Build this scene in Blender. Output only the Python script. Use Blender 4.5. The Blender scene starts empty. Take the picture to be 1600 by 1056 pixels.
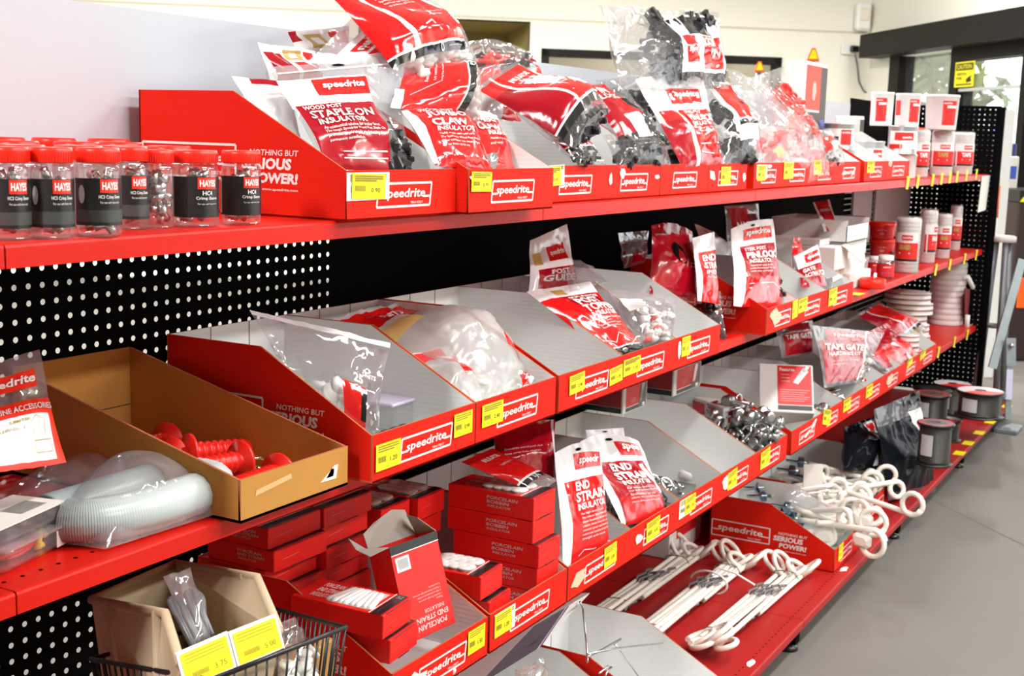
import bpy, math, random
from mathutils import Vector as V, Matrix, noise
sc = bpy.context.scene
col = sc.collection
rnd = random.Random(7)
# ---------------------------------------------------------------- camera
F_PX, YAW, PITCH, ROLL = 2015.47, .50858, .15599, .028616
CAM = V((-.9158, -1.1211, 1.368))
cy, sy, cp, sp = math.cos(YAW), math.sin(YAW), math.cos(PITCH), math.sin(PITCH)
FW = V((cy * cp, sy * cp, -sp)); _R = V((sy, -cy, 0)); _U = _R.cross(FW)
RT = math.cos(ROLL) * _R + math.sin(ROLL) * _U
UP = -math.sin(ROLL) * _R + math.cos(ROLL) * _U
cd = bpy.data.cameras.new('camera'); cam = bpy.data.objects.new('camera', cd); col.objects.link(cam)
cam.matrix_world = Matrix(((RT.x, UP.x, -FW.x, CAM.x), (RT.y, UP.y, -FW.y, CAM.y), (RT.z, UP.z, -FW.z, CAM.z), (0, 0, 0, 1)))
cd.sensor_width = 36; cd.lens = F_PX / 1600 * 36; cd.clip_end = 200; cd.clip_start = .05
cd.dof.use_dof = True; cd.dof.focus_distance = 1.95; cd.dof.aperture_fstop = 13
sc.camera = cam
# ---------------------------------------------------------------- light
sc.view_settings.view_transform = 'Standard'; sc.view_settings.look = 'None'
sc.view_settings.gamma = 1; sc.view_settings.use_curve_mapping = False
sc.view_settings.exposure = 0.0
w = bpy.data.worlds.new('world'); sc.world = w; w.use_nodes = True
w.node_tree.nodes['Background'].inputs[0].default_value = (.93, .97, 1, 1)
w.node_tree.nodes['Background'].inputs[1].default_value = 3.2
sc.cycles.transparent_max_bounces = 24
sc.cycles.use_adaptive_sampling = True
sc.cycles.sample_clamp_indirect = 6
LK = 1.85
def area(name, loc, sx, sy_, power, color=(1, .985, .965), aim=None, spread=180):
    l = bpy.data.lights.new(name, 'AREA'); l.shape = 'RECTANGLE'; l.size = sx; l.size_y = sy_; l.energy = power; l.color = color
    l.spread = math.radians(spread)
    o = bpy.data.objects.new(name, l); col.objects.link(o); o.location = loc
    if aim is not None:
        o.rotation_euler = (V(aim) - V(loc)).to_track_quat('-Z', 'Y').to_euler()
    return o
# fluorescent tubes under the shop ceiling, in rows over the aisles
for i, (x, y, p) in enumerate(((-2.7, .15, 105), (.9, -1.4, 35), (3.0, -1.4, 32), (5.4, -1.4, 24), (7.8, -1.4, 22), (.4, -3.6, 66), (3.2, -3.6, 66), (6.2, -3.6, 46),
                               (1.6, 2.2, 50), (4.4, 2.2, 60), (7.4, 2.6, 120), (9.6, .4, 130), (2.2, 6.5, 100), (5.4, 5.5, 135), (-1.0, 6.5, 65))):
    area('ceiling_tube', (x, y, 3.3), 1.5, .25, p * LK)
area('office_lamp', (11.48, 4.44, 2.8), .6, .6, 45)
area('alcove_fill', (9.92, 5.84, 2.35), .4, .4, 12, (1, .93, .8))  # unseen fill light, added to brighten the alcove walls
# ---------------------------------------------------------------- rays of the survey: pixel -> point on a plane of the room
def ray(px, py):
    return (FW * F_PX + RT * (px - 800) - UP * (py - 528)).normalized()
def at(px, py, X=None, Y=None, Z=None):
    d = ray(px, py)
    if X is not None: t = (X - CAM.x) / d.x
    elif Y is not None: t = (Y - CAM.y) / d.y
    else: t = (Z - CAM.z) / d.z
    return CAM + d * t
def atp(px, py, p0, n):
    d = ray(px, py); return CAM + d * ((p0 - CAM).dot(n) / d.dot(n))
# ---------------------------------------------------------------- materials
_M = {}
def mat(name, c, rough=.5, metal=0, spec=.5, coat=0, bump=None, noise_amt=0, trans=0, alpha=1, emit=0, nscale=30, vary=0):
    if name in _M: return _M[name]
    m = bpy.data.materials.new(name); m.use_nodes = True; _M[name] = m
    nt = m.node_tree; b = nt.nodes['Principled BSDF']
    b.inputs['Base Color'].default_value = (*c, 1); b.inputs['Roughness'].default_value = rough
    b.inputs['Metallic'].default_value = metal; b.inputs['Specular IOR Level'].default_value = spec
    b.inputs['Coat Weight'].default_value = coat; b.inputs['Coat Roughness'].default_value = .08
    b.inputs['Transmission Weight'].default_value = trans; b.inputs['Alpha'].default_value = alpha
    if emit:
        b.inputs['Emission Color'].default_value = (*c, 1); b.inputs['Emission Strength'].default_value = emit
    tc = nt.nodes.new('ShaderNodeTexCoord')
    if vary:
        n = nt.nodes.new('ShaderNodeTexNoise'); n.inputs['Scale'].default_value = nscale; n.inputs['Detail'].default_value = 5
        nt.links.new(tc.outputs['Object'], n.inputs['Vector'])
        mx = nt.nodes.new('ShaderNodeMix'); mx.data_type = 'RGBA'
        mx.inputs[6].default_value = (*[x * (1 - vary) for x in c], 1); mx.inputs[7].default_value = (*[min(1, x * (1 + vary)) for x in c], 1)
        nt.links.new(n.outputs['Fac'], mx.inputs[0]); nt.links.new(mx.outputs[2], b.inputs['Base Color'])
    if bump:
        kind, scale, strength = bump
        if kind == 'wave':
            n = nt.nodes.new('ShaderNodeTexWave'); n.bands_direction = 'Z'; n.inputs['Scale'].default_value = scale; n.inputs['Distortion'].default_value = .4
        else:
            n = nt.nodes.new('ShaderNodeTexNoise'); n.inputs['Scale'].default_value = scale; n.inputs['Detail'].default_value = 3
            if kind == 'crease': n.noise_type = 'RIDGED_MULTIFRACTAL'; n.inputs['Distortion'].default_value = .8; n.inputs['Detail'].default_value = 2
        nt.links.new(tc.outputs['Object'], n.inputs['Vector'])
        bp = nt.nodes.new('ShaderNodeBump'); bp.inputs['Strength'].default_value = strength; bp.inputs['Distance'].default_value = .004
        nt.links.new(n.outputs['Fac'], bp.inputs['Height']); nt.links.new(bp.outputs['Normal'], b.inputs['Normal'])
    return m
def film(name, c, haze, rough=.08, bumps=18, bstr=.6, spec_amt=.16, bdist=.01):
    """thin plastic sheet: mostly see-through, some milky haze, sharp reflections"""
    if name in _M: return _M[name]
    m = bpy.data.materials.new(name); m.use_nodes = True; _M[name] = m
    nt = m.node_tree; nt.nodes.clear(); N = nt.nodes.new; L = nt.links.new
    out = N('ShaderNodeOutputMaterial'); tr = N('ShaderNodeBsdfTransparent'); df = N('ShaderNodeBsdfDiffuse'); gl = N('ShaderNodeBsdfGlossy')
    tl = N('ShaderNodeBsdfTranslucent'); tl.inputs[0].default_value = (*c, 1)
    md = N('ShaderNodeMixShader'); md.inputs[0].default_value = .35
    df.inputs[0].default_value = (*c, 1); gl.inputs['Roughness'].default_value = rough
    m1 = N('ShaderNodeMixShader'); m2 = N('ShaderNodeMixShader'); lw = N('ShaderNodeLayerWeight'); lw.inputs[0].default_value = .35
    tc = N('ShaderNodeTexCoord'); nz = N('ShaderNodeTexNoise'); nz.inputs['Scale'].default_value = bumps; nz.inputs['Detail'].default_value = 4; nz.inputs['Distortion'].default_value = .9; nz.noise_type = 'RIDGED_MULTIFRACTAL'; nz.inputs['Detail'].default_value = 2.5
    bp = N('ShaderNodeBump'); bp.inputs['Strength'].default_value = bstr; bp.inputs['Distance'].default_value = bdist
    L(tc.outputs['Object'], nz.inputs['Vector']); L(nz.outputs['Fac'], bp.inputs['Height'])
    for s in (gl, lw): L(bp.outputs['Normal'], s.inputs['Normal'])
    mp = N('ShaderNodeMath'); mp.operation = 'MULTIPLY_ADD'; mp.inputs[1].default_value = .36; mp.inputs[2].default_value = spec_amt * .35; mp.use_clamp = True
    L(lw.outputs['Fresnel'], mp.inputs[0])
    h2 = N('ShaderNodeMapRange'); h2.inputs[3].default_value = haze * .5; h2.inputs[4].default_value = min(1, haze * 1.5)
    L(nz.outputs['Fac'], h2.inputs[0]); L(h2.outputs[0], m1.inputs[0])
    L(df.outputs[0], md.inputs[1]); L(tl.outputs[0], md.inputs[2])
    L(tr.outputs[0], m1.inputs[1]); L(md.outputs[0], m1.inputs[2])
    L(mp.outputs[0], m2.inputs[0]); L(m1.outputs[0], m2.inputs[1]); L(gl.outputs[0], m2.inputs[2]); L(m2.outputs[0], out.inputs[0])
    return m
def pegboard(name, base, pitch=.0254, r=.0044):
    """black perforated steel: real see-through holes on a square grid"""
    m = bpy.data.materials.new(name); m.use_nodes = True; _M[name] = m
    nt = m.node_tree; N = nt.nodes.new; L = nt.links.new; b = nt.nodes['Principled BSDF']; out = nt.nodes['Material Output']
    b.inputs['Base Color'].default_value = (*base, 1); b.inputs['Roughness'].default_value = .8; b.inputs['Specular IOR Level'].default_value = .03
    tc = N('ShaderNodeTexCoord'); sx = N('ShaderNodeSeparateXYZ'); L(tc.outputs['Object'], sx.inputs[0])
    add = N('ShaderNodeMath'); add.operation = 'ADD'; L(sx.outputs[0], add.inputs[0]); L(sx.outputs[1], add.inputs[1])
    d2 = []
    for o in (add.outputs[0], sx.outputs[2]):
        a = N('ShaderNodeMath'); a.operation = 'DIVIDE'; a.inputs[1].default_value = pitch; L(o, a.inputs[0])
        f = N('ShaderNodeMath'); f.operation = 'FRACT'; L(a.outputs[0], f.inputs[0])
        s = N('ShaderNodeMath'); s.operation = 'SUBTRACT'; s.inputs[1].default_value = .5; L(f.outputs[0], s.inputs[0])
        q = N('ShaderNodeMath'); q.operation = 'MULTIPLY'; L(s.outputs[0], q.inputs[0]); L(s.outputs[0], q.inputs[1]); d2.append(q)
    sm = N('ShaderNodeMath'); sm.operation = 'ADD'; L(d2[0].outputs[0], sm.inputs[0]); L(d2[1].outputs[0], sm.inputs[1])
    lt = N('ShaderNodeMath'); lt.operation = 'LESS_THAN'; lt.inputs[1].default_value = (r / pitch) ** 2; L(sm.outputs[0], lt.inputs[0])
    tr = N('ShaderNodeBsdfTransparent'); mx = N('ShaderNodeMixShader')
    L(lt.outputs[0], mx.inputs[0]); L(b.outputs[0], mx.inputs[1]); L(tr.outputs[0], mx.inputs[2]); L(mx.outputs[0], out.inputs[0])
    return m
BASE_R = mat('worn_shaded_red_base', (.36, .012, .012), .45, spec=.3, vary=.18, nscale=5)  # darker red: dirt and wear, with the base shelf's dimmer light painted in
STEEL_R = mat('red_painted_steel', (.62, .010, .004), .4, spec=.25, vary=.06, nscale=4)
CARD_R = mat('red_printed_card', (.70, .016, .006), .55, spec=.1, bump=('wave', 60, .04))
CARD_W = mat('white_corrugated_card', (.80, .82, .81), .75, spec=.1, bump=('wave', 38, .05))
KRAFT = mat('kraft_card', (.42, .22, .07), .8, spec=.1, vary=.12, nscale=14)
KRAFT_L = mat('pale_kraft_edge', (.40, .13, .06), .8, spec=.1)
PRINT_W = mat('white_print', (.86, .84, .82), .5, spec=.2)
PRINT_G = mat('silver_print', (.62, .60, .58), .45, spec=.2)
YEL = mat('yellow_sticker', (.92, .80, .012), .5, spec=.3)
INK = mat('sticker_ink', (.30, .25, .02), .7)
PAPER = mat('torn_white_paper', (.82, .80, .74), .8)
BEIGE_P = mat('torn_beige_paper', (.66, .55, .38), .8)
BLACK = mat('black_steel', (.003, .003, .0035), .8, spec=.03)
BLACKP = mat('black_plastic', (.012, .012, .014), .3, spec=.5)
PEG_F = pegboard('far_pegboard', (.003, .003, .0035), r=.0029)
PEG = pegboard('black_pegboard', (.003, .003, .0035))
WPANEL = mat('white_backboard', (.54, .58, .64), .5, spec=.4, vary=.03, nscale=2)
FILM = film('clear_film', (.92, .92, .95), .11, bstr=.8)
MILK = film('milk_white_film', (.90, .90, .88), .88, rough=.2, bstr=.7)
FILM_H = film('milky_film', (.86, .85, .88), .34)
FILM_D = film('dusty_film', (.80, .78, .80), .25)
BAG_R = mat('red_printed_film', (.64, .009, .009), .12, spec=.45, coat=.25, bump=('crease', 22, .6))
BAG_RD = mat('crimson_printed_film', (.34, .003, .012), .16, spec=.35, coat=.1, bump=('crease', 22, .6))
BAG_W = mat('white_printed_film', (.80, .78, .80), .2, spec=.45, coat=.2, bump=('crease', 18, .5))
BAG_K = mat('black_printed_film', (.010, .010, .012), .12, spec=.5, coat=.3, bump=('crease', 22, .5))
GOLD = mat('gold_print', (.50, .34, .10), .3, spec=.5)
LID_R = mat('red_plastic_lid', (.86, .02, .006), .35, spec=.5)
WHITE = mat('white_plastic', (.82, .81, .77), .35, spec=.5)
CREAMP = mat('ivory_plastic', (.76, .72, .60), .35, spec=.5)
ZINC = mat('zinc_metal', (.72, .74, .75), .22, metal=1)
ZINC_B = mat('blue_zinc_metal', (.38, .48, .56), .25, metal=1)
DKMET = mat('dark_cast_metal', (.42, .43, .43), .33, metal=1)
GREYW = mat('grey_wire', (.18, .19, .19), .4, metal=.3)
CARTON_W = mat('white_carton', (.78, .77, .75), .6, spec=.2)
CARTON_R = mat('red_carton', (.74, .014, .01), .42, spec=.35, vary=.05, nscale=9)
PORC = mat('white_porcelain', (.82, .81, .78), .22, spec=.6)
# ---------------------------------------------------------------- mesh builder
ORG = {}
_glyph = {}
def glyphs(s, bold=0., shear=0.):
    k = (s, bold, shear)
    if k not in _glyph:
        cu = bpy.data.curves.new('t', 'FONT'); cu.body = s; cu.offset = bold; cu.shear = shear; cu.resolution_u = 2
        ob = bpy.data.objects.new('t', cu); col.objects.link(ob)
        dg = bpy.context.evaluated_depsgraph_get()
        me = bpy.data.meshes.new_from_object(ob.evaluated_get(dg))
        vs = [(v.co.x, v.co.y) for v in me.vertices]; fs = [tuple(p.vertices) for p in me.polygons]
        bpy.data.objects.remove(ob); bpy.data.curves.remove(cu); bpy.data.meshes.remove(me)
        x0 = min(v[0] for v in vs); x1 = max(v[0] for v in vs); y0 = min(v[1] for v in vs); y1 = max(v[1] for v in vs)
        vs = [((x - x0) / (x1 - x0), (y - y0) / (y1 - y0)) for x, y in vs]
        _glyph[k] = (vs, fs)
    return _glyph[k]
class MB:
    def __init__(s): s.v = []; s.f = []; s.m = []; s.sm = []; s.mats = []
    def mi(s, m):
        if m not in s.mats: s.mats.append(m)
        return s.mats.index(m)
    def add(s, vs, fs, m, smooth=False, M=None):
        b = len(s.v)
        for p in vs:
            p = V(p); s.v.append(M @ p if M is not None else p)
        ms = m if isinstance(m, list) else None
        k = None if ms else s.mi(m)
        for i, f in enumerate(fs):
            s.f.append(tuple(b + q for q in f)); s.m.append(s.mi(ms[i]) if ms else k); s.sm.append(smooth)
        return s
    def box(s, lo, hi, m, M=None):
        x0, y0, z0 = lo; x1, y1, z1 = hi
        vs = [(x0, y0, z0), (x1, y0, z0), (x1, y1, z0), (x0, y1, z0), (x0, y0, z1), (x1, y0, z1), (x1, y1, z1), (x0, y1, z1)]
        fs = [(0, 3, 2, 1), (4, 5, 6, 7), (0, 1, 5, 4), (1, 2, 6, 5), (2, 3, 7, 6), (3, 0, 4, 7)]
        return s.add(vs, fs, m, False, M)
    def bbox(s, lo, hi, m, b=.003, M=None):
        """box with chamfered vertical and top edges"""
        x0, y0, z0 = lo; x1, y1, z1 = hi
        def ring(x0, y0, x1, y1, c, z): return [(x0 + c, y0, z), (x1 - c, y0, z), (x1, y0 + c, z), (x1, y1 - c, z), (x1 - c, y1, z), (x0 + c, y1, z), (x0, y1 - c, z), (x0, y0 + c, z)]
        R = [ring(x0 + b, y0 + b, x1 - b, y1 - b, b, z0), ring(x0, y0, x1, y1, b, z0 + b), ring(x0, y0, x1, y1, b, z1 - b), ring(x0 + b, y0 + b, x1 - b, y1 - b, b, z1)]
        vs = [p for r in R for p in r]; fs = [tuple(range(7, -1, -1)), tuple(range(24, 32))]
        for k in range(3):
            for i in range(8):
                j = (i + 1) % 8; fs.append((k * 8 + i, k * 8 + j, k * 8 + 8 + j, k * 8 + 8 + i))
        return s.add(vs, fs, m, False, M)
    def grid(s, fn, us, vs_, mf, smooth=True, flip=False):
        b = len(s.v); n = len(us)
        for vv in vs_:
            for u in us: s.v.append(V(fn(u, vv)))
        for j in range(len(vs_) - 1):
            for i in range(n - 1):
                a = b + j * n + i; q = (a, a + 1, a + n + 1, a + n)
                s.f.append(q[::-1] if flip else q)
                s.m.append(s.mi(mf((us[i] + us[i + 1]) / 2, (vs_[j] + vs_[j + 1]) / 2) if callable(mf) else mf)); s.sm.append(smooth)
        return s
    def tube(s, path, r, m, n=8, closed=False, caps=True, mf=None):
        P = [V(p) for p in path]; k = len(P); b = len(s.v); rr = r if isinstance(r, (list, tuple)) else [r] * k
        T = []
        for i in range(k):
            if closed: t = P[(i + 1) % k] - P[i - 1]
            else: t = P[min(i + 1, k - 1)] - P[max(i - 1, 0)]
            T.append(t.normalized() if t.length > 1e-9 else V((0, 0, 1)))
        nrm = T[0].orthogonal().normalized()
        for i in range(k):
            nrm = nrm - T[i] * nrm.dot(T[i])
            nrm = nrm.normalized() if nrm.length > 1e-6 else T[i].orthogonal().normalized()
            bi = T[i].cross(nrm)
            for j in range(n):
                a = 2 * math.pi * j / n; s.v.append(P[i] + (nrm * math.cos(a) + bi * math.sin(a)) * rr[i])
        for i in range(k if closed else k - 1):
            i2 = (i + 1) % k; mm = mf(i) if mf else m
            for j in range(n):
                j2 = (j + 1) % n
                s.f.append((b + i * n + j, b + i * n + j2, b + i2 * n + j2, b + i2 * n + j)); s.m.append(s.mi(mm)); s.sm.append(True)
        if caps and not closed:
            s.f.append(tuple(b + j for j in range(n - 1, -1, -1))); s.m.append(s.mi(mf(0) if mf else m)); s.sm.append(False)
            s.f.append(tuple(b + (k - 1) * n + j for j in range(n))); s.m.append(s.mi(mf(k - 2) if mf else m)); s.sm.append(False)
        return s
    def lathe(s, prof, m, n=24, M=None, mf=None, smooth=True, sq=0):
        """prof = [(r, z)...] turned about z; sq squares the section off"""
        b = len(s.v); k = len(prof)
        for (r, z) in prof:
            for j in range(n):
                a = 2 * math.pi * j / n; c_, s_ = math.cos(a), math.sin(a)
                q = 1.0
                if sq: q = 1 + sq * (1 / max(abs(c_), abs(s_)) - 1)
                p = V((r * q * c_, r * q * s_, z)); s.v.append(M @ p if M is not None else p)
        for i in range(k - 1):
            for j in range(n):
                j2 = (j + 1) % n
                s.f.append((b + i * n + j, b + i * n + j2, b + (i + 1) * n + j2, b + (i + 1) * n + j))
                s.m.append(s.mi(mf(i, (j + .5) / n) if mf else m)); s.sm.append(smooth)
        for i, fl in ((0, True), (k - 1, False)):
            if prof[i][0] > 1e-5:
                r = [b + i * n + j for j in range(n)]; s.f.append(tuple(r[::-1] if fl else r)); s.m.append(s.mi(mf(max(0, i - 1), 0) if mf else m)); s.sm.append(False)
        return s
    def slab(s, poly, th, o, ax, ay, mo, min_, me):
        """flat panel: poly in (ax, ay); mo = face on the ax x ay side, extruded th backwards"""
        o, ax, ay = V(o), V(ax), V(ay); n = ax.cross(ay).normalized(); b = len(s.v); k = len(poly)
        for d in (0, -th):
            for (a, c) in poly: s.v.append(o + ax * a + ay * c + n * d)
        s.f.append(tuple(b + i for i in range(k))); s.m.append(s.mi(mo)); s.sm.append(False)
        s.f.append(tuple(b + k + i for i in range(k - 1, -1, -1))); s.m.append(s.mi(min_)); s.sm.append(False)
        for i in range(k):
            j = (i + 1) % k; s.f.append((b + j, b + i, b + k + i, b + k + j)); s.m.append(s.mi(me)); s.sm.append(False)
        return s
    def text(s, t, u0, v0, u1, v1, fn, m, bold=.02, shear=0.):
        vs, fs = glyphs(t, bold, shear)
        return s.add([fn(u0 + x * (u1 - u0), v0 + y * (v1 - v0)) for x, y in vs], fs, m)
    def poly(s, pts, fn, m):
        return s.add([fn(*p) for p in pts], [tuple(range(len(pts)))], m)
    def bar(s, p, q, wd, fn, m, ar=1.):
        """straight printed line from p to q in map units; ar = height of a map unit / its width"""
        dx, dy = q[0] - p[0], (q[1] - p[1]) * ar; L = math.hypot(dx, dy) or 1
        nx, ny = -dy / L * wd / 2, dx / L * wd / 2 / ar
        return s.add([fn(p[0] + nx, p[1] + ny), fn(p[0] - nx, p[1] - ny), fn(q[0] - nx, q[1] - ny), fn(q[0] + nx, q[1] + ny)], [(0, 1, 2, 3)], m)
    def build(s, name, parent=None, org=None, label=None):
        o = org if org is not None else (ORG.get(parent.name, V((0, 0, 0))) if parent is not None else V((0, 0, 0)))
        me = bpy.data.meshes.new(name)
        me.from_pydata([tuple(p - o) for p in s.v], [], s.f)
        for m in s.mats: me.materials.append(m)
        me.polygons.foreach_set('material_index', s.m); me.polygons.foreach_set('use_smooth', s.sm)
        me.update()
        ob = bpy.data.objects.new(name, me); col.objects.link(ob)
        if parent is not None: ob.parent = parent
        else: ob.location = o
        ORG[ob.name] = V(o)
        if label: ob['label'] = label
        return ob
def thing(name, label, cat, loc=(0, 0, 0), group=None, rz=0.):
    o = bpy.data.objects.new(name, None); col.objects.link(o); o.empty_display_size = .05
    o.location = loc; o.rotation_euler = (0, 0, rz); o['label'] = label; o['category'] = cat
    if group: o['group'] = group
    ORG[o.name] = V(loc)
    return o
def tag(o, label, cat, group=None):
    o['label'] = label; o['category'] = cat
    if group: o['group'] = group
    return o
def struct(mb, name, org=None):
    o = mb.build(name, org=org); o['kind'] = 'structure'; return o
def copy_tree(root, loc=None, label=None, rot=None, group=None, scale=None, cat=None):
    r = root.copy(); col.objects.link(r)
    if loc is not None: r.location = loc
    if rot is not None: r.rotation_euler = rot
    if scale is not None: r.scale = scale
    if label: r['label'] = label
    if group: r['group'] = group
    ORG[r.name] = V(r.location)
    def rec(a, b):
        for ch in list(a.children):
            c = ch.copy(); col.objects.link(c); c.parent = b; rec(ch, c)
    rec(root, r)
    return r
def lerp(a, b, t): return a + (b - a) * t
def frame(o, x, y):
    """4x4 with origin o, local x and y directions (z = x cross y)"""
    x = V(x).normalized(); z = x.cross(V(y)).normalized(); y = z.cross(x); o = V(o)
    return Matrix(((x.x, y.x, z.x, o.x), (x.y, y.y, z.y, o.y), (x.z, y.z, z.z, o.z), (0, 0, 0, 1)))
def logo(mb, fn, u0, v0, u1, v1, m, ar, slant=.0, wd=.012, text='speedrite', small=True):
    """outlined wordmark: slanted frame, name across it, underline ends, small line below"""
    def g(a, b): return (u0 + a * (u1 - u0) + slant * b * (u1 - u0), v0 + b * (v1 - v0))
    w_ = wd
    P = [g(0, 0), g(1, 0), g(1, 1), g(0, 1)]
    for i in range(4): mb.bar(P[i], P[(i + 1) % 4], w_, fn, m, ar)
    mb.bar(g(0, .40), g(.13, .40), w_, fn, m, ar); mb.bar(g(.86, .40), g(1, .40), w_, fn, m, ar)
    a, b = g(.10, .26), g(.88, .78)
    mb.text(text, a[0], a[1], b[0], b[1], fn, m, .022, .12 + slant * .5)
    if small:
        a, b = g(.62, .10), g(.86, .2); mb.text('TRU-TEST', a[0], a[1], b[0], b[1], fn, m, .01, .15)
# ================================================================ the shop
S1, S2, S3, S4 = 1.240, .860, .465, .090
FLOOR = mat('concrete_floor', (.165, .156, .138), .6, spec=.25, vary=.16, nscale=1.6, bump=('noise', 3, .05))
WALL = mat('cream_wall', (.84, .81, .70), .75, spec=.2, vary=.03, nscale=.6)
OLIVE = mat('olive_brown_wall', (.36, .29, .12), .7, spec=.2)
FRAME = mat('dark_door_frame', (.012, .010, .009), .5, spec=.12)
ORANGE = mat('orange_plastic', (.90, .13, .008), .45)
GALV = mat('galvanised_steel', (.26, .30, .32), .45, metal=.6, vary=.15, nscale=20)
GREYTUBE = mat('grey_tube', (.17, .175, .19), .4, metal=.4)
glassm = film('window_glass', (.9, .95, .95), .03, rough=.03, bstr=0, spec_amt=.15)
mb = MB(); mb.box((-8, -9, -.1), (30, 22, 0), FLOOR)
# saw cuts in the slab
JOINT = mat('floor_joint', (.13, .12, .11), .8)
for (a, b_) in (((1458, 782), (1600, 852)), ((1440, 640), (1600, 640))):
    p, q = at(*a, Z=0), at(*b_, Z=0); d = (q - p).normalized(); n = V((-d.y, d.x, 0)) * .004
    if a[1] == 640: continue
    p = p - d * 3; q = q + d * 4
    mb.add([p + n + V((0, 0, .0006)), p - n + V((0, 0, .0006)), q - n + V((0, 0, .0006)), q + n + V((0, 0, .0006))], [(0, 1, 2, 3)], JOINT)
struct(mb, 'floor')
TH = math.radians(37.3)
u_ = V((math.cos(TH), math.sin(TH), 0)); v_ = V((math.sin(TH), -math.cos(TH), 0))
PC = V((11.74, 2.125, 0)); ZU = V((0, 0, 1))
def endw(px, py): return atp(px, py, PC, u_)
def rw(px, py): return atp(px, py, PC, v_)
def wall_piece(mb, P, axis, nrm, a0, a1, z0, z1, m, th=.15):
    """upright slab: from P + axis*a0 to a1, thickness behind the face (along nrm)"""
    A, B = P + axis * a0, P + axis * a1
    lo = [A + ZU * z0, B + ZU * z0, B + ZU * z1, A + ZU * z1]; hi = [p + nrm * th for p in lo]
    mb.add(lo + hi, [(0, 1, 2, 3), (7, 6, 5, 4), (0, 4, 5, 1), (1, 5, 6, 2), (2, 6, 7, 3), (3, 7, 4, 0)], m)
wl = -v_                                            # leftwards along the end wall
def ea(px, py): p = endw(px, py); return (p - PC).dot(wl), p.z
a_r, z_ot = ea(829, 34); a_l, _ = ea(560, 26)
a_wr, z_wt = ea(1221, 90); a_wl, _ = ea(846, 82)
z_wb, z_ob = z_wt - 1.1, 0.0
mb = MB()
H_ = 4.3
wall_piece(mb, PC, wl, u_, 0, 22, z_ot, H_, WALL); wall_piece(mb, PC, wl, u_, a_l, 22, 0, z_ot, WALL)
wall_piece(mb, PC, wl, u_, a_wl, a_r, 0, z_ot, WALL)
wall_piece(mb, PC, wl, u_, 0, a_wr, 0, z_ot, WALL); wall_piece(mb, PC, wl, u_, a_wr, a_wl, z_wt, z_ot, WALL); wall_piece(mb, PC, wl, u_, a_wr, a_wl, 0, z_wb, WALL)
aj, zj = ea(1200, 47)
wall_piece(mb, PC - u_ * .004, wl, u_, 0, 22, zj, zj + .02, mat('cream_joint', (.62, .58, .46), .8), .004)
struct(mb, 'wall_end')
# alcove behind the opening
mb = MB(); D = 1.6
for (A, B, z0, z1) in ((PC + wl * a_r, PC + wl * a_r + u_ * D, 0, z_ot), (PC + wl * a_l + u_ * D, PC + wl * a_l, 0, z_ot), (PC + wl * a_r + u_ * D, PC + wl * a_l + u_ * D, 0, z_ot)):
    mb.add([A, B, B + ZU * z1, A + ZU * z1], [(0, 1, 2, 3)], OLIVE)
A = PC + ZU * z_ot
mb.add([A + wl * a_r, A + wl * a_l, A + wl * a_l + u_ * D, A + wl * a_r + u_ * D], [(0, 1, 2, 3)], OLIVE)
struct(mb, 'wall_alcove')
mb = MB(); mb.box((-8, -9, H_), (16, 16, H_ + .1), mat('white_ceiling', (.8, .79, .76), .8)); struct(mb, 'ceiling')
mb = MB(); mb.box((-8.2, -9, 0), (-8, 16, H_), WALL); struct(mb, 'wall_left')
mb = MB(); mb.box((-8, -9.2, 0), (12, -9, H_), WALL); struct(mb, 'wall_near')
# office behind the long window
mb = MB(); D = 2.5; OFF = mat('office_wall', (.45, .40, .29), .8)
for (A, B) in ((PC + wl * a_wr + u_ * .2, PC + wl * a_wr + u_ * D), (PC + wl * a_wl + u_ * D, PC + wl * a_wl + u_ * .2), (PC + wl * a_wr + u_ * D, PC + wl * a_wl + u_ * D)):
    mb.add([A, B, B + ZU * 3, A + ZU * 3], [(0, 1, 2, 3)], OFF)
A = PC + ZU * 3
mb.add([A + wl * a_wr, A + wl * a_wl, A + wl * a_wl + u_ * D, A + wl * a_wr + u_ * D], [(0, 1, 2, 3)], OFF)
struct(mb, 'wall_office')
mb = MB()
e = .07
for (x0, x1, z0, z1) in ((a_wr, a_wl, z_wt - e, z_wt), (a_wr, a_wl, z_wb, z_wb + e), (a_wr, a_wr + e, z_wb, z_wt), (a_wl - e, a_wl, z_wb, z_wt), ((a_wr + a_wl) / 2 - .03, (a_wr + a_wl) / 2 + .03, z_wb, z_wt)):
    wall_piece(mb, PC - u_ * .02, wl, u_, x0, x1, z0, z1, FRAME, .12)
wall_piece(mb, PC + u_ * .04, wl, u_, a_wr + e, a_wl - e, z_wb + e, z_wt - e, glassm, .006)
struct(mb, 'window_1')
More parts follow.
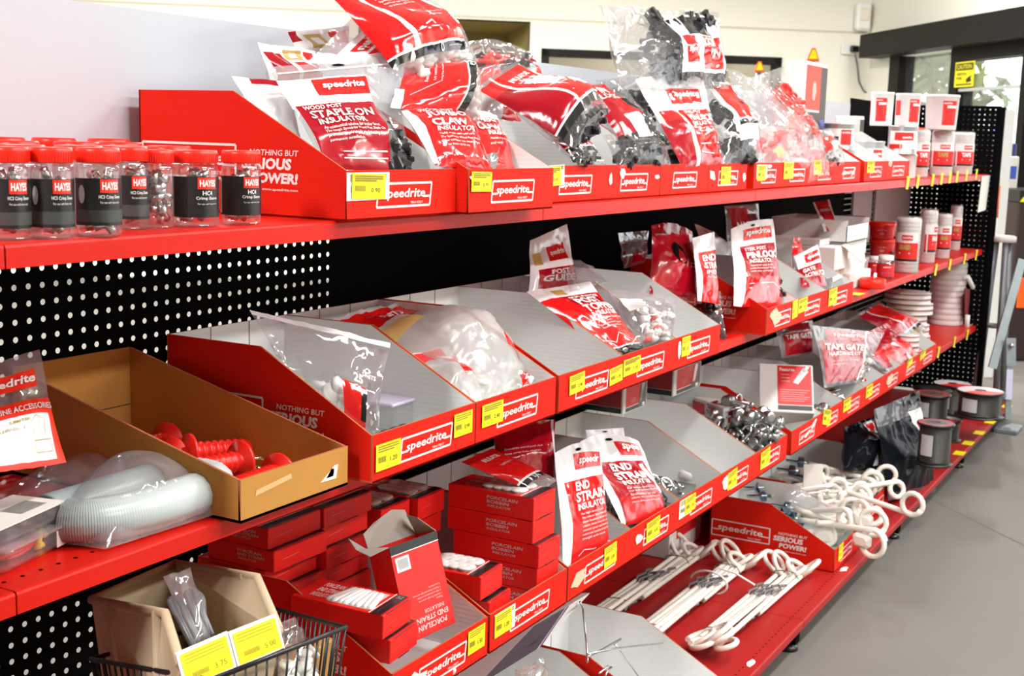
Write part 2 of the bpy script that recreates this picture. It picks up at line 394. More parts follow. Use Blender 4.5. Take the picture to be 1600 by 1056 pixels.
# right wall with the sliding door
def ra(px, py): p = rw(px, py); return (p - PC).dot(-u_), p.z
wn = -u_
a_hd, z_ht = ra(1376, 56); _, z_hb = ra(1373, 92)
a_f0, _ = ra(1393, 100); a_f1, _ = ra(1408, 100); a_p0, _ = ra(1487, 120); a_p1, _ = ra(1499, 120)
a_end = 9.5; z_top = z_hb
mb = MB()
wall_piece(mb, PC, wn, v_, 0, a_f0, 0, z_top, WALL); wall_piece(mb, PC, wn, v_, 0, 16, z_top, H_, WALL); wall_piece(mb, PC, wn, v_, a_end, 16, 0, z_top, WALL)
struct(mb, 'wall_right')
mb = MB()
_, z_r = ra(1490, 97)
wall_piece(mb, PC - v_ * .02, wn, v_, a_f0, a_f1, 0, z_top, FRAME); wall_piece(mb, PC - v_ * .02, wn, v_, a_p0, a_p1, 0, z_top, FRAME)
wall_piece(mb, PC - v_ * .02, wn, v_, a_end - .1, a_end, 0, z_top, FRAME); wall_piece(mb, PC - v_ * .02, wn, v_, a_p1, a_end, z_r, z_top, FRAME)
wall_piece(mb, PC - v_ * .02, wn, v_, a_f0, a_end, 0, .1, FRAME)
a_q, _ = ra(1592, 200)
wall_piece(mb, PC - v_ * .02, wn, v_, a_q, a_q + .09, 0, z_r, FRAME)
_, z_m = ra(1540, 138)
wall_piece(mb, PC, wn, v_, a_p1, a_end, z_m - .012, z_m + .012, mat('grey_mullion', (.5, .53, .53), .5), .03)
wall_piece(mb, PC + v_ * .05, wn, v_, a_f1, a_p0, .1, z_top, glassm, .006); wall_piece(mb, PC + v_ * .05, wn, v_, a_p1, a_end - .1, .1, z_r, glassm, .006)
struct(mb, 'door_1')
mb = MB(); wall_piece(mb, PC - v_ * .2, wn, v_, a_hd, a_end + .3, z_hb, z_ht, FRAME, .2)
struct(mb, 'trim_1')
s_ = MB()                                           # caution sticker on the glass
a0, zt0 = ra(1498, 98); a1, zb0 = ra(1525, 135)
SF = lambda x, y: PC - v_ * .025 + wn * lerp(a0, a1, x) + ZU * lerp(zb0, zt0, y)
s_.add([SF(0, 0), SF(1, 0), SF(1, 1), SF(0, 1), SF(0, 0) + v_ * .003, SF(1, 0) + v_ * .003, SF(1, 1) + v_ * .003, SF(0, 1) + v_ * .003], [(0, 1, 2, 3), (4, 5, 6, 7)], YEL)
SG = lambda x, y: SF(x, y) - v_ * .002
s_.poly([(.06, .66), (.94, .66), (.94, .94), (.06, .94)], SG, BLACKP); SH = lambda x, y: SF(x, y) - v_ * .004
s_.text('CAUTION', .12, .71, .88, .89, SH, YEL, .03)
for k, t in enumerate(('WATCH', 'FOR')): s_.text(t, .12, .46 - .16 * k, .6 - .2 * k, .56 - .16 * k, SG, BLACKP, .02)
s_.poly([(.66, .16), (.9, .22), (.84, .34), (.9, .44), (.72, .38), (.6, .28)], SG, BLACKP); s_.bar((.1, .1), (.9, .1), .05, SG, BLACKP, 1)
tag(s_.build('caution_sign', org=SF(.5, .5)), 'yellow and black caution sign stuck on the door glass', 'sign')
# outside: pavement and trees
PAVE = mat('pale_pavement', (.62, .62, .58), .8)
mb = MB(); A = PC - u_ * 14 + v_ * .2
mb.add([A, A + u_ * 40, A + u_ * 40 + v_ * 40, A + v_ * 40], [(3, 2, 1, 0)], PAVE)
for i in range(len(mb.v)): mb.v[i] = mb.v[i] + V((0, 0, .004))
struct(mb, 'floor_outside')
LEAF = mat('grey_green_leaves', (.20, .25, .14), .7, vary=.5, nscale=3); BARK = mat('tree_bark', (.18, .13, .09), .9)
def tree(px, py, dist, h, r, n, label):
    d = ray(px, py); d = d / d.dot(FW); p = CAM + d * dist; p.z = 0
    t = thing('tree', label, 'tree', p, 'trees outside the shop door')
    m = MB(); m.tube([p, p + V((.1, 0, h * .4)), p + V((0, .1, h * .8))], [.14, .1, .04], BARK, 8); m.build('trunk', t)
    m = MB(); rr = random.Random(px)
    for k in range(n):
        a = V((rr.gauss(0, 1), rr.gauss(0, 1), rr.gauss(0, .8))); a = a.normalized() * r * rr.random() ** .4
        c = p + V((0, 0, h * .75)) + a; s0 = .12 + .2 * rr.random()
        e1 = V((rr.gauss(0, 1), rr.gauss(0, 1), rr.gauss(0, 1))).normalized(); e2 = e1.orthogonal().normalized()
        m.add([c - e1 * s0, c + e2 * s0 * .35, c + e1 * s0, c - e2 * s0 * .35], [(0, 1, 2, 3)], LEAF)
    m.build('foliage', t)
tree(1425, 95, 20, 3.5, .8, 170, 'leafy tree outside the narrow window left of the door')
tree(1468, 90, 24, 4.0, .8, 170, 'sparse tree outside close to the black door post')
tree(1528, 130, 22, 2.9, .6, 60, 'thin drooping tree outside behind the yellow sign')
# things on the far wall
p = endw(1344, 27) - u_ * .02
mb = MB(); M = frame(p, -wl, ZU); mb.bbox((-.07, -.13, 0), (.07, .13, .09), WHITE, .02, M); mb.bbox((-.05, -.04, .085), (.05, .08, .1), CREAMP, .01, M)
tag(mb.build('alarm_sensor', org=p), 'white motion sensor high in the wall corner', 'sensor')
p = endw(1325, 77) - u_ * .02; t = thing('power_outlet', 'white wall outlet with a black plug and thin cable', 'outlet', p)
M = frame(p, -wl, ZU)
mb = MB(); mb.bbox((-.075, -.05, 0), (.06, .05, .02), WHITE, .006, M); mb.build('outlet_plate', t)
mb = MB(); mb.bbox((0, -.03, .02), (.08, .03, .07), BLACKP, .01, M); mb.build('plug', t)
mb = MB(); pts = []
for i in range(25):
    px = [1333, 1337, 1340, 1348, 1356, 1362]; py = [82, 100, 128, 143, 146, 142]
    f = i / 24 * 5; k = min(4, int(f)); f -= k
    pts.append(endw(lerp(px[k], px[k + 1], f), lerp(py[k], py[k + 1], f)) - u_ * .03)
mb.tube(pts, .008, GREYTUBE, 6); mb.build('cable', t)
# ================================================================ shelving
def shelf_mesh(x0, x1, y0, y1, z, lip, holes=True, name='shelf', par=None):
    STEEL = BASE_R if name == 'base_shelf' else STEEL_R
    mb = MB(); r = .004; g = .0012
    prof = [(y1, z - .003), (y1, z), (y0 + r, z), (y0 + r * .3, z - r * .3), (y0, z - r), (y0, z - lip), (y0 + .012, z - lip), (y0 + .012, z - lip + .002), (y0 + .003, z - lip + .002), (y0 + .003, z - .004)]
    P0 = [V((x0 + g, a, b)) for a, b in prof]; P1 = [V((x1 - g, a, b)) for a, b in prof]; n = len(prof)
    fs = [(i, (i + 1) % n, n + (i + 1) % n, n + i) for i in range(n)] + [tuple(range(n - 1, -1, -1)), tuple(range(n, 2 * n))]
    mb.add(P0 + P1, fs, STEEL)
    mb.box((x0 + g, y1 - .004, z - lip), (x1 - g, y1, z - .003), STEEL)
    if holes:
        k = int((x1 - x0) / .0254)
        for i in range(k):
            for yy in ((y0 + .035),):
                c = V((x0 + (i + .5) * (x1 - x0) / k, yy, z + .0004))
                mb.add([c + V((math.cos(a * math.pi / 3) * .003, math.sin(a * math.pi / 3) * .003, 0)) for a in range(6)], [(0, 1, 2, 3, 4, 5)], BLACK)
    return mb.build(name, par)
names = ['left of the bare pegboard', 'with jars on its top shelf and a pegboard back', 'holding the tied white posts on its base', 'with the black bags on its base', 'holding red bags near its third shelf', 'at the far end with spools on its base']
SHELF = {}
for i in range(-1, 5):
    x0, x1 = 1.2 * i, 1.2 * (i + 1)
    t = thing('shelving_bay', 'red steel shelving bay ' + names[i + 1], 'shelving', (x0, 0, 0), 'red shelving bays joined in one run')
    for z in (S1, S2, S3): SHELF[(i, z)] = shelf_mesh(x0, x1, 0, .40, z, .026, z == S2, 'shelf', t)
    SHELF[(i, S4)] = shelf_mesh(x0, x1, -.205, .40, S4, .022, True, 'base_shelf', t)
    mb = MB(); mb.add([(x0 + .001, .405, .03), (x1 - .001, .405, .03), (x1 - .001, .405, 1.24), (x0 + .001, .405, 1.24)], [(0, 1, 2, 3)], PEG if i in (-1, 0) else PEG_F if i == 4 else BLACK); mb.build('pegboard_panel' if i in (-1, 0, 4) else 'back_panel', t)
    mb = MB()
    if i < 4: mb.box((x0 + .001, .405, 1.2405), (x1 - .001, .42, 1.545), WPANEL); mb.build('backboard', t)
    else: mb.box((x0 + .001, .405, 1.2405), (x1 - .001, .408, 1.57), PEG_F); mb.build('upper_pegboard', t)
    mb = MB(); mb.box((x1 - .02, .409, 0), (x1 + .02, .47, 1.24), BLACK); mb.build('upright', t)
    for xx in (x1,):
        mb = MB(); mb.box((xx - .02, -.19, .022), (xx + .02, .40, .066), BLACK); mb.lathe([(.0, 0), (.028, 0), (.028, .012), (.008, .016), (.008, .03)], BLACKP, 14, Matrix.Translation((xx, -.165, 0))); mb.build('foot', t)
t = thing('end_divider', 'black perforated steel end divider closing the far end of the shelving', 'divider', (6.02, 0, 0))
mb = MB(); mb.add([(6.012, .41, .10), (6.012, -.03, .10), (6.012, -.03, 1.575), (6.012, .41, 1.575)], [(0, 1, 2, 3)], PEG_F); mb.build('pegboard_panel', t)
mb = MB(); mb.box((6.004, -.05, .06), (6.03, -.025, 1.575), BLACK); mb.box((6.006, -.03, 1.565), (6.03, .41, 1.58), BLACK); mb.build('frame_post', t)
def ticket(shelf, px, py, y, hang=True, z=None, m=YEL):
    mb = MB()
    if hang:
        c = at(px, py, Y=y - .004); w_, h_ = .022, .024
        mb.add([c + V((-w_, -.001, h_)), c + V((w_, -.001, h_)), c + V((w_, .003, -h_)), c + V((w_ * .2, .0, -h_ * 1.1)), c + V((-w_, .003, -h_))], [(0, 4, 3, 2, 1)], m)
        mb.box((c.x - w_, c.y - .0005, c.z + h_ - .004), (c.x + w_, c.y + .003, c.z + h_), m)
    else:
        c = at(px, py, Z=z + .0006); mb.box((c.x - .04, c.y - .022, z + .0003), (c.x + .04, c.y + .022, z + .0012), m)
    mb.build('price_ticket', shelf)
def bay_of(px, py, y): return max(-1, min(4, int(at(px, py, Y=y).x // 1.2)))
for px, py in ((1419, 285), (1435, 283), (1458, 281), (1472, 279), (1485, 277), (1496, 276), (1511, 274), (1526, 272)): ticket(SHELF[(bay_of(px, py, 0), S1)], px, py, 0)
for px, py in ((1463, 421), (1485, 413), (1508, 404), (1526, 398)): ticket(SHELF[(bay_of(px, py, 0), S2)], px, py, 0)
for px, py in ((1467, 550), (1492, 534), (1512, 523)): ticket(SHELF[(bay_of(px, py, 0), S3)], px, py, 0)
for px, py in ((1337, 459), (1425, 424)): ticket(SHELF[(3, S2)], px, py, 0, False, S2)
for px, py in ((1499, 708), (1513, 692), (1530, 676), (1547, 659), (1573, 635)): ticket(SHELF[(4 if px > 1515 else 3, S4)], px, py, 0, False, S4)

for (px, py, sh) in ((1319, 889, 2), (1174, 1036, 1)):
    c = at(px, py, Z=S4); rr = random.Random(px); mb = MB(); k = 9
    mb.add([V((c.x + .035 * rr.uniform(.5, 1) * math.cos(a * 6.283 / k), c.y + .014 * rr.uniform(.5, 1) * math.sin(a * 6.283 / k), S4 + .0006)) for a in range(k)], [tuple(range(k))], PAPER); mb.build('torn_label_scrap', SHELF[(sh, S4)])
# ================================================================ display bins
BW, BD, BHF, BHB, BK = .288, .40, .072, .181, .21
def display_bin(name, label, cat, w=BW, print_=True, org=(0, 0, 0), outer=None, inner=None, edge=None):
    outer = outer or CARD_R; inner = inner or CARD_W; edge = edge or KRAFT_L
    t = thing(name, label, cat, org); O = V(org); th = .0032
    side = [(0, 0), (BD, 0), (BD, BHB), (BK, BHB), (th, BHF)]
    def fn_front(u, v): return O + V((u * w, -.0006, v * BHF))
    mb = MB(); mb.slab([(0, 0), (w, 0), (w, BHF), (0, BHF)], th, O, (1, 0, 0), (0, 0, 1), outer, inner, edge)
    if print_: logo(mb, fn_front, .245, .24, .735, .72, PRINT_W, BHF / w, .035)
    mb.build('front_panel', t)
    mb = MB(); mb.slab([(y, z) for y, z in side], th, O + V((w, 0, 0)), (0, 1, 0), (0, 0, 1), outer, inner, edge); mb.build('side_panel', t)
    mb = MB(); mb.slab([(-y, z) for y, z in side][::-1], th, O, (0, -1, 0), (0, 0, 1), outer, inner, edge)
    if print_:
        def fs(u, v): return O + V((-.0006, BD - u, v))
        def g(y0, y1): return BD - y0
        logo(mb, fs, .002 + .005, .052, .195, .102, PRINT_W, 1, 0., .0035)
        mb.text('NOTHING BUT', .222, .0885, .313, .097, fs, PRINT_W, .01, .1)
        mb.text('SERIOUS', .207, .068, .30, .085, fs, PRINT_W, .045, .1)
        mb.text('POWER!', .226, .048, .312, .064, fs, PRINT_W, .045, .1)
        mb.text('www.speedrite.com', .245, .0365, .312, .0415, fs, PRINT_W, .01)
    mb.build('side_panel', t)
    mb = MB(); mb.slab([(0, 0), (w, 0), (w, BHB), (0, BHB)], th, O + V((0, BD - th, 0)), (1, 0, 0), (0, 0, 1), inner, outer, edge)
    for k in (.33, .66): mb.box((O.x + w * k, O.y + BD - th - .0008, O.z), (O.x + w * k + .0016, O.y + BD - th, O.z + BHB), mat('card_seam', (.20, .17, .14), .8))
    mb.build('back_panel', t)
    mb = MB(); mb.slab([(0, 0), (w, 0), (w, BD), (0, BD)], th, O + V((0, 0, th)), (1, 0, 0), (0, 1, 0), inner, outer, edge); mb.build('base_panel', t)
    return t
bin0 = display_bin('display_bin', 'red card display bin', 'display bin', org=(0, 0, 0))
def sticker(t, x, y, z, w, h, rz=0., price='0.90', m=None, torn=False, curl=0.):
    """price sticker or torn paper on the front of a bin; x, z measured on the bin's front"""
    mb = MB(); m = m or YEL; c = V((x, y, z)); cr, sr = math.cos(rz), math.sin(rz)
    def fn(u, v):
        a, b = (u - .5) * w, (v - .5) * h
        return c + V((a * cr - b * sr, -.0012 - curl * max(0, u - .5) ** 2, a * sr + b * cr))
    if torn:
        rr = random.Random(int(x * 991 + z * 777)); k = 11
        pts = [(.5 + .5 * math.cos(a) * rr.uniform(.55, 1), .5 + .5 * math.sin(a) * rr.uniform(.55, 1)) for a in [2 * math.pi * i / k for i in range(k)]]
        mb.poly(pts, fn, m); b = [fn(*p) + V((0, .0008, 0)) for p in pts]; mb.add(b, [tuple(range(k))[::-1]], m)
        return mb.build('torn_paper', t)
    mb.grid(fn, [0, .25, .5, .75, 1], [0, 1], m); mb.grid(lambda u, v: fn(u, v) + V((0, .0005, 0)), [0, .25, .5, .75, 1], [0, 1], m, flip=True)
    fo = lambda u, v: fn(u, v) + V((0, -.0004, 0))
    for i in range(3): mb.bar((.08, .9 - i * .09), (.92 - .2 * (i == 2), .9 - i * .09), .03, fo, INK, h / w)
    for i in range(9): mb.bar((.1 + i * .035, .3), (.1 + i * .035, .52), .018, fo, INK, h / w)
    mb.text(price, .56, .26, .84, .44, fo, BLACKP, .0)
    return mb.build('price_sticker', t)
# one entry per bin: left x, right x, front y, shelf level, label, stickers (u, v, w, h, price | colour, rz)
Bn = []
def X2(x, y): return -.916 + (x + .916) * (1.121 + y) / 1.101     # survey was taken on the plane y = -.02
BINS = {}; MARKS = []
def put_bin(key, x0, x1, y, z, label, group, marks=(), dz=0.):
    o = bin0 if not BINS else copy_tree(bin0)
    o.location = (x0, y, z); o.scale = ((x1 - x0) / BW, min(1, (.4035 - y) / BD), 1); o['label'] = label; o['group'] = group; ORG[o.name] = V((0, 0, 0))
    BINS[key] = (x0, x1, y, z)
    MARKS.append((o, x0, x1, marks))
    return o
def put_marks(o, x0, x1, marks):
    t = [q for q in o.children if q.name.startswith('front_panel')][0]; ORG[t.name] = V((0, 0, 0))
    for mk in marks:
        u, v, w_, h_ = mk[:4]; k = mk[4] if len(mk) > 4 else '0.90'; rz = mk[5] if len(mk) > 5 else 0.
        s = BW / (x1 - x0)
        if k in ('W', 'B'): sticker(t, u * BW, -.0006, v * BHF, w_ * s, h_, rz, m=PAPER if k == 'W' else BEIGE_P, torn=True)
        elif k == 'w': sticker(t, u * BW, -.0002, v * BHF, w_ * s, h_, rz, m=PAPER)
        else: sticker(t, u * BW, -.0012, v * BHF, w_ * s, h_, rz, k)
GT, GM, GL = 'red bins along the top shelf', 'red bins along the second shelf', 'red bins along the third shelf'
put_bin('T1', .569, .859, -.02, S1, 'large red bin at the near end of the top shelf, its printed side in view', GT, ((.17, .68, .105, .040, 'w'), (.17, .68, .082, .036, '0.90', -.03)))
put_bin('T2', .859, 1.149, -.045, S1, 'top-shelf bin second from the near end, holding two red bags with bold white letters', GT, ((.10, .80, .07, .03, 'W'), (.125, .72, .064, .032, '0.95', -.02)))
put_bin('T3', 1.248, 1.533, .03, S1, 'top-shelf bin under the long red bag that lies over its side', GT, ((.14, .74, .10, .040, 'w', .03), (.12, .72, .08, .036, '3.60', .03)))
put_bin('T4', 1.533, 1.816, .03, S1, 'top-shelf bin with small white tears and no price sticker, black clips in a bag inside', GT, ((.06, .6, .018, .03, 'W'), (.93, .62, .04, .012, 'W'), (.27, .75, .03, .03, 'W')))
put_bin('T5', 1.82, 2.118, .03, S1, 'unmarked top-shelf bin with a loose black insulator at its front', GT)
put_bin('T6', 2.122, 2.405, .03, S1, 'top-shelf bin with its yellow sticker in the middle of the wordmark', GT, ((.42, .58, .07, .044, '1.10'), (.08, .6, .05, .03, 'W', -.4), (.92, .5, .03, .03, 'W')))
put_bin('T7', 2.468, 2.714, .03, S1, 'top-shelf bin holding the yellow ring', GT, ((.24, .66, .09, .04, 'w'), (.22, .62, .07, .042, '0.80'), (.5, .86, .05, .012, 'W')))
put_bin('T8', 2.716, 2.998, .03, S1, 'top-shelf bin in front of the pinkish clear bag, sticker on its left end', GT, ((.17, .68, .09, .048, '1.20'),))
put_bin('T9', 3.0, 3.29, .03, S1, 'top-shelf bin in front of the clear bag full of red insulators', GT, ((.2, .78, .085, .044, '2.00', .03),))
put_bin('T10', 3.292, 3.577, .03, S1, 'top-shelf bin with a white tear across the wordmark and no yellow sticker', GT, ((.68, .52, .07, .012, 'W', .5), (.25, .5, .05, .01, 'W', .3)))
put_bin('T11', 3.637, 3.96, .03, S1, 'second-last top-shelf bin, empty with a yellow sticker', GT, ((.24, .74, .10, .042, '1.50'),))
put_bin('T12', 3.962, 4.33, .03, S1, 'last top-shelf bin beside the silver tubs, a whitish sticker on its corner', GT, ((.12, .86, .08, .03, 'B'),))
ym, zm = -.06, S2
put_bin('M1', X2(.638, ym), X2(.938, ym), ym, zm, 'second-shelf bin beside the brown box, with two yellow stickers and a zip bag inside', GM, ((.13, .5, .064, .040, '1.20', .0), (.86, .62, .056, .038, '0.99')))
put_bin('M2', X2(.941, ym), X2(1.236, ym), ym, zm, 'second-shelf bin filled with the milky white bags', GM, ((.18, .62, .07, .038, '2.40'),))
put_bin('M3', X2(1.25, ym), X2(1.545, ym), ym, zm, 'empty second-shelf bin right of the milky bags, two yellow stickers', GM, ((.25, .66, .064, .036, '2.90', .04), (.87, .52, .062, .034, '1.30', .06)))
put_bin('M4', X2(1.546, ym), X2(1.84, ym), ym, zm, 'second-shelf bin with the slanted red bag and a scribbled yellow sticker', GM, ((.14, .62, .085, .034, '2.30', .02),))
put_bin('M5', X2(1.841, ym), X2(2.127, ym), ym, zm, 'second-shelf bin with a torn yellow sticker, last before the gap in the row', GM, ((.06, .62, .025, .05, 'W'), (.24, .6, .05, .05, 'W', .6), (.19, .66, .05, .044, '0.70')))
put_bin('M6', X2(2.497, ym), X2(2.779, ym), ym, zm, 'second-shelf bin after the gap, a torn beige patch on its front', GM, ((.26, .6, .12, .05, 'B', -.2), (.88, .66, .05, .05, '2.10', .05)))
put_bin('M7', X2(2.78, ym), X2(3.08, ym), ym, zm, 'second-shelf bin holding nothing, right of the beige-patched bin', GM, ((.14, .72, .085, .04, '0.85', .03),))
put_bin('M8', X2(3.081, ym), X2(3.40, ym), ym, zm, 'last second-shelf bin, in front of the white cartons', GM, ((.2, .64, .09, .05, '1.80', .03),))
yl, zl = -.05, S3
put_bin('L1', X2(.70, yl), X2(1.0, yl), yl, zl, 'nearest third-shelf bin, with the leaning red carton and a torn white patch', GL, ((.18, .42, .10, .05, 'W', .3), (.86, .62, .056, .042, '1.50')))
put_bin('L2', X2(1.009, yl), X2(1.313, yl), yl, zl, 'third-shelf bin holding the stack of bobbin cartons', GL, ((.17, .62, .075, .044, 'w'), (.145, .62, .06, .042, '1.20')))
put_bin('L3', X2(1.32, yl), X2(1.626, yl), yl, zl, 'third-shelf bin with a large torn patch and the upright red bag', GL, ((.14, .5, .09, .034, 'B', .2), (.64, .62, .06, .044, '3.95', .04)))
put_bin('L4', X2(1.627, yl), X2(1.913, yl), yl, zl, 'third-shelf bin with white scrapes, its yellow sticker bent over the wordmark', GL, ((.14, .55, .05, .03, 'W'), (.42, .6, .075, .044, '4.10', .04)))
put_bin('L5', X2(1.914, yl), X2(2.20, yl), yl, zl, 'third-shelf bin holding a white spool and loose dark clips', GL, ((.12, .64, .08, .044, 'w'), (.22, .66, .065, .04, '2.70', .03)))
put_bin('L6', X2(2.201, yl), X2(2.476, yl), yl, zl, 'nearly empty third-shelf bin with torn white beside its sticker', GL, ((.10, .62, .06, .045, 'W'), (.28, .6, .07, .046, '1.35', .05)))
put_bin('L7', X2(2.477, yl), X2(2.755, yl), yl, zl, 'third-shelf bin heaped with shiny metal clamps', GL, ((.26, .6, .08, .048, '2.25', .05),))
put_bin('L8', X2(2.80, yl), X2(3.12, yl), yl, zl, 'third-shelf bin with the white red-labelled carton leaning in it', GL, ((.7, .75, .08, .02, 'W', .4), (.5, .5, .07, .015, 'W', .3)))
put_bin('L9', X2(3.121, yl), X2(3.37, yl), yl, zl, 'third-shelf bin with a rounded curling yellow sticker, small clamps inside', GL, ((.2, .7, .09, .05, '1.75', -.2),))
put_bin('L10', X2(3.371, yl), X2(3.66, yl), yl, zl, 'third-shelf bin with two coarse chain-like clamps, sticker on its left end', GL, ((.16, .7, .09, .04, '1.60'),))
put_bin('L11', X2(3.661, yl), X2(3.95, yl), yl, zl, 'third-shelf bin in front of the clear gate-kit bag', GL, ((.2, .7, .09, .042, '2.65'),))
put_bin('L12', X2(3.951, yl), X2(4.24, yl), yl, zl, 'third-shelf bin whose front shows a torn whitish square', GL, ((.3, .6, .11, .05, 'B', .1),))
put_bin('L13', X2(4.241, yl), X2(4.56, yl), yl, zl, 'second-last third-shelf bin under the rolled red bags', GL, ((.4, .88, .09, .03, '3.10', .1),))
put_bin('L14', X2(4.561, yl), X2(4.90, yl), yl, zl, 'last third-shelf bin beside the white reels', GL, ((.15, .85, .10, .03, '3.20', .1),))
GB = 'red bins on the base shelf'
put_bin('B2', 1.17, 1.455, -.15, S4, 'base-shelf bin nearest the wire basket, only its pale inside showing', GB)
put_bin('B1', 1.463, 1.745, -.215, S4, 'base-shelf bin with wire hooks against its pale inside wall', GB)
put_bin('B3', 2.835, 3.10, -.165, S4, 'base-shelf bin beside the tied white posts, filled with pigtail posts', GB, ((.22, .7, .05, .05, '6.50'),))
put_bin('B4', 3.12, 3.80, -.12, S4, 'base-shelf bin mostly buried under white pigtail posts', GB)
for a in MARKS: put_marks(*a)
# ================================================================ soft bags
def depth(p): return (V(p) - CAM).dot(FW)
def mpp(p): return depth(p) / F_PX                     # metres per pixel at a point
def knots(n, extra):
    k = sorted(set([round(i / n, 4) for i in range(n + 1)] + [round(e, 4) for e in extra if 0 < e < 1])); out = [k[0]]
    for a in k[1:]:
        if a - out[-1] > 1e-3: out.append(a)
    return out
PIECES = {}
def lump(mb, c, kind, s, rr):
    """one small fitting seen inside a bag or loose in a bin"""
    M = Matrix.Translation(c) @ Matrix.Rotation(rr.uniform(0, 6.28), 4, 'Z') @ Matrix.Rotation(rr.uniform(-1.4, 1.4), 4, 'X') @ Matrix.Scale(s, 4)
    m = {'black': BLACKP, 'white': WHITE, 'red': LID_R, 'steel': ZINC, 'dark': DKMET, 'yellow': YEL}[kind]
    if kind in ('white', 'yellow'):
        mb.lathe([(0, -.5), (.45, -.5), (.45, -.25), (.25, -.15), (.25, .15), (.45, .25), (.45, .5), (0, .5)], m, 10, M)
    elif kind in ('steel', 'dark'):
        mb.bbox((-.45, -.22, -.1), (.45, .22, .1), m, .05, M); mb.lathe([(0, -.4), (.14, -.4), (.14, .4), (.25, .4), (.25, .55), (0, .55)], m, 6, M)
        mb.tube([V((.3, -.3, 0)), V((.6, -.2, .1)), V((.65, .1, .1)), V((.35, .3, 0))], .08, m, 5) if False else None
    elif kind == 'red':
        mb.lathe([(0, -.12), (.5, -.12), (.55, 0), (.5, .12), (.2, .14), (.2, .3), (0, .3)], m, 12, M)
    else:
        mb.bbox((-.5, -.18, -.14), (.5, .18, .14), m, .06, M); mb.bbox((-.14, -.3, -.3), (.14, .3, .45), m, .05, M)
def bag(label, c, tf=.035, tb=.015, regions=(), texts=(), base=None, back=None, group=None, contents=None, seed=0, wr=.004, arch=0., n=(26, 34), name='product_bag', cat='bag', bmax=.38, flat=.82, pinch=.06, press=None, hole=True, zipline=None, lines=(), spots=()):
    """pillow-shaped pouch: c = corners bottom-left, bottom-right, top-right, top-left as (px, py, y) or points"""
    C = [at(p[0], p[1], X=p[3]) if len(p) > 3 else at(p[0], p[1], Y=p[2]) for p in c]
    BL, BR, TR, TL = C
    if texts and bmax >= .35: tf = tf * .55
    Wd = ((BR - BL).length + (TR - TL).length) / 2; Hd = ((TL - BL).length + (TR - BR).length) / 2
    nrm = ((BR - BL) + (TR - TL)).cross((TL - BL) + (TR - BR)).normalized(); upv = ((TL - BL) + (TR - BR)).normalized()
    sd = seed * 7.13
    def prof(u, v):
        a = max(0, 1 - abs(2 * u - 1) ** 2.6) ** .6
        if v >= flat: b = 0.02 + .0 * v
        else:
            x = v / flat; b = (x / bmax) ** .55 if x < bmax else .5 + .5 * math.cos(math.pi * (x - bmax) / (1 - bmax))
            b = max(.02, b)
        return a * b
    def wrk(u, v, k):
        p = V((u * Wd * 16, v * Hd * 16, sd + k)); q = V((u * Wd * 45 + v * Hd * 14, v * Hd * 30, sd + 3 + k))
        return (noise.noise(p) * 1.1 + (abs(noise.noise(q)) - .25) * .9) * wr * min(1, 5 * min(u, 1 - u) + .25)
    def surf(u, v, side, off=0.):
        uu = .5 + (u - .5) * (1 - pinch * (math.sin(math.pi * min(1, v / flat)) if v < flat else 0))
        p = BL * (1 - uu) * (1 - v) + BR * uu * (1 - v) + TR * uu * v + TL * (1 - uu) * v
        e = nrm * (side * (tf if side > 0 else tb) * prof(u, v) + wrk(u, v, 0 if side > 0 else 0) + (off if side > 0 else -.0006 - off))
        if arch: e = e + upv * (arch * math.sin(math.pi * u) * v ** 6)
        return p + e
    base = base or FILM; back = back if back is not None else base
    us = knots(n[0], [x for r in regions for x in (r[1], r[3])]); vs = knots(n[1], [x for r in regions for x in (r[2], r[4])] + [flat])
    def mf(u, v):
        m = base
        for r in regions:
            if r[1] <= u <= r[3] and r[2] <= v <= r[4]: m = r[0]
        return m
    org = (BL + BR) / 2
    t = thing(name, label, cat, org, group)
    mb = MB(); mb.grid(lambda u, v: surf(u, v, 1), us, vs, mf)
    ff = lambda u, v: surf(u, v, 1, .0018)
    for tx in texts:
        s, u0, v0, u1, v1 = tx[:5]; m = tx[5] if len(tx) > 5 else PRINT_W; bo = tx[6] if len(tx) > 6 else .04; sh = tx[7] if len(tx) > 7 else .12
        mb.text(s, u0, v0, u1, v1, ff, m, bo * .55, sh)
    for ln in lines: mb.bar(ln[0], ln[1], ln[2] if len(ln) > 2 else .008, ff, ln[3] if len(ln) > 3 else PRINT_W, Hd / Wd)
    for (u, v, r, m) in spots: mb.poly([(u + r * math.cos(a * .5236), v + r * Wd / Hd * math.sin(a * .5236)) for a in range(12)], ff, m)
    if hole: mb.poly([(.5 + .06 * math.cos(a * .7854), .955 + .012 * math.sin(a * .7854)) for a in range(8)], ff, BLACK)
    if zipline: mb.bar((.03, zipline), (.97, zipline), .012, ff, BAG_W, Hd / Wd)
    mb.build('front_sheet', t)
    mb = MB(); mb.grid(lambda u, v: surf(u, v, -1), knots(14, []), knots(18, [flat]), back, flip=True); mb.build('back_sheet', t)
    if contents:
        kind, cnt, size = contents[:3]; v0, v1 = (contents[3], contents[4]) if len(contents) > 4 else (.04, .5)
        u0, u1 = (contents[5], contents[6]) if len(contents) > 6 else (.12, .88)
        rr = random.Random(seed * 31 + 5)
        for i in range(cnt):
            u = rr.uniform(u0, u1); v = rr.uniform(v0, v1); s_ = rr.uniform(.2, .62)
            p = lerp(surf(u, v, -1), surf(u, v, 1), s_); mb = MB(); lump(mb, p, kind if isinstance(kind, str) else rr.choice(kind), size * rr.uniform(.6, .95), rr)
            mb.build('insulator', t)
    return t
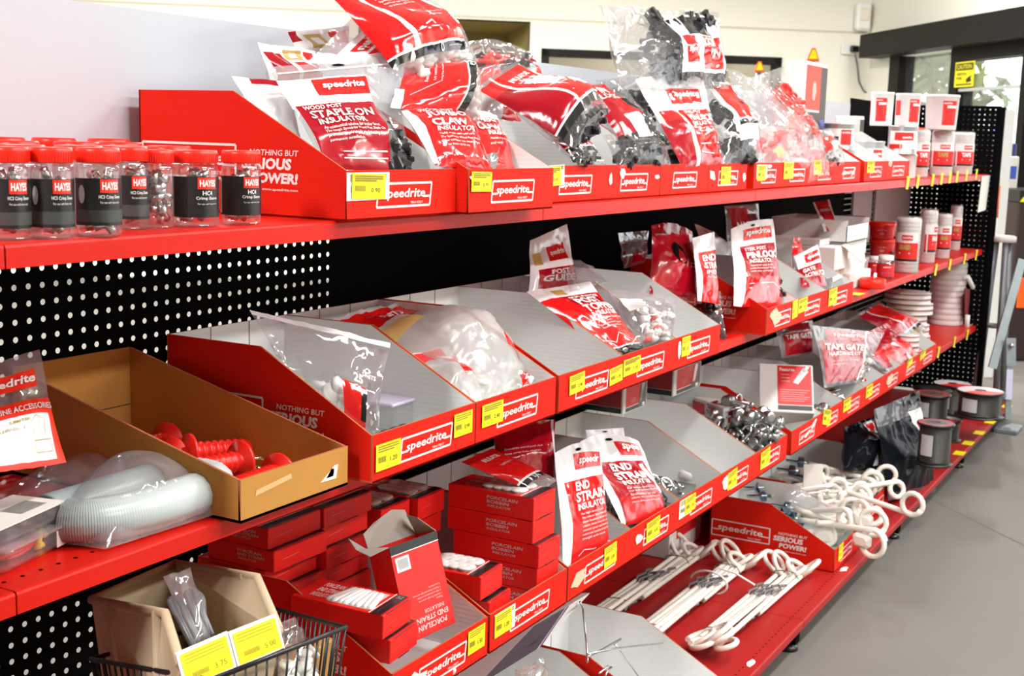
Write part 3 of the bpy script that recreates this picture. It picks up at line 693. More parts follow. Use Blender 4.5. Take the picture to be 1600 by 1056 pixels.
def std_regions(red=BAG_R, u0=.06, u1=.94, lo=.0, hi=.775, logo=(.28, .80, .815, .915), edge=True):
    r = [(BAG_W, 0, 0, 1, 1), (red, u0, lo, u1, hi)]
    if logo: r.append((BAG_R, logo[0], logo[2], logo[1], logo[3]))
    return r
def std_texts(lines, para, u0=.16, u1=.86, top=.74, logo=(.33, .77, .835, .905)):
    T = []
    if logo: T.append(('speedrite', logo[0], logo[2], logo[1], logo[3], PRINT_W, .05, .15))
    v = top
    for (s, h, f) in lines: T.append((s, u0, v - h, u0 + (u1 - u0) * f, v, PRINT_W, .05 if h > .05 else .03, .15)); v -= h + .018
    v -= .008
    for s in para:
        T.append((s, u0, v - .024, u0 + min(u1 - u0, .026 * len(s)), v, PRINT_W, .005, .1)); v -= .034
    return T
HSE = [((.2, .06), (.3, .10)), ((.3, .10), (.42, .095)), ((.42, .095), (.62, .12)), ((.62, .12), (.86, .09))]
G1 = 'bags heaped on the top shelf bins'
# ---- top shelf, from the near end
bag('upright clear zip bag with white title panel and crimson print in the nearest red bin',
    [(505, 262, 0, .605), (648, 276, .01), (618, 86, .15), (420, 105, 0, .60)], .045, .02,
    [(FILM_H, 0, .0, 1, 1), (BAG_W, 0, .60, .70, .86), (BAG_R, .25, .68, .705, .845), (BAG_RD, .02, .0, .70, .60), (FILM, .74, 0, 1, .6)],
    [('speedrite', .31, .73, .67, .81, PRINT_W, .05, .12), ('WOOD POST', .06, .545, .38, .585, PRINT_W, .03, .15), ('STAPLE ON', .07, .445, .64, .53, PRINT_G, .05, .15), ('INSULATOR', .09, .375, .52, .435, PRINT_W, .04, .15),
     ('An economical solution for smaller farms.', .10, .325, .62, .355, PRINT_W, .005), ('The tough Speedrite Wood Post Staple On', .10, .285, .66, .315, PRINT_W, .005), ('provides simple single staple holding for', .11, .245, .64, .275, PRINT_W, .005), ('permanent installation.', .11, .205, .42, .235, PRINT_W, .005)],
    group=G1, contents=('black', 16, .05, .03, .32, .72, .95), seed=1, zipline=.925, flat=.72, lines=[((.2, .12), (.66, .13)), ((.2, .07), (.66, .08))])
bag('folded white bag corner poking up left of the zip bag in the nearest red bin', [(410, 205, 0, .585), (470, 215, .12), (450, 128, .18), (362, 119, 0, .585)], .02, .01, [(BAG_W, 0, 0, 1, 1), (BAG_RD, .3, .9, 1, 1)], (), group=G1, seed=2, flat=.9, hole=False)
bag('open-mouthed bag with a gold crest and crimson inside, left-most of the heap', [(428, 150, .22), (505, 140, .22), (492, 80, .24), (402, 66, .24)], .03, .02, [(BAG_W, 0, 0, 1, 1), (BAG_RD, .05, 0, .36, .84), (BAG_R, .42, .0, .96, .62), (GOLD, .40, .68, .68, .92), (BAG_W, .48, .74, .60, .86), (BAG_R, .74, .7, .92, .92)],
    (), group=G1, seed=3, flat=.9, hole=False, wr=.009)
bag('white bag end with a gold crest behind the heap, close to the white backboard', [(462, 92, .28), (552, 100, .28), (545, 40, .3), (450, 50, .3)], .02, .02, [(BAG_W, 0, 0, 1, 1), (GOLD, .2, .3, .5, .85), (BAG_W, .28, .42, .42, .72), (BAG_R, .65, .5, .95, .9), (BAG_RD, 0, .6, .12, 1)], (), group=G1, seed=4, flat=.9, hole=False)
bag('pinkish white bag lying folded under the big topmost red bag', [(625, 108, .16), (690, 60, .2), (560, 18, .22), (480, 98, .16)], .03, .02, [(BAG_W, 0, 0, 1, 1), (BAG_R, .18, .0, .80, .52), (FILM_H, .2, .8, .9, 1), (BAG_R, .25, .56, .78, .72)],
    [('speedrite', .28, .58, .76, .70, PRINT_W, .05)], group=G1, seed=5, flat=.85, hole=False, wr=.006)
bag('big red bag tipped over atop the heap, black strip at its lower end', [(622, 120, .11), (748, 96, .13), (648, -45, .24), (506, -18, .22)], .05, .03,
    [(FILM_H, 0, 0, 1, 1), (BAG_R, .0, .17, .84, 1), (BAG_W, .20, .17, .245, 1), (BAG_W, .0, .155, .80, .175), (BAG_K, .0, .09, .80, .155), (FILM, .84, .1, 1, 1)],
    [('INSULATOR', .30, .80, .72, .87, PRINT_W, .04), ('Holds rope, tape and wire on', .3, .745, .7, .775, PRINT_W, .005), ('Speedrite Wood Post Claw', .3, .705, .68, .735, PRINT_W, .005), ('insulator can secure rope', .3, .665, .66, .695, PRINT_W, .005), ('up to 8mm (5/16 in)', .3, .625, .6, .655, PRINT_W, .005), ('WARNING keep out of reach', .5, .46, .74, .48, PRINT_W, .0), ('of small children', .5, .42, .68, .44, PRINT_W, .0), ('www.speedrite.com', .55, .115, .74, .13, PRINT_W, .0)],
    group=G1, contents=('white', 14, .035, .02, .16), seed=6, flat=.95, hole=False, wr=.006, bmax=.3, spots=[(.47, .123, .022, PRINT_W), (.47, .123, .014, BAG_K)], lines=[((.27, .3), (.45, .36)), ((.45, .36), (.5, .25))])
bag('red bag lying sideways in the second bin with white insulators showing at its clear end', [(748, 190, .07), (745, 100, .14), (628, 96, .14), (610, 168, .07)], .045, .03,
    [(FILM_H, 0, 0, 1, 1), (BAG_R, .0, .34, .96, .95), (BAG_W, 0, .325, .96, .345), (BAG_K, .0, .24, .96, .325), (BAG_W, 0, .9, .4, 1)],
    [('Features', .5, .7, .8, .73, PRINT_W, .01), ('UV stabilised', .5, .64, .85, .66, PRINT_W, 0.), ('long life design', .45, .58, .85, .60, PRINT_W, 0.)], group=G1, contents=('white', 16, .03, .03, .24), seed=7, flat=.97, hole=False, bmax=.25, spots=[(.75, .283, .05, PRINT_W), (.75, .283, .035, BAG_K)], lines=[((.25, .85), (.45, .6)), ((.1, .5), (.9, .5))])
JT = [('WOOD POST', .16, .70, .66, .75, PRINT_W, .03, .15), ('JUMBO', .16, .57, .78, .685, PRINT_W, .06, .15), ('CLAW', .16, .45, .72, .555, PRINT_W, .06, .15), ('INSULATOR', .18, .385, .78, .44, PRINT_W, .04, .15)]
JP = [('Holds rope, tape and wire.', .18, .33, .74, .36, PRINT_W, .005), ('The Speedrite Wood Post Jumbo', .18, .285, .82, .315, PRINT_W, .005), ('Claw insulator can secure rope', .18, .24, .8, .27, PRINT_W, .005), ('up to 8mm (5/16 in)', .18, .195, .6, .225, PRINT_W, .005)]
bag('red bag with big white jumbo lettering standing in the second top-shelf bin', [(680, 258, -.02), (772, 268, -.02), (722, 150, .10), (610, 150, .10)], .045, .02,
    [(BAG_R, 0, 0, 1, 1), (BAG_W, .0, .02, .07, 1), (BAG_W, .07, .80, .6, 1), (FILM_H, .9, .1, 1, .3)], JT + JP, group=G1, seed=8, flat=1.0, hole=False, bmax=.45, wr=.005)
bag('second jumbo-lettered red bag, squeezed against the right side of the second bin', [(745, 268, .0), (806, 262, .02), (776, 180, .12), (722, 165, .12)], .035, .02,
    [(BAG_R, 0, 0, 1, 1), (FILM_H, .0, .0, .45, .18), (BAG_W, .0, .9, 1, 1)], [('JUMBO', .12, .74, .86, .9, PRINT_W, .06, .2), ('CLAW', .14, .56, .82, .72, PRINT_W, .06, .2), ('INSULATOR', .3, .45, .95, .54, PRINT_W, .04, .2), ('Holds rope, tape', .3, .36, .9, .40, PRINT_W, .005), ('and wire', .3, .3, .6, .34, PRINT_W, .005)], group=G1, seed=9, flat=1, hole=False)
bag('long red bag lying over the third bin, its dark open end toward the aisle', [(898, 232, -.02), (955, 172, .02), (806, 96, .2), (742, 138, .18)], .06, .04,
    [(FILM, 0, 0, 1, 1), (BAG_R, .0, .20, .95, .96), (BAG_W, .30, .18, .345, 1), (BAG_RD, 0, .2, .30, .8), (BAG_W, .0, .185, .95, .205), (BAG_K, .0, .12, .95, .185), (FILM, .95, 0, 1, .7)],
    [('INSULATOR', .42, .80, .86, .86, PRINT_W, .04), ('Speedrite Steel Post', .42, .74, .84, .765, PRINT_W, .005), ('pinlock insulator for', .42, .70, .84, .725, PRINT_W, .005), ('high tensile wire and', .42, .66, .84, .685, PRINT_W, .005), ('poly products', .42, .62, .7, .645, PRINT_W, .005), ('WARNING', .6, .34, .8, .36, PRINT_W, .0)], group=G1, contents=('black', 18, .05, .0, .16), seed=10, flat=.97, hole=False, bmax=.25, lines=[((.4, .5), (.6, .42)), ((.6, .42), (.88, .5)), ((.4, .3), (.9, .28))])
bag('domed clear bag with grey and red contents at the back of the third bin', [(728, 140, .26), (850, 150, .24), (832, 84, .28), (728, 66, .3)], .05, .04, [(FILM, 0, 0, 1, 1), (BAG_R, .72, .1, .95, .75), (FILM_H, 0, 0, .3, .4)], (), group=G1, contents=(('black', 'red', 'dark'), 26, .05, .1, .8), seed=11, flat=1, arch=.02, hole=False)
bag('red bag end with a clear tip poking out under the long red bag', [(905, 258, .02), (948, 256, .02), (890, 190, .09), (830, 185, .1)], .03, .02, [(FILM, 0, 0, 1, 1), (BAG_R, 0, .34, 1, 1), (BAG_W, 0, .32, 1, .345), (BAG_K, 0, .24, 1, .32)], [('NAIL', .2, .75, .8, .9, PRINT_W, .05)], group=G1, contents=('black', 10, .03, .02, .25), seed=12, flat=1, hole=False)
bag('white bag behind the third bin with a red spot, under the long red bag', [(745, 185, .2), (815, 190, .2), (800, 130, .26), (742, 135, .26)], .02, .02, [(BAG_W, 0, 0, 1, 1), (BAG_R, .5, .0, 1, .25)], (), group=G1, seed=13, flat=1, hole=False)
bag('clear bag with a red strip, white card and black fittings in the fourth bin', [(985, 238, .06), (1052, 232, .06), (968, 125, .2), (898, 130, .2)], .05, .03,
    [(FILM, 0, 0, 1, 1), (BAG_R, .0, .42, .62, .97), (BAG_RD, 0, .2, .25, .8), (BAG_W, .26, .14, .56, .45), (BAG_K, .56, .5, .66, .7)], [('PIN', .15, .8, .5, .9, PRINT_W, .05), ('LOCK', .15, .7, .55, .78, PRINT_W, .05)], group=G1, contents=('black', 24, .05, .02, .5, .4, .95), seed=14, flat=1, hole=False, wr=.007)
bag('clear bag of black fittings low in the fourth bin', [(965, 262, .03), (1050, 258, .03), (1030, 205, .1), (940, 210, .1)], .035, .02, [(FILM, 0, 0, 1, 1)], (), group=G1, contents=('black', 24, .045, .05, .75), seed=15, flat=1, hole=False)
bag('clear bag of black clips at the back between the fourth and fifth bins', [(955, 190, .24), (1030, 195, .22), (1010, 118, .26), (930, 125, .27)], .04, .03, [(FILM, 0, 0, 1, 1), (FILM_H, .0, .7, 1, 1)], (), group=G1, contents=('black', 22, .06, .05, .7), seed=16, flat=1, hole=False)
bag('white-headed red bag with pin lettering standing in the fifth bin', [(1066, 262, .03), (1132, 256, .03), (1098, 122, .14), (992, 124, .16)], .05, .02,
    [(BAG_W, 0, 0, 1, 1), (BAG_R, .05, .0, .94, .62), (BAG_R, .36, .70, .86, .86), (BAG_W, .30, .0, .37, .66), (BAG_RD, 0, 0, .30, .5), (FILM, .90, .1, 1, .6)],
    [('speedrite', .42, .755, .82, .835, PRINT_W, .05), ('STEEL POST', .42, .565, .74, .605, PRINT_W, .03), ('PINLOCK', .42, .47, .93, .555, PRINT_W, .06), ('INSULATOR', .42, .41, .8, .46, PRINT_W, .04), ('The Speedrite pinlock', .43, .365, .84, .39, PRINT_W, .005), ('insulator for steel posts', .43, .33, .88, .355, PRINT_W, .005)], group=G1, seed=17, arch=.012, wr=.007, flat=.8, lines=[((.4, .2), (.9, .22)), ((.4, .12), (.7, .1))])
bag('clear bag of black insulators with a red strip and white card in the sixth bin', [(1132, 258, .03), (1192, 250, .03), (1150, 128, .16), (1092, 128, .16)], .05, .03,
    [(FILM, 0, 0, 1, 1), (BAG_W, .20, .30, .30, 1), (BAG_R, .30, .42, .80, .95), (BAG_W, .26, .20, .80, .36), (BAG_K, .28, .36, .80, .42), (BAG_W, .28, .42, .8, .44)], (), group=G1, contents=('black', 34, .05, .02, .75), seed=18, flat=1, hole=False, wr=.006)
bag('huge clear bag of dark fittings with an upside-down red card, topmost above the fifth bin', [(968, 140, .12), (1140, 138, .12), (1124, 18, .2), (936, 8, .2)], .08, .06,
    [(FILM, 0, 0, 1, 1), (FILM_H, 0, 0, .3, .5), (FILM_H, 0, .5, .2, 1), (BAG_W, .47, .16, .93, .93), (BAG_K, .58, .62, .84, .90), (BAG_R, .66, .20, .89, .60), (BAG_R, .50, .26, .60, .60)],
    [('LOCK', .67, .46, .80, .58, PRINT_W, .05), ('PIN', .74, .34, .86, .44, PRINT_W, .05), ('speed', .51, .36, .59, .46, PRINT_W, .03)], group=G1, contents=('black', 70, .055, .15, .92, .34, .95), seed=19, flat=1.0, hole=False, wr=.010, bmax=.45)
bag('pinkish clear bag standing left of the bag of red insulators', [(1160, 262, .05), (1298, 270, .03), (1238, 150, .14), (1136, 106, .2)], .05, .03, [(FILM_H, 0, 0, 1, 1)], (), group=G1, contents=('red', 12, .045, .05, .5, .05, .6), seed=20, flat=1, hole=False, wr=.008)
bag('tall clear bag full of red disc insulators above the eighth bin', [(1262, 285, .03), (1302, 276, .03), (1228, 102, .16), (1172, 122, .17)], .045, .03, [(FILM, 0, 0, 1, 1), (FILM_H, .0, .0, .25, 1)], (), group=G1, contents=('red', 46, .05, .04, .82, .35, .95), seed=21, flat=1, hole=False, wr=.008)
bag('small clear bag with red and black fittings in the ninth bin', [(1290, 262, .03), (1324, 258, .03), (1298, 200, .14), (1268, 206, .14)], .03, .02, [(FILM, 0, 0, 1, 1), (BAG_R, .1, .3, .3, .9)], (), group=G1, contents=(('red', 'black', 'white'), 16, .035, .05, .8), seed=22, flat=1, hole=False)
# ---- second shelf
G2 = 'bags in and behind the second-shelf bins'
bag('large clear zip bag leaning in the second-shelf bin beside the brown box', [(462, 620, 0, .605), (592, 682, -.03), (610, 536, .04), (390, 484, 0, .605)], .045, .03,
    [(FILM, 0, 0, 1, 1), (BAG_W, 0, .945, 1, 1), (FILM_H, 0, 0, .16, .945), (BAG_R, .58, .02, .84, .36), (BAG_K, .78, .06, .84, .30), (BAG_W, .74, .30, .84, .34)],
    [('25', .70, .38, .80, .50, PRINT_W, .06, .1), ('UNITS', .80, .50, .93, .56, PRINT_W, .04, .1)], group=G2, contents=('white', 7, .04, .08, .36, .3, .6), seed=30, flat=.93, zipline=.945, hole=False, wr=.006)
bag('long milky bag stretched over the second-shelf bin, red at both ends', [(760, 655, -.03), (838, 590, .02), (640, 468, .3), (510, 500, .27)], .19, .03,
    [(MILK, 0, 0, 1, 1), (BAG_R, .0, .78, 1, .97), (mat('yellow_tinted_film', (.85, .66, .25), .3, spec=.5), 0, .62, .34, .74), (BAG_R, .72, .10, .80, .34), (BAG_R, .86, .02, 1, .26)],
    [('25 UNITS', .3, .84, .62, .9, PRINT_W, .03)], back=BAG_W, group=G2, contents=('white', 8, .05, .1, .5), seed=31, flat=1, hole=False, wr=.010)
bag('milky bag with a red folded band, front-left of the white bags in the second-shelf bin', [(705, 655, -.02), (760, 628, -.02), (700, 540, .1), (630, 556, .1)], .04, .02, [(MILK, 0, 0, 1, 1), (BAG_R, .0, .80, .8, .98), (BAG_R, .55, .35, .95, .80)], (), group=G2, contents=('white', 5, .04, .1, .4), seed=32, flat=1, hole=False, wr=.007)
bag('small milky bag with a red bottom label, front-right of the white bags', [(740, 668, -.04), (838, 622, -.04), (830, 560, .03), (735, 590, .03)], .03, .02, [(MILK, 0, 0, 1, 1), (BAG_R, .72, .3, .92, .75), (BAG_R, .05, .0, .25, .2)], [('25', .76, .42, .88, .6, PRINT_W, .04)], group=G2, contents=('white', 7, .04, .1, .6), seed=33, flat=1, hole=False, wr=.007)
bag('slanted red bag with white topper lettering tucked behind the divider of two bins', [(950, 560, -.02), (1008, 545, -.04), (922, 440, .12), (822, 456, .15)], .045, .02,
    [(BAG_R, 0, 0, 1, 1), (BAG_W, 0, .84, 1, 1), (BAG_RD, .32, .66, .9, .84), (BAG_K, .2, .0, 1, .07), (BAG_W, .0, .07, 1, .085), (GOLD, .30, .87, .5, .96)],
    [('DUAL PURPOSE', .38, .765, .9, .805, PRINT_W, .03), ('POST', .36, .64, .8, .755, PRINT_W, .06), ('TOPPER', .34, .52, .95, .63, PRINT_W, .06), ('INSULATOR', .34, .45, .85, .51, PRINT_W, .04), ('Use with all tape, rope and wire', .33, .40, .9, .425, PRINT_W, .005), ('Y and T posts.', .33, .365, .6, .39, PRINT_W, .005), ('Speedrite Post Topper', .33, .33, .8, .355, PRINT_W, .005), ('insulators protect', .33, .295, .75, .32, PRINT_W, .005)], group=G2, seed=34, flat=1, hole=False, bmax=.5, lines=[((.2, .18), (.4, .13)), ((.4, .13), (.55, .22)), ((.55, .22), (.8, .12))])
bag('upright bag with a white head and gold mark at the back of the second shelf', [(824, 470, .2), (908, 472, .2), (886, 350, .24), (828, 376, .24)], .04, .02, [(BAG_W, 0, 0, 1, 1), (BAG_RD, .1, .0, .95, .48), (BAG_R, .38, .58, .84, .80), (GOLD, .06, .55, .24, .75)],
    [('speedrite', .43, .64, .8, .74, PRINT_W, .05), ('POST', .3, .38, .7, .45, PRINT_G, .04), ('GUIDE', .16, .28, .88, .37, PRINT_G, .05)], group=G2, seed=35, wr=.006, hole=False)
bag('pale flattened bag lying over the bin behind the slanted red bag', [(890, 455, .1), (950, 440, .12), (905, 405, .25), (878, 410, .25)], .02, .01, [(FILM_H, 0, 0, 1, 1)], (), group=G2, seed=36, flat=1, hole=False)
bag('clear zip bag with white card and small mixed fittings in the torn-sticker bin', [(985, 540, -.03), (1052, 528, -.05), (1058, 465, .03), (950, 452, .1)], .035, .02, [(FILM, 0, 0, 1, 1), (FILM_H, 0, .85, 1, 1), (BAG_W, .1, .5, .45, .85)], (), group=G2, contents=(('white', 'white', 'red'), 22, .026, .05, .55, .3, .9), seed=37, flat=.9, hole=False)
bag('crimson bag turned back to front with a black crest, standing on the second shelf', [(1015, 460, .12), (1098, 466, .08), (1082, 362, .14), (1018, 352, .16)], .05, .03, [(BAG_RD, 0, 0, 1, 1), (BAG_W, .90, .0, .97, .95)], [('speedrite', .05, .84, .3, .88, PRINT_G, .01), ('WARNING this bag', .68, .45, .88, .48, PRINT_G, 0.), ('is not a toy', .68, .4, .86, .43, PRINT_G, 0.)], group=G2, seed=38, flat=1.0, hole=False, wr=.007, arch=.015,
    spots=[(.48, .60, .13, BLACK)])
bag('narrow red bag edge lettered in white right of the crimson bag', [(1090, 470, .05), (1124, 476, .03), (1116, 362, .1), (1082, 372, .1)], .02, .02, [(BAG_R, 0, 0, 1, 1), (BAG_W, 0, 0, .16, 1), (BAG_W, .0, .75, 1, 1)], [('END', .3, .6, .95, .7, PRINT_W, .05), ('STRA', .3, .48, .98, .58, PRINT_W, .05), ('INSU', .3, .4, .9, .46, PRINT_W, .04), ('For med', .35, .34, .85, .37, PRINT_W, .0)], group=G2, seed=39, hole=False)
bag('clear bag of black fittings hanging over the empty spot of the second shelf', [(1088, 560, .10), (1137, 533, .0), (1126, 455, .04), (1040, 446, .16)], .03, .025, [(FILM_D, 0, 0, 1, 1), (FILM_H, 0, .88, 1, 1)], [('5', .3, .5, .42, .62, PRINT_W, .05)], group=G2, contents=('black', 30, .05, .03, .72), seed=40, flat=.92, hole=False)
bag('white tapered bag end lying behind the crimson bag', [(1100, 395, .22), (1142, 405, .2), (1120, 365, .26), (1085, 350, .27)], .03, .02, [(BAG_W, 0, 0, 1, 1)], (), group=G2, seed=41, flat=1, hole=False)
bag('white-edged red bag with pin lettering, upright in the beige-patched bin', [(1146, 478, .0), (1226, 486, -.03), (1208, 342, .08), (1142, 358, .1)], .04, .02,
    std_regions(BAG_RD, .06, .97, 0, .74, (.26, .93, .80, .93)) + [(BAG_W, .06, 0, .15, .74), (BAG_R, .16, .0, .97, .34)],
    [('speedrite', .32, .835, .88, .915, PRINT_W, .05), ('STEEL POST', .24, .665, .7, .705, PRINT_W, .03), ('PINLOCK', .22, .56, .94, .65, PRINT_W, .06), ('INSULATOR', .24, .50, .75, .55, PRINT_W, .04), ('Speedrite steel post', .24, .455, .72, .48, PRINT_W, .005), ('pinlock insulator for use', .24, .42, .8, .445, PRINT_W, .005), ('with wire and tape', .24, .385, .7, .41, PRINT_W, .005)], group=G2, seed=42, arch=.012, contents=('black', 8, .04, .1, .4, .9, .98), flat=.86, lines=[((.2, .25), (.7, .27)), ((.7, .27), (.9, .2)), ((.2, .2), (.9, .24))])
bag('dark clear bag with a black diamond, behind the upright bag with pin lettering', [(1136, 400, .18), (1195, 395, .18), (1185, 318, .22), (1132, 322, .22)], .03, .02, [(FILM_D, 0, 0, 1, 1), (BAG_RD, .1, .3, .62, .95), (BAG_W, .2, .05, .8, .5), (BAG_K, .58, .42, .88, .8)], [('NAIL', .2, .5, .6, .65, PRINT_W, .05)], group=G2, seed=43, hole=False, flat=1)
bag('small red bag with a pointed top in the bin before the white cartons', [(1232, 440, .08), (1262, 448, .05), (1250, 370, .12), (1240, 372, .12)], .02, .015, [(BAG_R, 0, 0, 1, 1), (FILM, .0, .0, .2, .6)], (), group=G2, seed=44, hole=False, flat=1)
bag('red gate bag with a white wavy head, second bag before the white cartons', [(1252, 450, .0), (1292, 446, -.02), (1278, 382, .06), (1242, 400, .08)], .02, .015, [(BAG_RD, 0, 0, 1, .55), (BAG_W, 0, .55, 1, 1), (BAG_R, .35, .65, .95, .9)], [('speed', .45, .7, .92, .84, PRINT_W, .05), ('GATE', .1, .38, .6, .5, PRINT_W, .06), ('ACTIVATOR', .1, .22, .98, .34, PRINT_W, .05)], group=G2, seed=45, hole=False)
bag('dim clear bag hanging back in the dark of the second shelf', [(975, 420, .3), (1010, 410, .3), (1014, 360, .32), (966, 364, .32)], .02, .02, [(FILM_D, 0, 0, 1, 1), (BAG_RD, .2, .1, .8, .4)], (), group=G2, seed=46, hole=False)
# ---- third shelf
G3 = 'bags in and behind the third-shelf bins'
EP = ['For high tension use.', 'The robust Speedrite End', 'Strain insulator insulates your', 'electric fence wires from your', 'strainer posts and features a', 'reinforced insulator for superior', 'strength under tension.']
bag('upright red bag of end-strain print nearest the aisle on the third shelf', [(880, 890, -.02), (955, 862, -.04), (938, 694, .03), (866, 708, .05)], .035, .02,
    std_regions(BAG_R, .08, 1, .0, .72, (.40, .97, .80, .93)) + [(BAG_W, .08, 0, .13, .78)],
    [('speedr', .5, .825, .93, .905, PRINT_W, .05, .15), ('END', .30, .625, .62, .70, PRINT_W, .05, .15), ('STRAIN', .26, .525, .95, .61, PRINT_W, .06, .15), ('INSULATOR', .26, .455, .86, .51, PRINT_W, .04, .15)] + [(s, .30, .405 - i * .036, .30 + min(.64, .023 * len(s)), .43 - i * .036, PRINT_W, .005, .1) for i, s in enumerate(EP)],
    group=G3, seed=50, arch=.012, flat=.86, hole=True, lines=[((.25, .07), (.35, .11)), ((.35, .11), (.55, .09)), ((.55, .09), (.95, .11))])
bag('red end-strain bag with a tall white head, right of the upright one', [(972, 822, -.03), (1052, 808, -.04), (998, 690, .05), (906, 690, .08)], .045, .03,
    std_regions(BAG_RD, .06, .9, .0, .74, (.56, .95, .80, .94)) + [(BAG_R, .1, 0, .8, .3), (FILM, .84, .0, 1, .5), (BAG_W, .80, .3, .86, .7)],
    [('spee', .64, .84, .92, .92, PRINT_W, .05), ('END', .24, .62, .6, .71, PRINT_W, .05), ('STRAIN', .2, .50, .84, .60, PRINT_W, .06), ('INSULATOR', .22, .43, .74, .49, PRINT_W, .04), ('For medium tension use.', .22, .375, .74, .40, PRINT_W, .005), ('The durable Speedrite Black End', .22, .335, .78, .36, PRINT_W, .005), ('Strain Insulator is a cost', .22, .295, .7, .32, PRINT_W, .005), ('effective way of insulating your', .22, .255, .78, .28, PRINT_W, .005), ('electric fence wires from your', .22, .215, .76, .24, PRINT_W, .005)], group=G3, contents=('black', 16, .05, .02, .4, .82, .98), seed=51, arch=.02, flat=.84, wr=.006)
bag('white crumpled bag head behind the two end-strain bags', [(930, 760, .08), (990, 760, .06), (975, 668, .1), (915, 672, .12)], .02, .02, [(BAG_W, 0, 0, 1, 1), (BAG_R, .0, .3, .5, .5)], (), group=G3, seed=52, wr=.008, flat=1)
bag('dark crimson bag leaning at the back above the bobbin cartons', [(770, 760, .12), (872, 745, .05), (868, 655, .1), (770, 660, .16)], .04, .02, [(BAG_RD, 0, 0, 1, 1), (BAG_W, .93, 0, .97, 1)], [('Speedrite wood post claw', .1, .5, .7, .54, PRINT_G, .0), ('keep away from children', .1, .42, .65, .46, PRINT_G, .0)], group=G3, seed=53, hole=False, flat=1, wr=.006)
bag('red bag with a black tip lying across the bobbin cartons', [(838, 772, .0), (872, 750, .0), (770, 700, .12), (720, 722, .12)], .03, .02, [(FILM_D, 0, 0, 1, 1), (BAG_R, 0, .26, 1, 1), (BAG_W, 0, .24, 1, .27), (BAG_K, 0, .16, 1, .24)], [('INSULATOR', .3, .8, .8, .88, PRINT_G, .03), ('WARNING', .3, .6, .7, .64, PRINT_G, 0.)], group=G3, seed=54, hole=False, flat=1)
bag('clear gate-kit bag with a red title panel, standing in the third-shelf bin', [(1288, 606, .0), (1352, 596, -.03), (1382, 520, .04), (1268, 508, .08)], .035, .02, [(FILM_H, 0, 0, 1, 1), (BAG_R, .16, .78, .76, .96), (BAG_RD, .03, .06, .72, .76), (FILM, .74, 0, 1, .8), (BAG_W, .72, .0, .75, 1)],
    [('speedrite', .24, .82, .7, .92, PRINT_W, .04), ('TAPE GATE', .08, .58, .7, .70, PRINT_W, .05), ('HARDWARE KIT', .1, .48, .64, .55, PRINT_W, .03), ('One complete kit for making', .12, .38, .6, .41, PRINT_W, .0), ('a tape gate', .12, .32, .4, .35, PRINT_W, .0)], group=G3, contents=(('white', 'red', 'steel'), 14, .035, .03, .4, .7, .98), seed=55, hole=False, flat=1)
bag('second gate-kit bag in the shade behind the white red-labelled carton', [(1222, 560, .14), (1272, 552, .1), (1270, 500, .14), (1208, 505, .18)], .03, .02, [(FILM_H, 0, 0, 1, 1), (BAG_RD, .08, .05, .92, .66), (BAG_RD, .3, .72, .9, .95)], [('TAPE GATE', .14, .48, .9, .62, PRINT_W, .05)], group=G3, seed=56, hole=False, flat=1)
bag('rolled red bag with yellow pieces, upper one beside the white reels', [(1418, 540, .03), (1450, 512, .06), (1372, 470, .2), (1338, 492, .18)], .04, .03, [(FILM, 0, 0, 1, 1), (BAG_R, 0, .22, .9, .95), (BAG_RD, 0, .22, .3, .95), (BAG_W, .30, .2, .34, .95), (BAG_W, 0, .2, .9, .225), (BAG_K, 0, .14, .9, .2), (YEL, .9, .3, 1, .75)], (), group=G3, contents=(('yellow', 'white', 'black'), 14, .035, .02, .2), seed=57, hole=False, flat=1)
bag('red bag with glossy black edges, lower one beside the white reels', [(1408, 590, -.04), (1452, 555, -.03), (1385, 505, .1), (1330, 530, .1)], .035, .02, [(BAG_R, 0, 0, 1, 1), (BAG_W, .42, 0, .48, 1), (FILM, 0, 0, .4, .2), (BAG_K, .0, .08, 1, .16), (BAG_RD, 0, .6, 1, 1)], (), group=G3, seed=58, hole=False, flat=1, wr=.008)
bag('clear bag with a small barcode card at the foot of the red bags', [(1392, 600, -.03), (1440, 580, -.04), (1400, 545, .03), (1358, 560, .03)], .02, .02, [(FILM, 0, 0, 1, 1), (BAG_RD, .1, .5, .9, 1), (BAG_W, .3, .35, .7, .6)], (), group=G3, contents=(('white', 'red'), 10, .03, .1, .6), seed=59, hole=False, flat=1)
# ---- base shelf
BAGD = mat('dark_bagged_fittings', (.005, .006, .009), .14, spec=.035, coat=0, bump=('crease', 10, .5))
bag('tall bag of black fittings with a red and white card, standing on the base shelf', [(1388, 782, -.14), (1462, 768, -.19), (1436, 610, -.1), (1366, 640, -.06)], .055, .05, [(BAGD, 0, 0, 1, .8), (FILM_H, 0, .8, 1, 1), (BAG_W, .70, .30, .98, .84), (BAG_R, .78, .42, .93, .72), (BAG_K, .74, .37, .93, .41), (FILM_D, 0, 0, 1, .08)],
    (), back=BAGD, group='black bags on the base shelf', seed=60, hole=False, flat=.86, wr=.012, bmax=.5)
bag('shorter dark bag leaning behind the tall black one on the base shelf', [(1318, 735, -.02), (1380, 735, -.08), (1366, 650, .0), (1318, 668, .04)], .06, .04, [(BAGD, 0, 0, 1, 1), (BAG_W, .62, .05, .9, .95), (BAG_R, .68, .3, .88, .9), (BAG_K, .66, .22, .86, .27)], (), back=BAGD, group='black bags on the base shelf', seed=61, hole=False, flat=1, wr=.009)
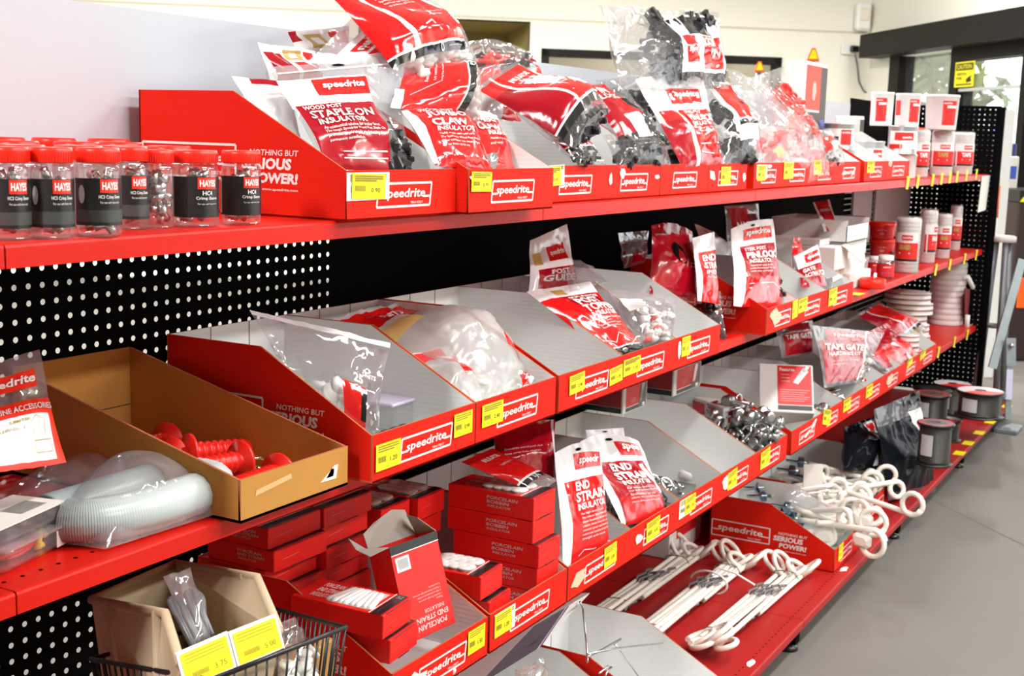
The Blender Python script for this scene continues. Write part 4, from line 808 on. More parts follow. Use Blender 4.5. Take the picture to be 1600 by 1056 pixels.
# ================================================================ jars of crimp sleeves on the top shelf
JLAB = mat('black_jar_label', (.012, .012, .013), .4); JRED = mat('red_label_block', (.80, .03, .01), .4); JGREY = mat('grey_label_band', (.05, .055, .05), .5)
JPET = film('clear_jar_plastic', (.9, .88, .88), .06, rough=.05, bstr=.15, spec_amt=.3)
SLEEVE = mat('aluminium_sleeve', (.72, .73, .75), .25, metal=1)
def sleeve_jar(name, label, p, rz, code, group, face=True, r=.0295, h=.1, detail=True):
    t = thing(name, label, 'jar', p, group, rz)
    mb = MB(); mb.lathe([(.001, 0), (r * .9, 0), (r, .004), (r, h * .74), (r * .96, h * .79), (r * .74, h * .82), (r * .74, h * .86)], JPET, 28, sq=.22); mb.build('jar_body', t, org=V((0, 0, 0)))
    mb = MB(); k = 48
    mb.lathe([(0, h * .83), (r * .97, h * .83), (r * 1.0, h * .84), (r * 1.0, h * .965), (r * .95, h), (0, h)], LID_R, k)
    for i in range(k): 
        a = 2 * math.pi * i / k; mb.box((-.0004, -.0004, h * .845), (.0004, .0004, h * .955), LID_R, Matrix.Translation((math.cos(a) * r * 1.005, math.sin(a) * r * 1.005, 0)))
    mb.build('lid', t, org=V((0, 0, 0)))
    if not detail: return t
    # label wraps the front; local -y faces the aisle
    def fl(u, v):
        a = math.radians(lerp(-168, 18, u)); c_, s_ = math.cos(a), math.sin(a); q = 1 + .22 * (1 / max(abs(c_), abs(s_)) - 1)
        return V((c_ * q * (r + .0006 + fl.o), s_ * q * (r + .0006 + fl.o), lerp(h * .13, h * .66, v)))
    fl.o = 0
    if face:
        mb = MB(); us = [i / 26 for i in range(27)]
        mb.grid(fl, us, [0, .07, .33, 1], lambda u, v: JLAB if v > .33 or v < .07 else (JGREY if code == 'HC3' else JLAB)); fl.o = .0005
        mb.grid(fl, [.56, .6, .64, .68, .72, .76, .8, .84], [.70, .985], JRED); fl.o = .0009
        mb.text('HAYES', .585, .76, .82, .93, fl, PRINT_W, .04)
        if code == 'HC3': mb.text('HC3 Crimp Sleeve', .54, .555, .86, .65, fl, PRINT_W, .015); mb.text('For use with fence wire', .56, .47, .84, .52, fl, PRINT_W, 0)
        else: mb.text('HC4', .62, .55, .76, .66, fl, PRINT_W, .02); mb.text('Crimp Sleeve', .54, .42, .85, .52, fl, PRINT_W, .015); mb.text('For use with fence wire', .56, .32, .84, .36, fl, PRINT_W, 0)
        if code == 'HC4':
            fl.o = .0005; mb.grid(fl, [.06, .1, .15, .2], [.06, .95], PRINT_W); fl.o = .0009
            for i in range(14): mb.bar((.08, .12 + i * .055), (.18, .12 + i * .055), .02, fl, BLACKP, .6)
        else:
            fl.o = .0009; mb.poly([(.30 + .05 * math.cos(a * .628), .66 + .2 * math.sin(a * .628)) for a in range(10)], fl, mat('grey_sleeve_picture', (.5, .5, .5), .5))
        mb.build('jar_label', t, org=V((0, 0, 0)))
    rr = random.Random(int(p.x * 9999)); mb = MB()
    for i in range(34):
        a = rr.uniform(0, 6.28); q = r * .60 * rr.random() ** .5
        M = Matrix.Translation((q * math.cos(a), q * math.sin(a), rr.uniform(.010, h * .70))) @ Matrix.Rotation(rr.uniform(0, 6.28), 4, 'Z') @ Matrix.Rotation(rr.uniform(.2, 1.6), 4, 'X')
        mb.lathe([(.0025, -.008), (.0048, -.008), (.0048, .008), (.0025, .008), (.0025, -.008)], SLEEVE, 9, M)
    mb.build('crimp_sleeves', t, org=V((0, 0, 0)))
    return t
GJ = 'crimp sleeve jars on the top shelf'
FJ = [(17, 377, 'HC3', 'blurred crimp sleeve jar cut by the left frame edge'), (84, 375, 'HC3', 'second front-row jar from the left, its grey band label slightly turned'), (156, 371, 'HC3', 'third front-row jar, nearest the shelf lip, with a sleeve picture on its label'),
      (205, 360, 'HC3', 'jar half hidden between the third front jar and the one showing bare sleeves'), (244, 358, None, 'jar turned to show its silver sleeves without any label'), (306, 356, 'HC4', 'jar with a barcode strip, right of the one showing bare sleeves'), (377, 352, 'HC4', 'last front jar on the right, against the big red bin')]
used = []
for px, py, code, lb in FJ:
    p = at(px, py, Z=S1); p.z = S1 + .0005; p = p + V((0, .0, 0))
    w_ = {17: 68, 84: 70, 156: 73, 205: 60, 244: 60, 306: 76, 377: 66}[px]; r = w_ * .46 * mpp(p)
    vd = V((p.x - CAM.x, p.y - CAM.y, 0)).normalized(); p = p + vd * r * .95; used.append(p)
    sleeve_jar('sleeve_jar', lb, p, math.radians({244: 150}.get(px, -66 if code == "HC3" else -68)), code or 'HC3', GJ, code is not None, r, .1 if px < 230 else .097)
k = 0
for row, (y, xs) in enumerate(((.13, [-.02, .06, .14, .22, .30, .385]), (.21, [.04, .12, .2, .29, .37]), (.30, [.07, .16, .25, .34, .43]))):
    for x in xs:
        p = V((x, y + .005 * (k % 3), S1 + .0005)); k += 1
        if any((p - q).length < .062 for q in used): continue
        used.append(p); sleeve_jar('sleeve_jar', 'red-lidded jar in the hidden rows behind the front jars, only its lid showing', p, 0, 'HC3', GJ, False, .0295, .1 + .003 * row, detail=False)
# ================================================================ brown box and things left on the second shelf
def open_box(name, label, cat, x0, x1, y0, d, z0, hf, hb, knee, outer, inner, edge, group=None):
    O = V((x0, y0, z0)); w_ = x1 - x0; th = .004; t = thing(name, label, cat, O, group)
    side = [(0, 0), (d, 0), (d, hb), (d - knee, hb), (th, hf)]
    mb = MB(); mb.slab([(0, 0), (w_, 0), (w_, hf), (0, hf)], th, O, (1, 0, 0), (0, 0, 1), outer, inner, edge)
    f = lambda u, v: O + V((u * w_, -.0006, v * hf))
    if outer is BROWN:
        mb.poly([(.12, .52), (.45, .66), (.44, .78), (.13, .66)], f, mat('scuffed_kraft', (.66, .44, .20), .8)); mb.poly([(.72, .3), (.86, .62), (.9, .62), (.88, .28)], f, PAPER); mb.poly([(.78, .36), (.83, .56), (.86, .54), (.85, .36)], f, mat('blue_mark', (.05, .12, .45), .6))
    mb.build('front_panel', t)
    mb = MB(); mb.slab(side, th, O + V((w_, 0, 0)), (0, 1, 0), (0, 0, 1), outer, inner, edge); mb.build('side_panel', t)
    mb = MB(); mb.slab([(-a, b) for a, b in side][::-1], th, O, (0, -1, 0), (0, 0, 1), outer, inner, edge); mb.build('side_panel', t)
    mb = MB(); mb.slab([(0, 0), (w_, 0), (w_, hb), (0, hb)], th, O + V((0, d - th, 0)), (1, 0, 0), (0, 0, 1), inner, outer, edge)
    mb.box((x0 + w_ * .3, y0 + d - th - .0015, z0 + hb * .42), (x1 - .004, y0 + d - th, z0 + hb * .425), mat('dark_slit', (.08, .04, .015), .9)); mb.build('back_panel', t)
    mb = MB(); mb.slab([(0, 0), (w_, 0), (w_, d), (0, d)], th, O + V((0, 0, th)), (1, 0, 0), (0, 1, 0), inner, outer, edge); mb.build('base_panel', t)
    return t
BROWN = mat('brown_corrugated_card', (.52, .25, .06), .75, spec=.12, vary=.1, nscale=6)
open_box('cardboard_box', 'plain brown cardboard box with a cut-down front, holding red gate handles', 'box', .325, .555, -.035, .43, S2 + .0005, .058, .158, .004, BROWN, BROWN, KRAFT_L)
GHM = mat('red_handle_plastic', (.82, .02, .012), .32, spec=.5)
def gate_handle(p, yaw, pitch, label):
    t = thing('gate_handle', label, 'gate handle', p, 'red gate handles in the brown box')
    M = Matrix.Translation(p) @ Matrix.Rotation(yaw, 4, 'Z') @ Matrix.Rotation(math.pi / 2 + pitch, 4, 'Y')
    prof = [(0, -.06), (.008, -.06), (.013, -.055)]
    for i in range(7): z = -.05 + i * .011; prof += [(.013, z), (.016, z + .003), (.016, z + .006), (.013, z + .009)]
    prof += [(.014, .03), (.014, .034), (.029, .036), (.029, .041), (.012, .043), (.010, .05), (0, .05)]
    mb = MB(); mb.lathe(prof, GHM, 20, M); mb.build('handle_grip', t)
    mb = MB(); mb.tube([M @ V(q) for q in ((0, 0, .045), (0, 0, .075), (.006, 0, .088), (.016, 0, .09), (.02, 0, .08), (.014, 0, .07))], .0022, ZINC, 6)
    mb.lathe([(.004, .043), (.0065, .043), (.0065, .06), (.004, .06)], ZINC, 10, M); mb.build('hook', t)
for q, yaw, pt, lb in (((.435, .10, .036), -.15, .05, 'gate handle whose round guard faces right in the middle of the brown box'), ((.405, .29, .030), 2.95, .0, 'gate handle at the back left of the brown box'), ((.475, .27, .030), .12, .0, 'gate handle lying at the back right of the brown box'),
                       ((.50, .17, .032), 2.75, -.05, 'gate handle at the right with its guard toward the middle one'), ((.43, .02, .028), .04, 0, 'ribbed gate handle nearest the front wall of the brown box'), ((.415, .20, .028), .25, -.05, 'gate handle half hidden behind the middle one')):
    gate_handle(V((q[0], q[1], S2 + q[2])), yaw, pt, lb)
# coil of hose in a clear bag
p0 = at(235, 790, Z=S2 + .03)
t = thing('hose_coil', 'clear bag holding a coil of ribbed translucent hose, lying on the second shelf', 'hose coil', V((p0.x, p0.y, S2)))
HOSE2 = mat('pale_grey_hose', (.58, .64, .64), .3, spec=.5)
HOSE = mat('ribbed_grey_hose', (.34, .40, .40), .3, spec=.5)
A, B_, C_ = at(105, 815, Z=S2 + .028), at(200, 805, Z=S2 + .028), at(325, 765, Z=S2 + .028)
mb = MB(); pts = []; N_ = 120
for i in range(N_ + 1):
    s = i / N_; q = A * (1 - s) ** 2 + (B_ + (B_ - (A + C_) / 2)) * 2 * s * (1 - s) + C_ * s * s; q.z = S2 + .029; pts.append(q)
e = (pts[-1] - pts[-2]).normalized(); bk = V((-e.y, e.x, 0)); last = pts[-1]
for i in range(1, 26):
    a = math.pi * i / 26 * .95; pts.append(last + e * .04 * math.sin(a) + bk * .04 * (1 - math.cos(a)))
last = pts[-1]
for i in range(1, 80): pts.append(last - e * .0026 * i + bk * .0002 * i)
mb.tube(pts, [.027 + (.0014 if i % 2 else -.0010) for i in range(len(pts))], HOSE, 14, mf=lambda i: HOSE if i % 2 else HOSE2); mb.build('hose', t)
def sheet(t, name, quad, m, amp, seed, fold=.0, nu=22, nv=18, dome=0., edge=0):
    """loose film draped between four points, crumpled and domed"""
    a, b, c, d = [V(q) for q in quad]; nn = ((b - a).cross(d - a)).normalized()
    def f(u, v):
        p = a * (1 - u) * (1 - v) + b * u * (1 - v) + c * u * v + d * (1 - u) * v
        k = (math.sin(math.pi * u) * math.sin(math.pi * v)) ** .5
        return p + nn * (dome * k + amp * (noise.noise(p * 14 + V((seed, 0, 0))) + .6 * noise.noise(p * 40 + V((0, seed, 0)))) * min(1, 6 * min(u, 1 - u, v, 1 - v) + edge))
    mb = MB(); mb.grid(f, [i / nu for i in range(nu + 1)], [j / nv for j in range(nv + 1)], m); return mb.build(name, t)
Zt = lambda px, py, z: at(px, py, Z=S2 + z)
sheet(t, 'bag_top', (Zt(70, 845, .004), Zt(165, 858, .004), Zt(370, 793, .004), Zt(215, 725, .03)), FILM_H, .004, 3, dome=.078)
sheet(t, 'bag_neck', (Zt(70, 845, .006), Zt(215, 725, .03), Zt(120, 715, .05), Zt(0, 770, .03)), FILM_D, .014, 5, dome=.03)
# red-headed bag at the left frame edge
bag('clear bag with a red and white drawing card, left edge of the second shelf', [(-40, 745, .06), (104, 722, .10), (62, 545, .2), (-60, 585, .2)], .02, .015,
    [(FILM_D, 0, 0, 1, 1), (JRED, 0, 0, 1, .56), (BAG_W, 0, .04, .90, .42), (JRED, 0, .68, .86, .84)],
    [('speedrite', .10, .70, .84, .80, PRINT_W, .05), ('FENCELINE ACCESSORIES', .0, .455, .98, .51, PRINT_G, .03, 0.), ('LIMITER', .38, .36, .62, .385, INK, .02, 0), ('75101GY 1', .2, .30, .54, .325, INK, .01, 0)], seed=70, hole=False, flat=.9, name='accessory_bag',
    lines=[((.66, .1), (.86, .1), .006, INK), ((.66, .1), (.66, .2), .006, INK), ((.66, .2), (.86, .2), .006, INK), ((.86, .1), (.86, .2), .006, INK), ((.66, .24), (.62, .34), .005, INK), ((.62, .34), (.70, .40), .005, INK), ((.70, .40), (.80, .36), .005, INK), ((.80, .36), (.80, .24), .005, INK), ((.72, .38), (.74, .25), .005, INK)])
# clear clamshell with red wire and yellow clip
p = at(45, 862, Z=S2); t = thing('clamshell_pack', 'clear plastic clamshell with red wire and a barcode card, left end of the second shelf', 'clamshell pack', p)
M = Matrix.Translation(p) @ Matrix.Rotation(.25, 4, 'Z')
mb = MB(); mb.bbox((-.085, -.03, .002), (.055, .065, .030), FILM_D, .006, M); mb.bbox((-.092, -.037, .029), (.062, .072, .032), FILM_H, .001, M); mb.bbox((-.08, -.025, .032), (.05, .06, .052), FILM_D, .006, M); mb.build('clamshell', t)
mb = MB(); rr = random.Random(4)
for i in range(5):
    pts = [M @ V((-.02 + (.03 + .004 * i) * math.cos(a * .35) - .01 * (i % 2), .012 + (.022 + .002 * i) * math.sin(a * .35), .008 + .004 * i + .002 * math.sin(a + i))) for a in range(18)]
    mb.tube(pts, .0028, GHM, 6, closed=True)
mb.build('red_wire', t)
mb = MB(); mb.tube([M @ V((.005 + .010 * math.cos(a * .6), -.014 + .004 * math.sin(a), .016 + .010 * math.sin(a * .6))) for a in range(10)], .004, YEL, 6); mb.build('yellow_clip', t)
mb = MB(); f = lambda u, v: M @ V((-.085 + u * .13, -.022 + v * .075, .0535)); mb.slab([(0, 0), (.13, 0), (.13, .075), (0, .075)], .0012, M @ V((-.085, -.022, .0532)), M.to_3x3() @ V((1, 0, 0)), M.to_3x3() @ V((0, 1, 0)), PAPER, PAPER, PAPER)
for i in range(16): mb.bar((.5 + i * .024, .2), (.5 + i * .024, .6), .01, f, BLACKP, .58)
mb.build('barcode_card', t)
mb = MB(); mb.slab([(0, 0), (.034, 0), (.034, .020), (0, .020)], .001, M @ V((.012, -.031, .005)), M.to_3x3() @ V((1, 0, 0)), (0, 0, 1), PAPER, PAPER, PAPER); mb.build('price_sticker', t)
# ================================================================ red cartons of porcelain insulators
CW = mat('carton_inside', (.50, .47, .42), .8)
def carton(label, M, w_, d, h, group, kind='bobbin', side_text=True, window=False, code=0, wear=0):
    """red carton: local x across the front end, y along, z up"""
    o = M.translation.copy(); t = thing('insulator_carton', label, 'carton', o, group)
    mb = MB(); mb.bbox((0, 0, 0), (w_, d, h), CARTON_R, .0012, M)
    mb.box((w_ * .1, -.0006, h * .985), (w_ * .9, .0004, h * 1.0), BLACKP, M); mb.box((w_ * .3, -.0007, -.0002), (w_ * .7, .0002, h * .03), mat('carton_slit', (.08, .003, .003), .8), M)
    top = lambda u, v: M @ V((u * w_, v * d, h + .0006)); side = lambda u, v: M @ V((-.0006, d - u * d, v * h)); end = lambda u, v: M @ V((u * w_, -.0008, v * h))
    L3 = ('PORCELAIN', 'BOBBIN', 'INSULATOR') if kind == 'bobbin' else ('PORCELAIN', 'END STRAIN', 'INSULATOR')
    if side_text:
        mb.text(L3[0], .46, .66, .82, .80, side, PRINT_G, .014, .12); mb.text(L3[1], .46, .47, .72 if kind == 'bobbin' else .86, .61, side, PRINT_G, .014, .12); mb.text(L3[2], .47, .30, .74, .41, side, PRINT_G, .005, .12)
    mb.bar((.15, .5), (.45, .55), .006, end, mat('faint_red_print', (.85, .2, .15), .5), h / w_)
    mb.poly([(0, 0.03), (1, 0.03), (1, .14), (0, .14)], top, BLACKP); mb.bar((0, .155), (1, .155), .02, top, PRINT_W, d / w_)
    mb.bar((.1, .1), (.6, .1), .01, top, PRINT_G, d / w_); mb.text('10', .82, .05, .95, .12, top, PRINT_W, .04)
    tt = lambda u, v: top(1 - u, 1 - v) if False else M @ V((v * w_, d - u * d, h + .0006))
    if window:
        for k, s in enumerate(L3): mb.text(s, .14, .66 - k * .24, .14 + .024 * len(s), .84 - k * .24, tt, PRINT_W if k < 2 else PRINT_G, .014, .1)
        mb.poly([(.10, .20), (.90, .20), (.90, .62), (.10, .62)], lambda u, v: M @ V((u * w_, v * d, h + .0004)), CW)
    mb.build('carton_body', t)
    if window:
        n = 4
        for i in range(n):
            for j in range(2):
                mb = MB()
                if kind == 'bobbin':
                    MM = M @ Matrix.Translation((w_ * (.30 + .4 * j), d * (.25 + .105 * i), h - .006))
                    mb.lathe([(0, .000), (.019, .000), (.019, .004), (.012, .007), (.019, .010), (.016, .0125), (.006, .0135), (0, .011)], PORC, 16, MM)
                else:
                    MM = M @ Matrix.Translation((w_ * (.5), d * (.24 + .052 * (i * 2 + j)), h - .003)) @ Matrix.Rotation(math.pi / 2, 4, 'Y') @ Matrix.Rotation(.15 * (i - 1.5), 4, 'X')
                    mb.lathe([(0, -w_ * .38), (.006, -w_ * .37), (.0075, -w_ * .3), (.0075, w_ * .3), (.006, w_ * .37), (0, w_ * .38)], PORC, 10, MM)
                mb.build('insulator', t)
    return t
def fr(x, y, z, rz=0.): return Matrix.Translation((x, y, z)) @ Matrix.Rotation(rz, 4, 'Z')
x1l, x1r = BINS['L1'][0] + .004, BINS['L1'][1] - .004; cwd = (x1r - x1l) / 2
GC = 'red insulator cartons in the third-shelf bins'
rows = ['bottom', 'sixth', 'fifth', 'fourth', 'third', 'second', 'top']
for c_ in range(2):
    for k in range(7):
        off = (.012, .004, 0, .006, -.004, .008, .002)[k] if c_ else (0, .010, .004, .002, .014, -.006, .006)[k]
        carton('end-strain carton, ' + rows[k] + (' of the left' if c_ == 0 else ' of the right') + ' stack at the back of the nearest third-shelf bin', fr(x1l + c_ * cwd + .001, .195 + off, S3 + .004 + k * .0366, .012 * ((k * 7 + c_ * 3) % 5 - 2) * .5), cwd - .004, .145, .0358, GC, 'end', True)
x2l = BINS['L2'][0] + .004
for c_ in range(2):
    for k in range(5):
        carton('red carton, ' + ['bottom', 'fourth', 'middle', 'second', 'top'][k] + (' of the left' if c_ == 0 else ' of the right') + ' stack at the back of the bobbin bin', fr(x2l + c_ * .099, .172 + .008 * ((k * 5 + c_) % 3), S3 + .004 + k * .0432, .015 * ((k + c_) % 3 - 1)), .094, .165, .0425, GC, 'bobbin', False, k == 4)
xi = BINS['L2'][1] - .094
for k in range(5):
    carton('bobbin carton, ' + ['bottom', 'fourth', 'middle', 'second', 'top'][k] + ' of the front right stack with white lettering on its side', fr(xi, -.022 - .004 * (4 - k) + (0, 0, -.006, .004, 0)[k], S3 + .004 + k * .0452, 0), .088, .19, .0446, GC, 'bobbin', True, k == 4)
p = at(749, 939, Y=-.02)
for k, (dx, dy, dz) in enumerate(((.012, -.012, -.048), (0, 0, 0))):
    carton(('lower' if k == 0 else 'upper') + ' carton of the slanted front pair in the bobbin bin' + (', white insulators on top' if k else ''), Matrix.Translation(V((p.x + dx, -.022 + dy, max(S3 + .004, p.z + dz)))) @ Matrix.Rotation(.06, 4, 'Z'), .086, .175, .044, GC, 'bobbin', False, k == 1)
p = at(582, 1012, Y=-.03)
px0 = max(x1l + .002, p.x)
for k, (dx, dy, dz) in enumerate(((.010, -.012, -.042), (0, 0, 0))):
    carton(('lower' if k == 0 else 'upper') + ' carton of the front pair in the nearest third-shelf bin' + (', tube insulators on top' if k else ''), Matrix.Translation(V((px0 + dx, -.026 + dy * .6, max(S3 + .004, p.z + dz)))) @ Matrix.Rotation(.1, 4, 'Z') @ Matrix.Rotation(.03, 4, 'X'), .092, .17, .040, GC, 'end', False, k == 1)
# the carton standing tilted with its flaps open
P0, P1, P3 = at(640, 1006, Y=.0), at(712, 972, Y=-.008), at(585, 869, Y=.05)
o = P0; ex = (P1 - P0).normalized(); ez = (P3 - P0).normalized(); ey = ez.cross(ex).normalized(); ez = ex.cross(ey)
M = Matrix(((ex.x, ey.x, ez.x, o.x), (ex.y, ey.y, ez.y, o.y), (ex.z, ey.z, ez.z, o.z), (0, 0, 0, 1)))
w_, h_, d_ = (P1 - P0).length, (P3 - P0).length, .045
t = thing('insulator_carton', 'opened end-strain carton standing tilted with upside-down lettering and grey flaps', 'carton', o, GC)
mb = MB(); th = .0015
for lo, hi in (((0, 0, 0), (w_, th, h_)), ((0, d_ - th, 0), (w_, d_, h_)), ((0, 0, 0), (th, d_, h_)), ((w_ - th, 0, 0), (w_, d_, h_)), ((0, 0, 0), (w_, d_, th))): mb.box(lo, hi, CARTON_R, M)
mb.box((th, th, h_ * .9), (w_ - th, d_ - th, h_ * .905), CW, M)
f = lambda u, v: M @ V((u * w_, -.0007, v * h_)); fr_ = lambda u, v: f(1 - u, 1 - v); sd = lambda u, v: M @ V((-.0007, d_ * (1 - v), u * h_))
fo = lambda u, v: M @ V((u * w_, -.0011, v * h_))
mb.poly([(0, .91), (1, .91), (1, 1), (0, 1)], f, BLACKP); mb.bar((0, .905), (1, .905), .012, fo, PRINT_W, h_ / w_)
mb.poly([(.06, .72), (.34, .72), (.34, .87), (.06, .87)], f, PRINT_W)
for i in range(12): mb.bar((.1 + i * .018, .745), (.1 + i * .018, .85), .008, fo, mat('grey_barcode', (.3, .3, .32), .6), h_ / w_)
mb.text('PORCELAIN', .16, .66 + .22, .78, .715 + .22, lambda u, v: fr_(u, v), PRINT_G, .014, .1); 
mb.text('END STRAIN', .10, .80, .78, .855, fr_, PRINT_G, .014, .1); mb.text('INSULATOR', .16, .735, .58, .775, fr_, PRINT_G, .005, .1)
for i, s in enumerate(('Features', '1. Suitable for high strain and', '2. High quality glazed porcelain', '3. Resists ultraviolet light and heat', '4. Long lasting')): mb.text(s, .16, .665 - i * .035, .16 + .016 * len(s), .685 - i * .035, fr_, PRINT_G, 0., .1)
mb.text('PORCELAIN', .05, .55, .42, .80, sd, PRINT_G, .014, .1); mb.text('END STRAIN', .05, .22, .45, .47, sd, PRINT_G, .014, .1)
mb.build('carton_body', t)
def flap(pts, name='flap'):
    mb = MB(); k = len(pts); n = (V(pts[1]) - V(pts[0])).cross(V(pts[2]) - V(pts[0])).normalized() * .0012
    A = [M @ V(q) for q in pts]; nn = M.to_3x3() @ n; mb.add(A + [a + nn for a in A], [tuple(range(k)), tuple(range(2 * k - 1, k - 1, -1))] + [(i, (i + 1) % k, k + (i + 1) % k, k + i) for i in range(k)], CW); mb.build(name, t)
flap([(0, 0, h_), (0, d_, h_), (-.045, d_ * .95, h_ + .030), (-.055, d_ * .5, h_ + .012), (-.045, d_ * .1, h_ - .004)])
flap([(0, d_, h_), (w_, d_, h_), (w_ * .98, d_ + .012, h_ + .045), (w_ * .75, d_ + .016, h_ + .052), (w_ * .35, d_ + .016, h_ + .040), (w_ * .05, d_ + .01, h_ + .028)])
flap([(w_, 0, h_), (w_, d_, h_), (w_ - .02, d_ * .9, h_ + .038), (w_ - .03, d_ * .2, h_ + .03)])
for i in range(3):                                   # loose porcelain tubes in front
    p = at(668 + 16 * i, 1010 - 9 * i, Y=-.03); p.z = S3 + .012
    mb = MB(); MM = Matrix.Translation(p) @ Matrix.Rotation(.3 + .3 * i, 4, 'Z') @ Matrix.Rotation(math.pi / 2, 4, 'Y'); mb.lathe([(.002, -.024), (.0075, -.024), (.0085, -.022), (.0085, .022), (.0075, .024), (.002, .024)], PORC, 12, MM)
    tag(mb.build('porcelain_insulator', org=p), ['loose porcelain tube under the tilted carton', 'middle loose porcelain tube below the tilted carton', 'rightmost loose porcelain tube in the nearest third-shelf bin'][i], 'insulator', 'loose porcelain tubes')
# ================================================================ tubs, cans and jars at the far end
TUBW = mat('white_tub_plastic', (.80, .76, .75), .35, spec=.5); TIN = mat('tin_plate', (.62, .63, .64), .3, metal=.85)
ROPEW = mat('white_rope', (.78, .72, .70), .7, bump=('noise', 60, .4)); REDLAB = mat('red_tub_label', (.68, .02, .02), .4)
def tub(name, label, cat, l, r_, pt, pb, y, z0, kind, group, turn=0.):
    """round container seen between pixel columns l..r_ and rows pt..pb, standing at depth y on height z0"""
    c = at((l + r_) / 2, pb, Y=y); k = mpp(c); r = (r_ - l) / 2 * k; h = (pb - pt - (r_ - l) * .06) * k
    vd = V((c.x - CAM.x, c.y - CAM.y, 0)).normalized(); p = V((c.x + vd.x * r, c.y + vd.y * r, z0)); t = thing(name, label, cat, p, group)
    face = math.atan2(CAM.y - p.y, CAM.x - p.x) + turn
    Z = V((0, 0, 0))
    def lab(a0, a1, z_0, z_1, o=.0006, rf=lambda v: 1.0):
        return lambda u, v: V((math.cos(face + lerp(a0, a1, u)) * (r * rf(lerp(z_0, z_1, v)) + o), math.sin(face + lerp(a0, a1, u)) * (r * rf(lerp(z_0, z_1, v)) + o), lerp(z_0, z_1, v) * h))
    us = [i / 10 for i in range(11)]
    mb = MB()
    if kind == 'can':
        mb.lathe([(0, 0), (r * .98, 0), (r * 1.01, h * .02), (r * .97, h * .05), (r * .97, h * .94), (r * 1.01, h * .97), (r * 1.0, h), (r * .93, h), (r * .92, h * .97), (0, h * .97)], TIN, 32)
        mb.build('can_body', t, org=Z); mb = MB()
        f = lab(-1.3, 1.3, .16, .80, rf=lambda v: .97); mb.grid(f, us, [0, 1], PRINT_W); f = lab(-1.3, 1.3, .16, .80, .0012, rf=lambda v: .97)
        mb.grid(f, [.56, .62, .68, .74, .80, .86], [.05, .95], REDLAB); mb.grid(f, [.14, .2, .3, .4, .5], [.08, .55], BLACKP); mb.text('speedrite', .58, .7, .82, .85, lab(-1.3, 1.3, .16, .80, .0018, rf=lambda v: .97), PRINT_W, .04); mb.build('can_label', t, org=Z)
    elif kind == 'redcan':
        mb.lathe([(0, 0), (r * .98, 0), (r * 1.01, h * .02), (r * .97, h * .05), (r * .97, h * .94), (r * 1.01, h * .97), (r * 1.0, h), (r * .93, h), (r * .92, h * .97), (0, h * .97)], TIN, 32)
        mb.build('can_body', t, org=Z); mb = MB(); f = lab(-1.0, 1.2, .2, .82, rf=lambda v: .97); mb.grid(f, us, [0, 1], PRINT_W)
        f = lab(-1.0, 1.2, .2, .82, .0012, rf=lambda v: .97); mb.grid(f, [.2, .3, .4, .5, .6, .7, .82], [.48, .92], REDLAB); mb.grid(f, [0, .1, .2, .3, .45], [.0, .26], REDLAB); mb.text('speedrite', .45, .55, .75, .72, lab(-1., 1.2, .2, .82, .0018, rf=lambda v: .97), PRINT_W, .05); mb.build('can_label', t, org=Z)
    elif kind in ('bucket', 'canister'):
        tp = 1.06 if kind == 'bucket' else 1.0; rf = lambda v: lerp(.96, tp, v)
        mb.lathe([(0, 0), (r * .95, 0), (r * .96, h * .03), (r * tp, h * .93), (r * tp * 1.03, h * .94), (r * tp * 1.03, h), (r * tp * .9, h), (0, h * .985)], TUBW, 32); mb.build('tub_body', t, org=Z); mb = MB()
        f = lab(-1.35, 1.35, .1, .86, rf=rf)
        mb.grid(f, [.52, .58, .64, .70, .76, .82, .88], [.04, .95], REDLAB); f2 = lab(-1.35, 1.35, .1, .86, .0012, rf)
        mb.text('speedrite', .54, .82, .74, .9, f2, PRINT_W, .03)
        for i in range(6): mb.bar((.55, .56 - .07 * i), (.8, .56 - .07 * i), .012, f2, mat('pale_red_print', (.85, .4, .36), .5), .6)
        mb.grid(f2, [.62, .68, .74, .8, .86], [.68, .78], PRINT_W)
        if kind == 'canister': mb.grid(f, [0, .06, .12, .18, .24], [.3, .9], REDLAB)
        mb.build('tub_label', t, org=Z)
    elif kind in ('tape', 'rope'):
        body = ROPEW if kind == 'rope' else TUBW
        prof = [(0, 0), (r * .97, 0)]
        n = 14
        for i in range(n): z = h * (.02 + .96 * i / n); prof += [(r, z + .002), (r * (1.0 if kind == 'tape' else 1.02), z + h * .034), (r * (.985 if kind == 'tape' else .96), z + h * .064)]
        prof += [(r * .9, h), (0, h)]
        mb.lathe(prof, body, 28); mb.build('wound_' + kind, t, org=Z); mb = MB(); f = lab(-1.2, 1.2, .20, .74, .0025)
        mb.grid(f, us, [0, .02, .10, .66, 1], lambda u, v: PRINT_W if v > .66 or v < .02 else (BLACKP if v < .10 else REDLAB))
        f2 = lab(-1.2, 1.2, .20, .74, .0036); mb.grid(f2, [.42, .5, .6, .7, .78], [.74, .92], REDLAB); mb.text('speedrite', .45, .78, .76, .88, lab(-1.2, 1.2, .2, .74, .0045), PRINT_W, .03)
        mb.text({'tape': 'TAPE', 'rope': 'BRAID'}[kind], .34, .42, .72, .60, f2, GOLD if turn < .2 else PRINT_W, .06); mb.bar((.36, .3), (.7, .3), .03, f2, PRINT_W, .6); mb.grid(f, [.08, .11, .14], [.02, .98], PRINT_W)
        mb.build('paper_band', t, org=Z); mb = MB(); mb.lathe([(r * 1.02, -.0) if False else (r * 1.035, .001), (r * 1.035, h * 1.0), (r * .98, h * 1.03), (0, h * 1.03)], FILM, 24); mb.build('shrink_wrap', t, org=Z)
    elif kind == 'redtub':
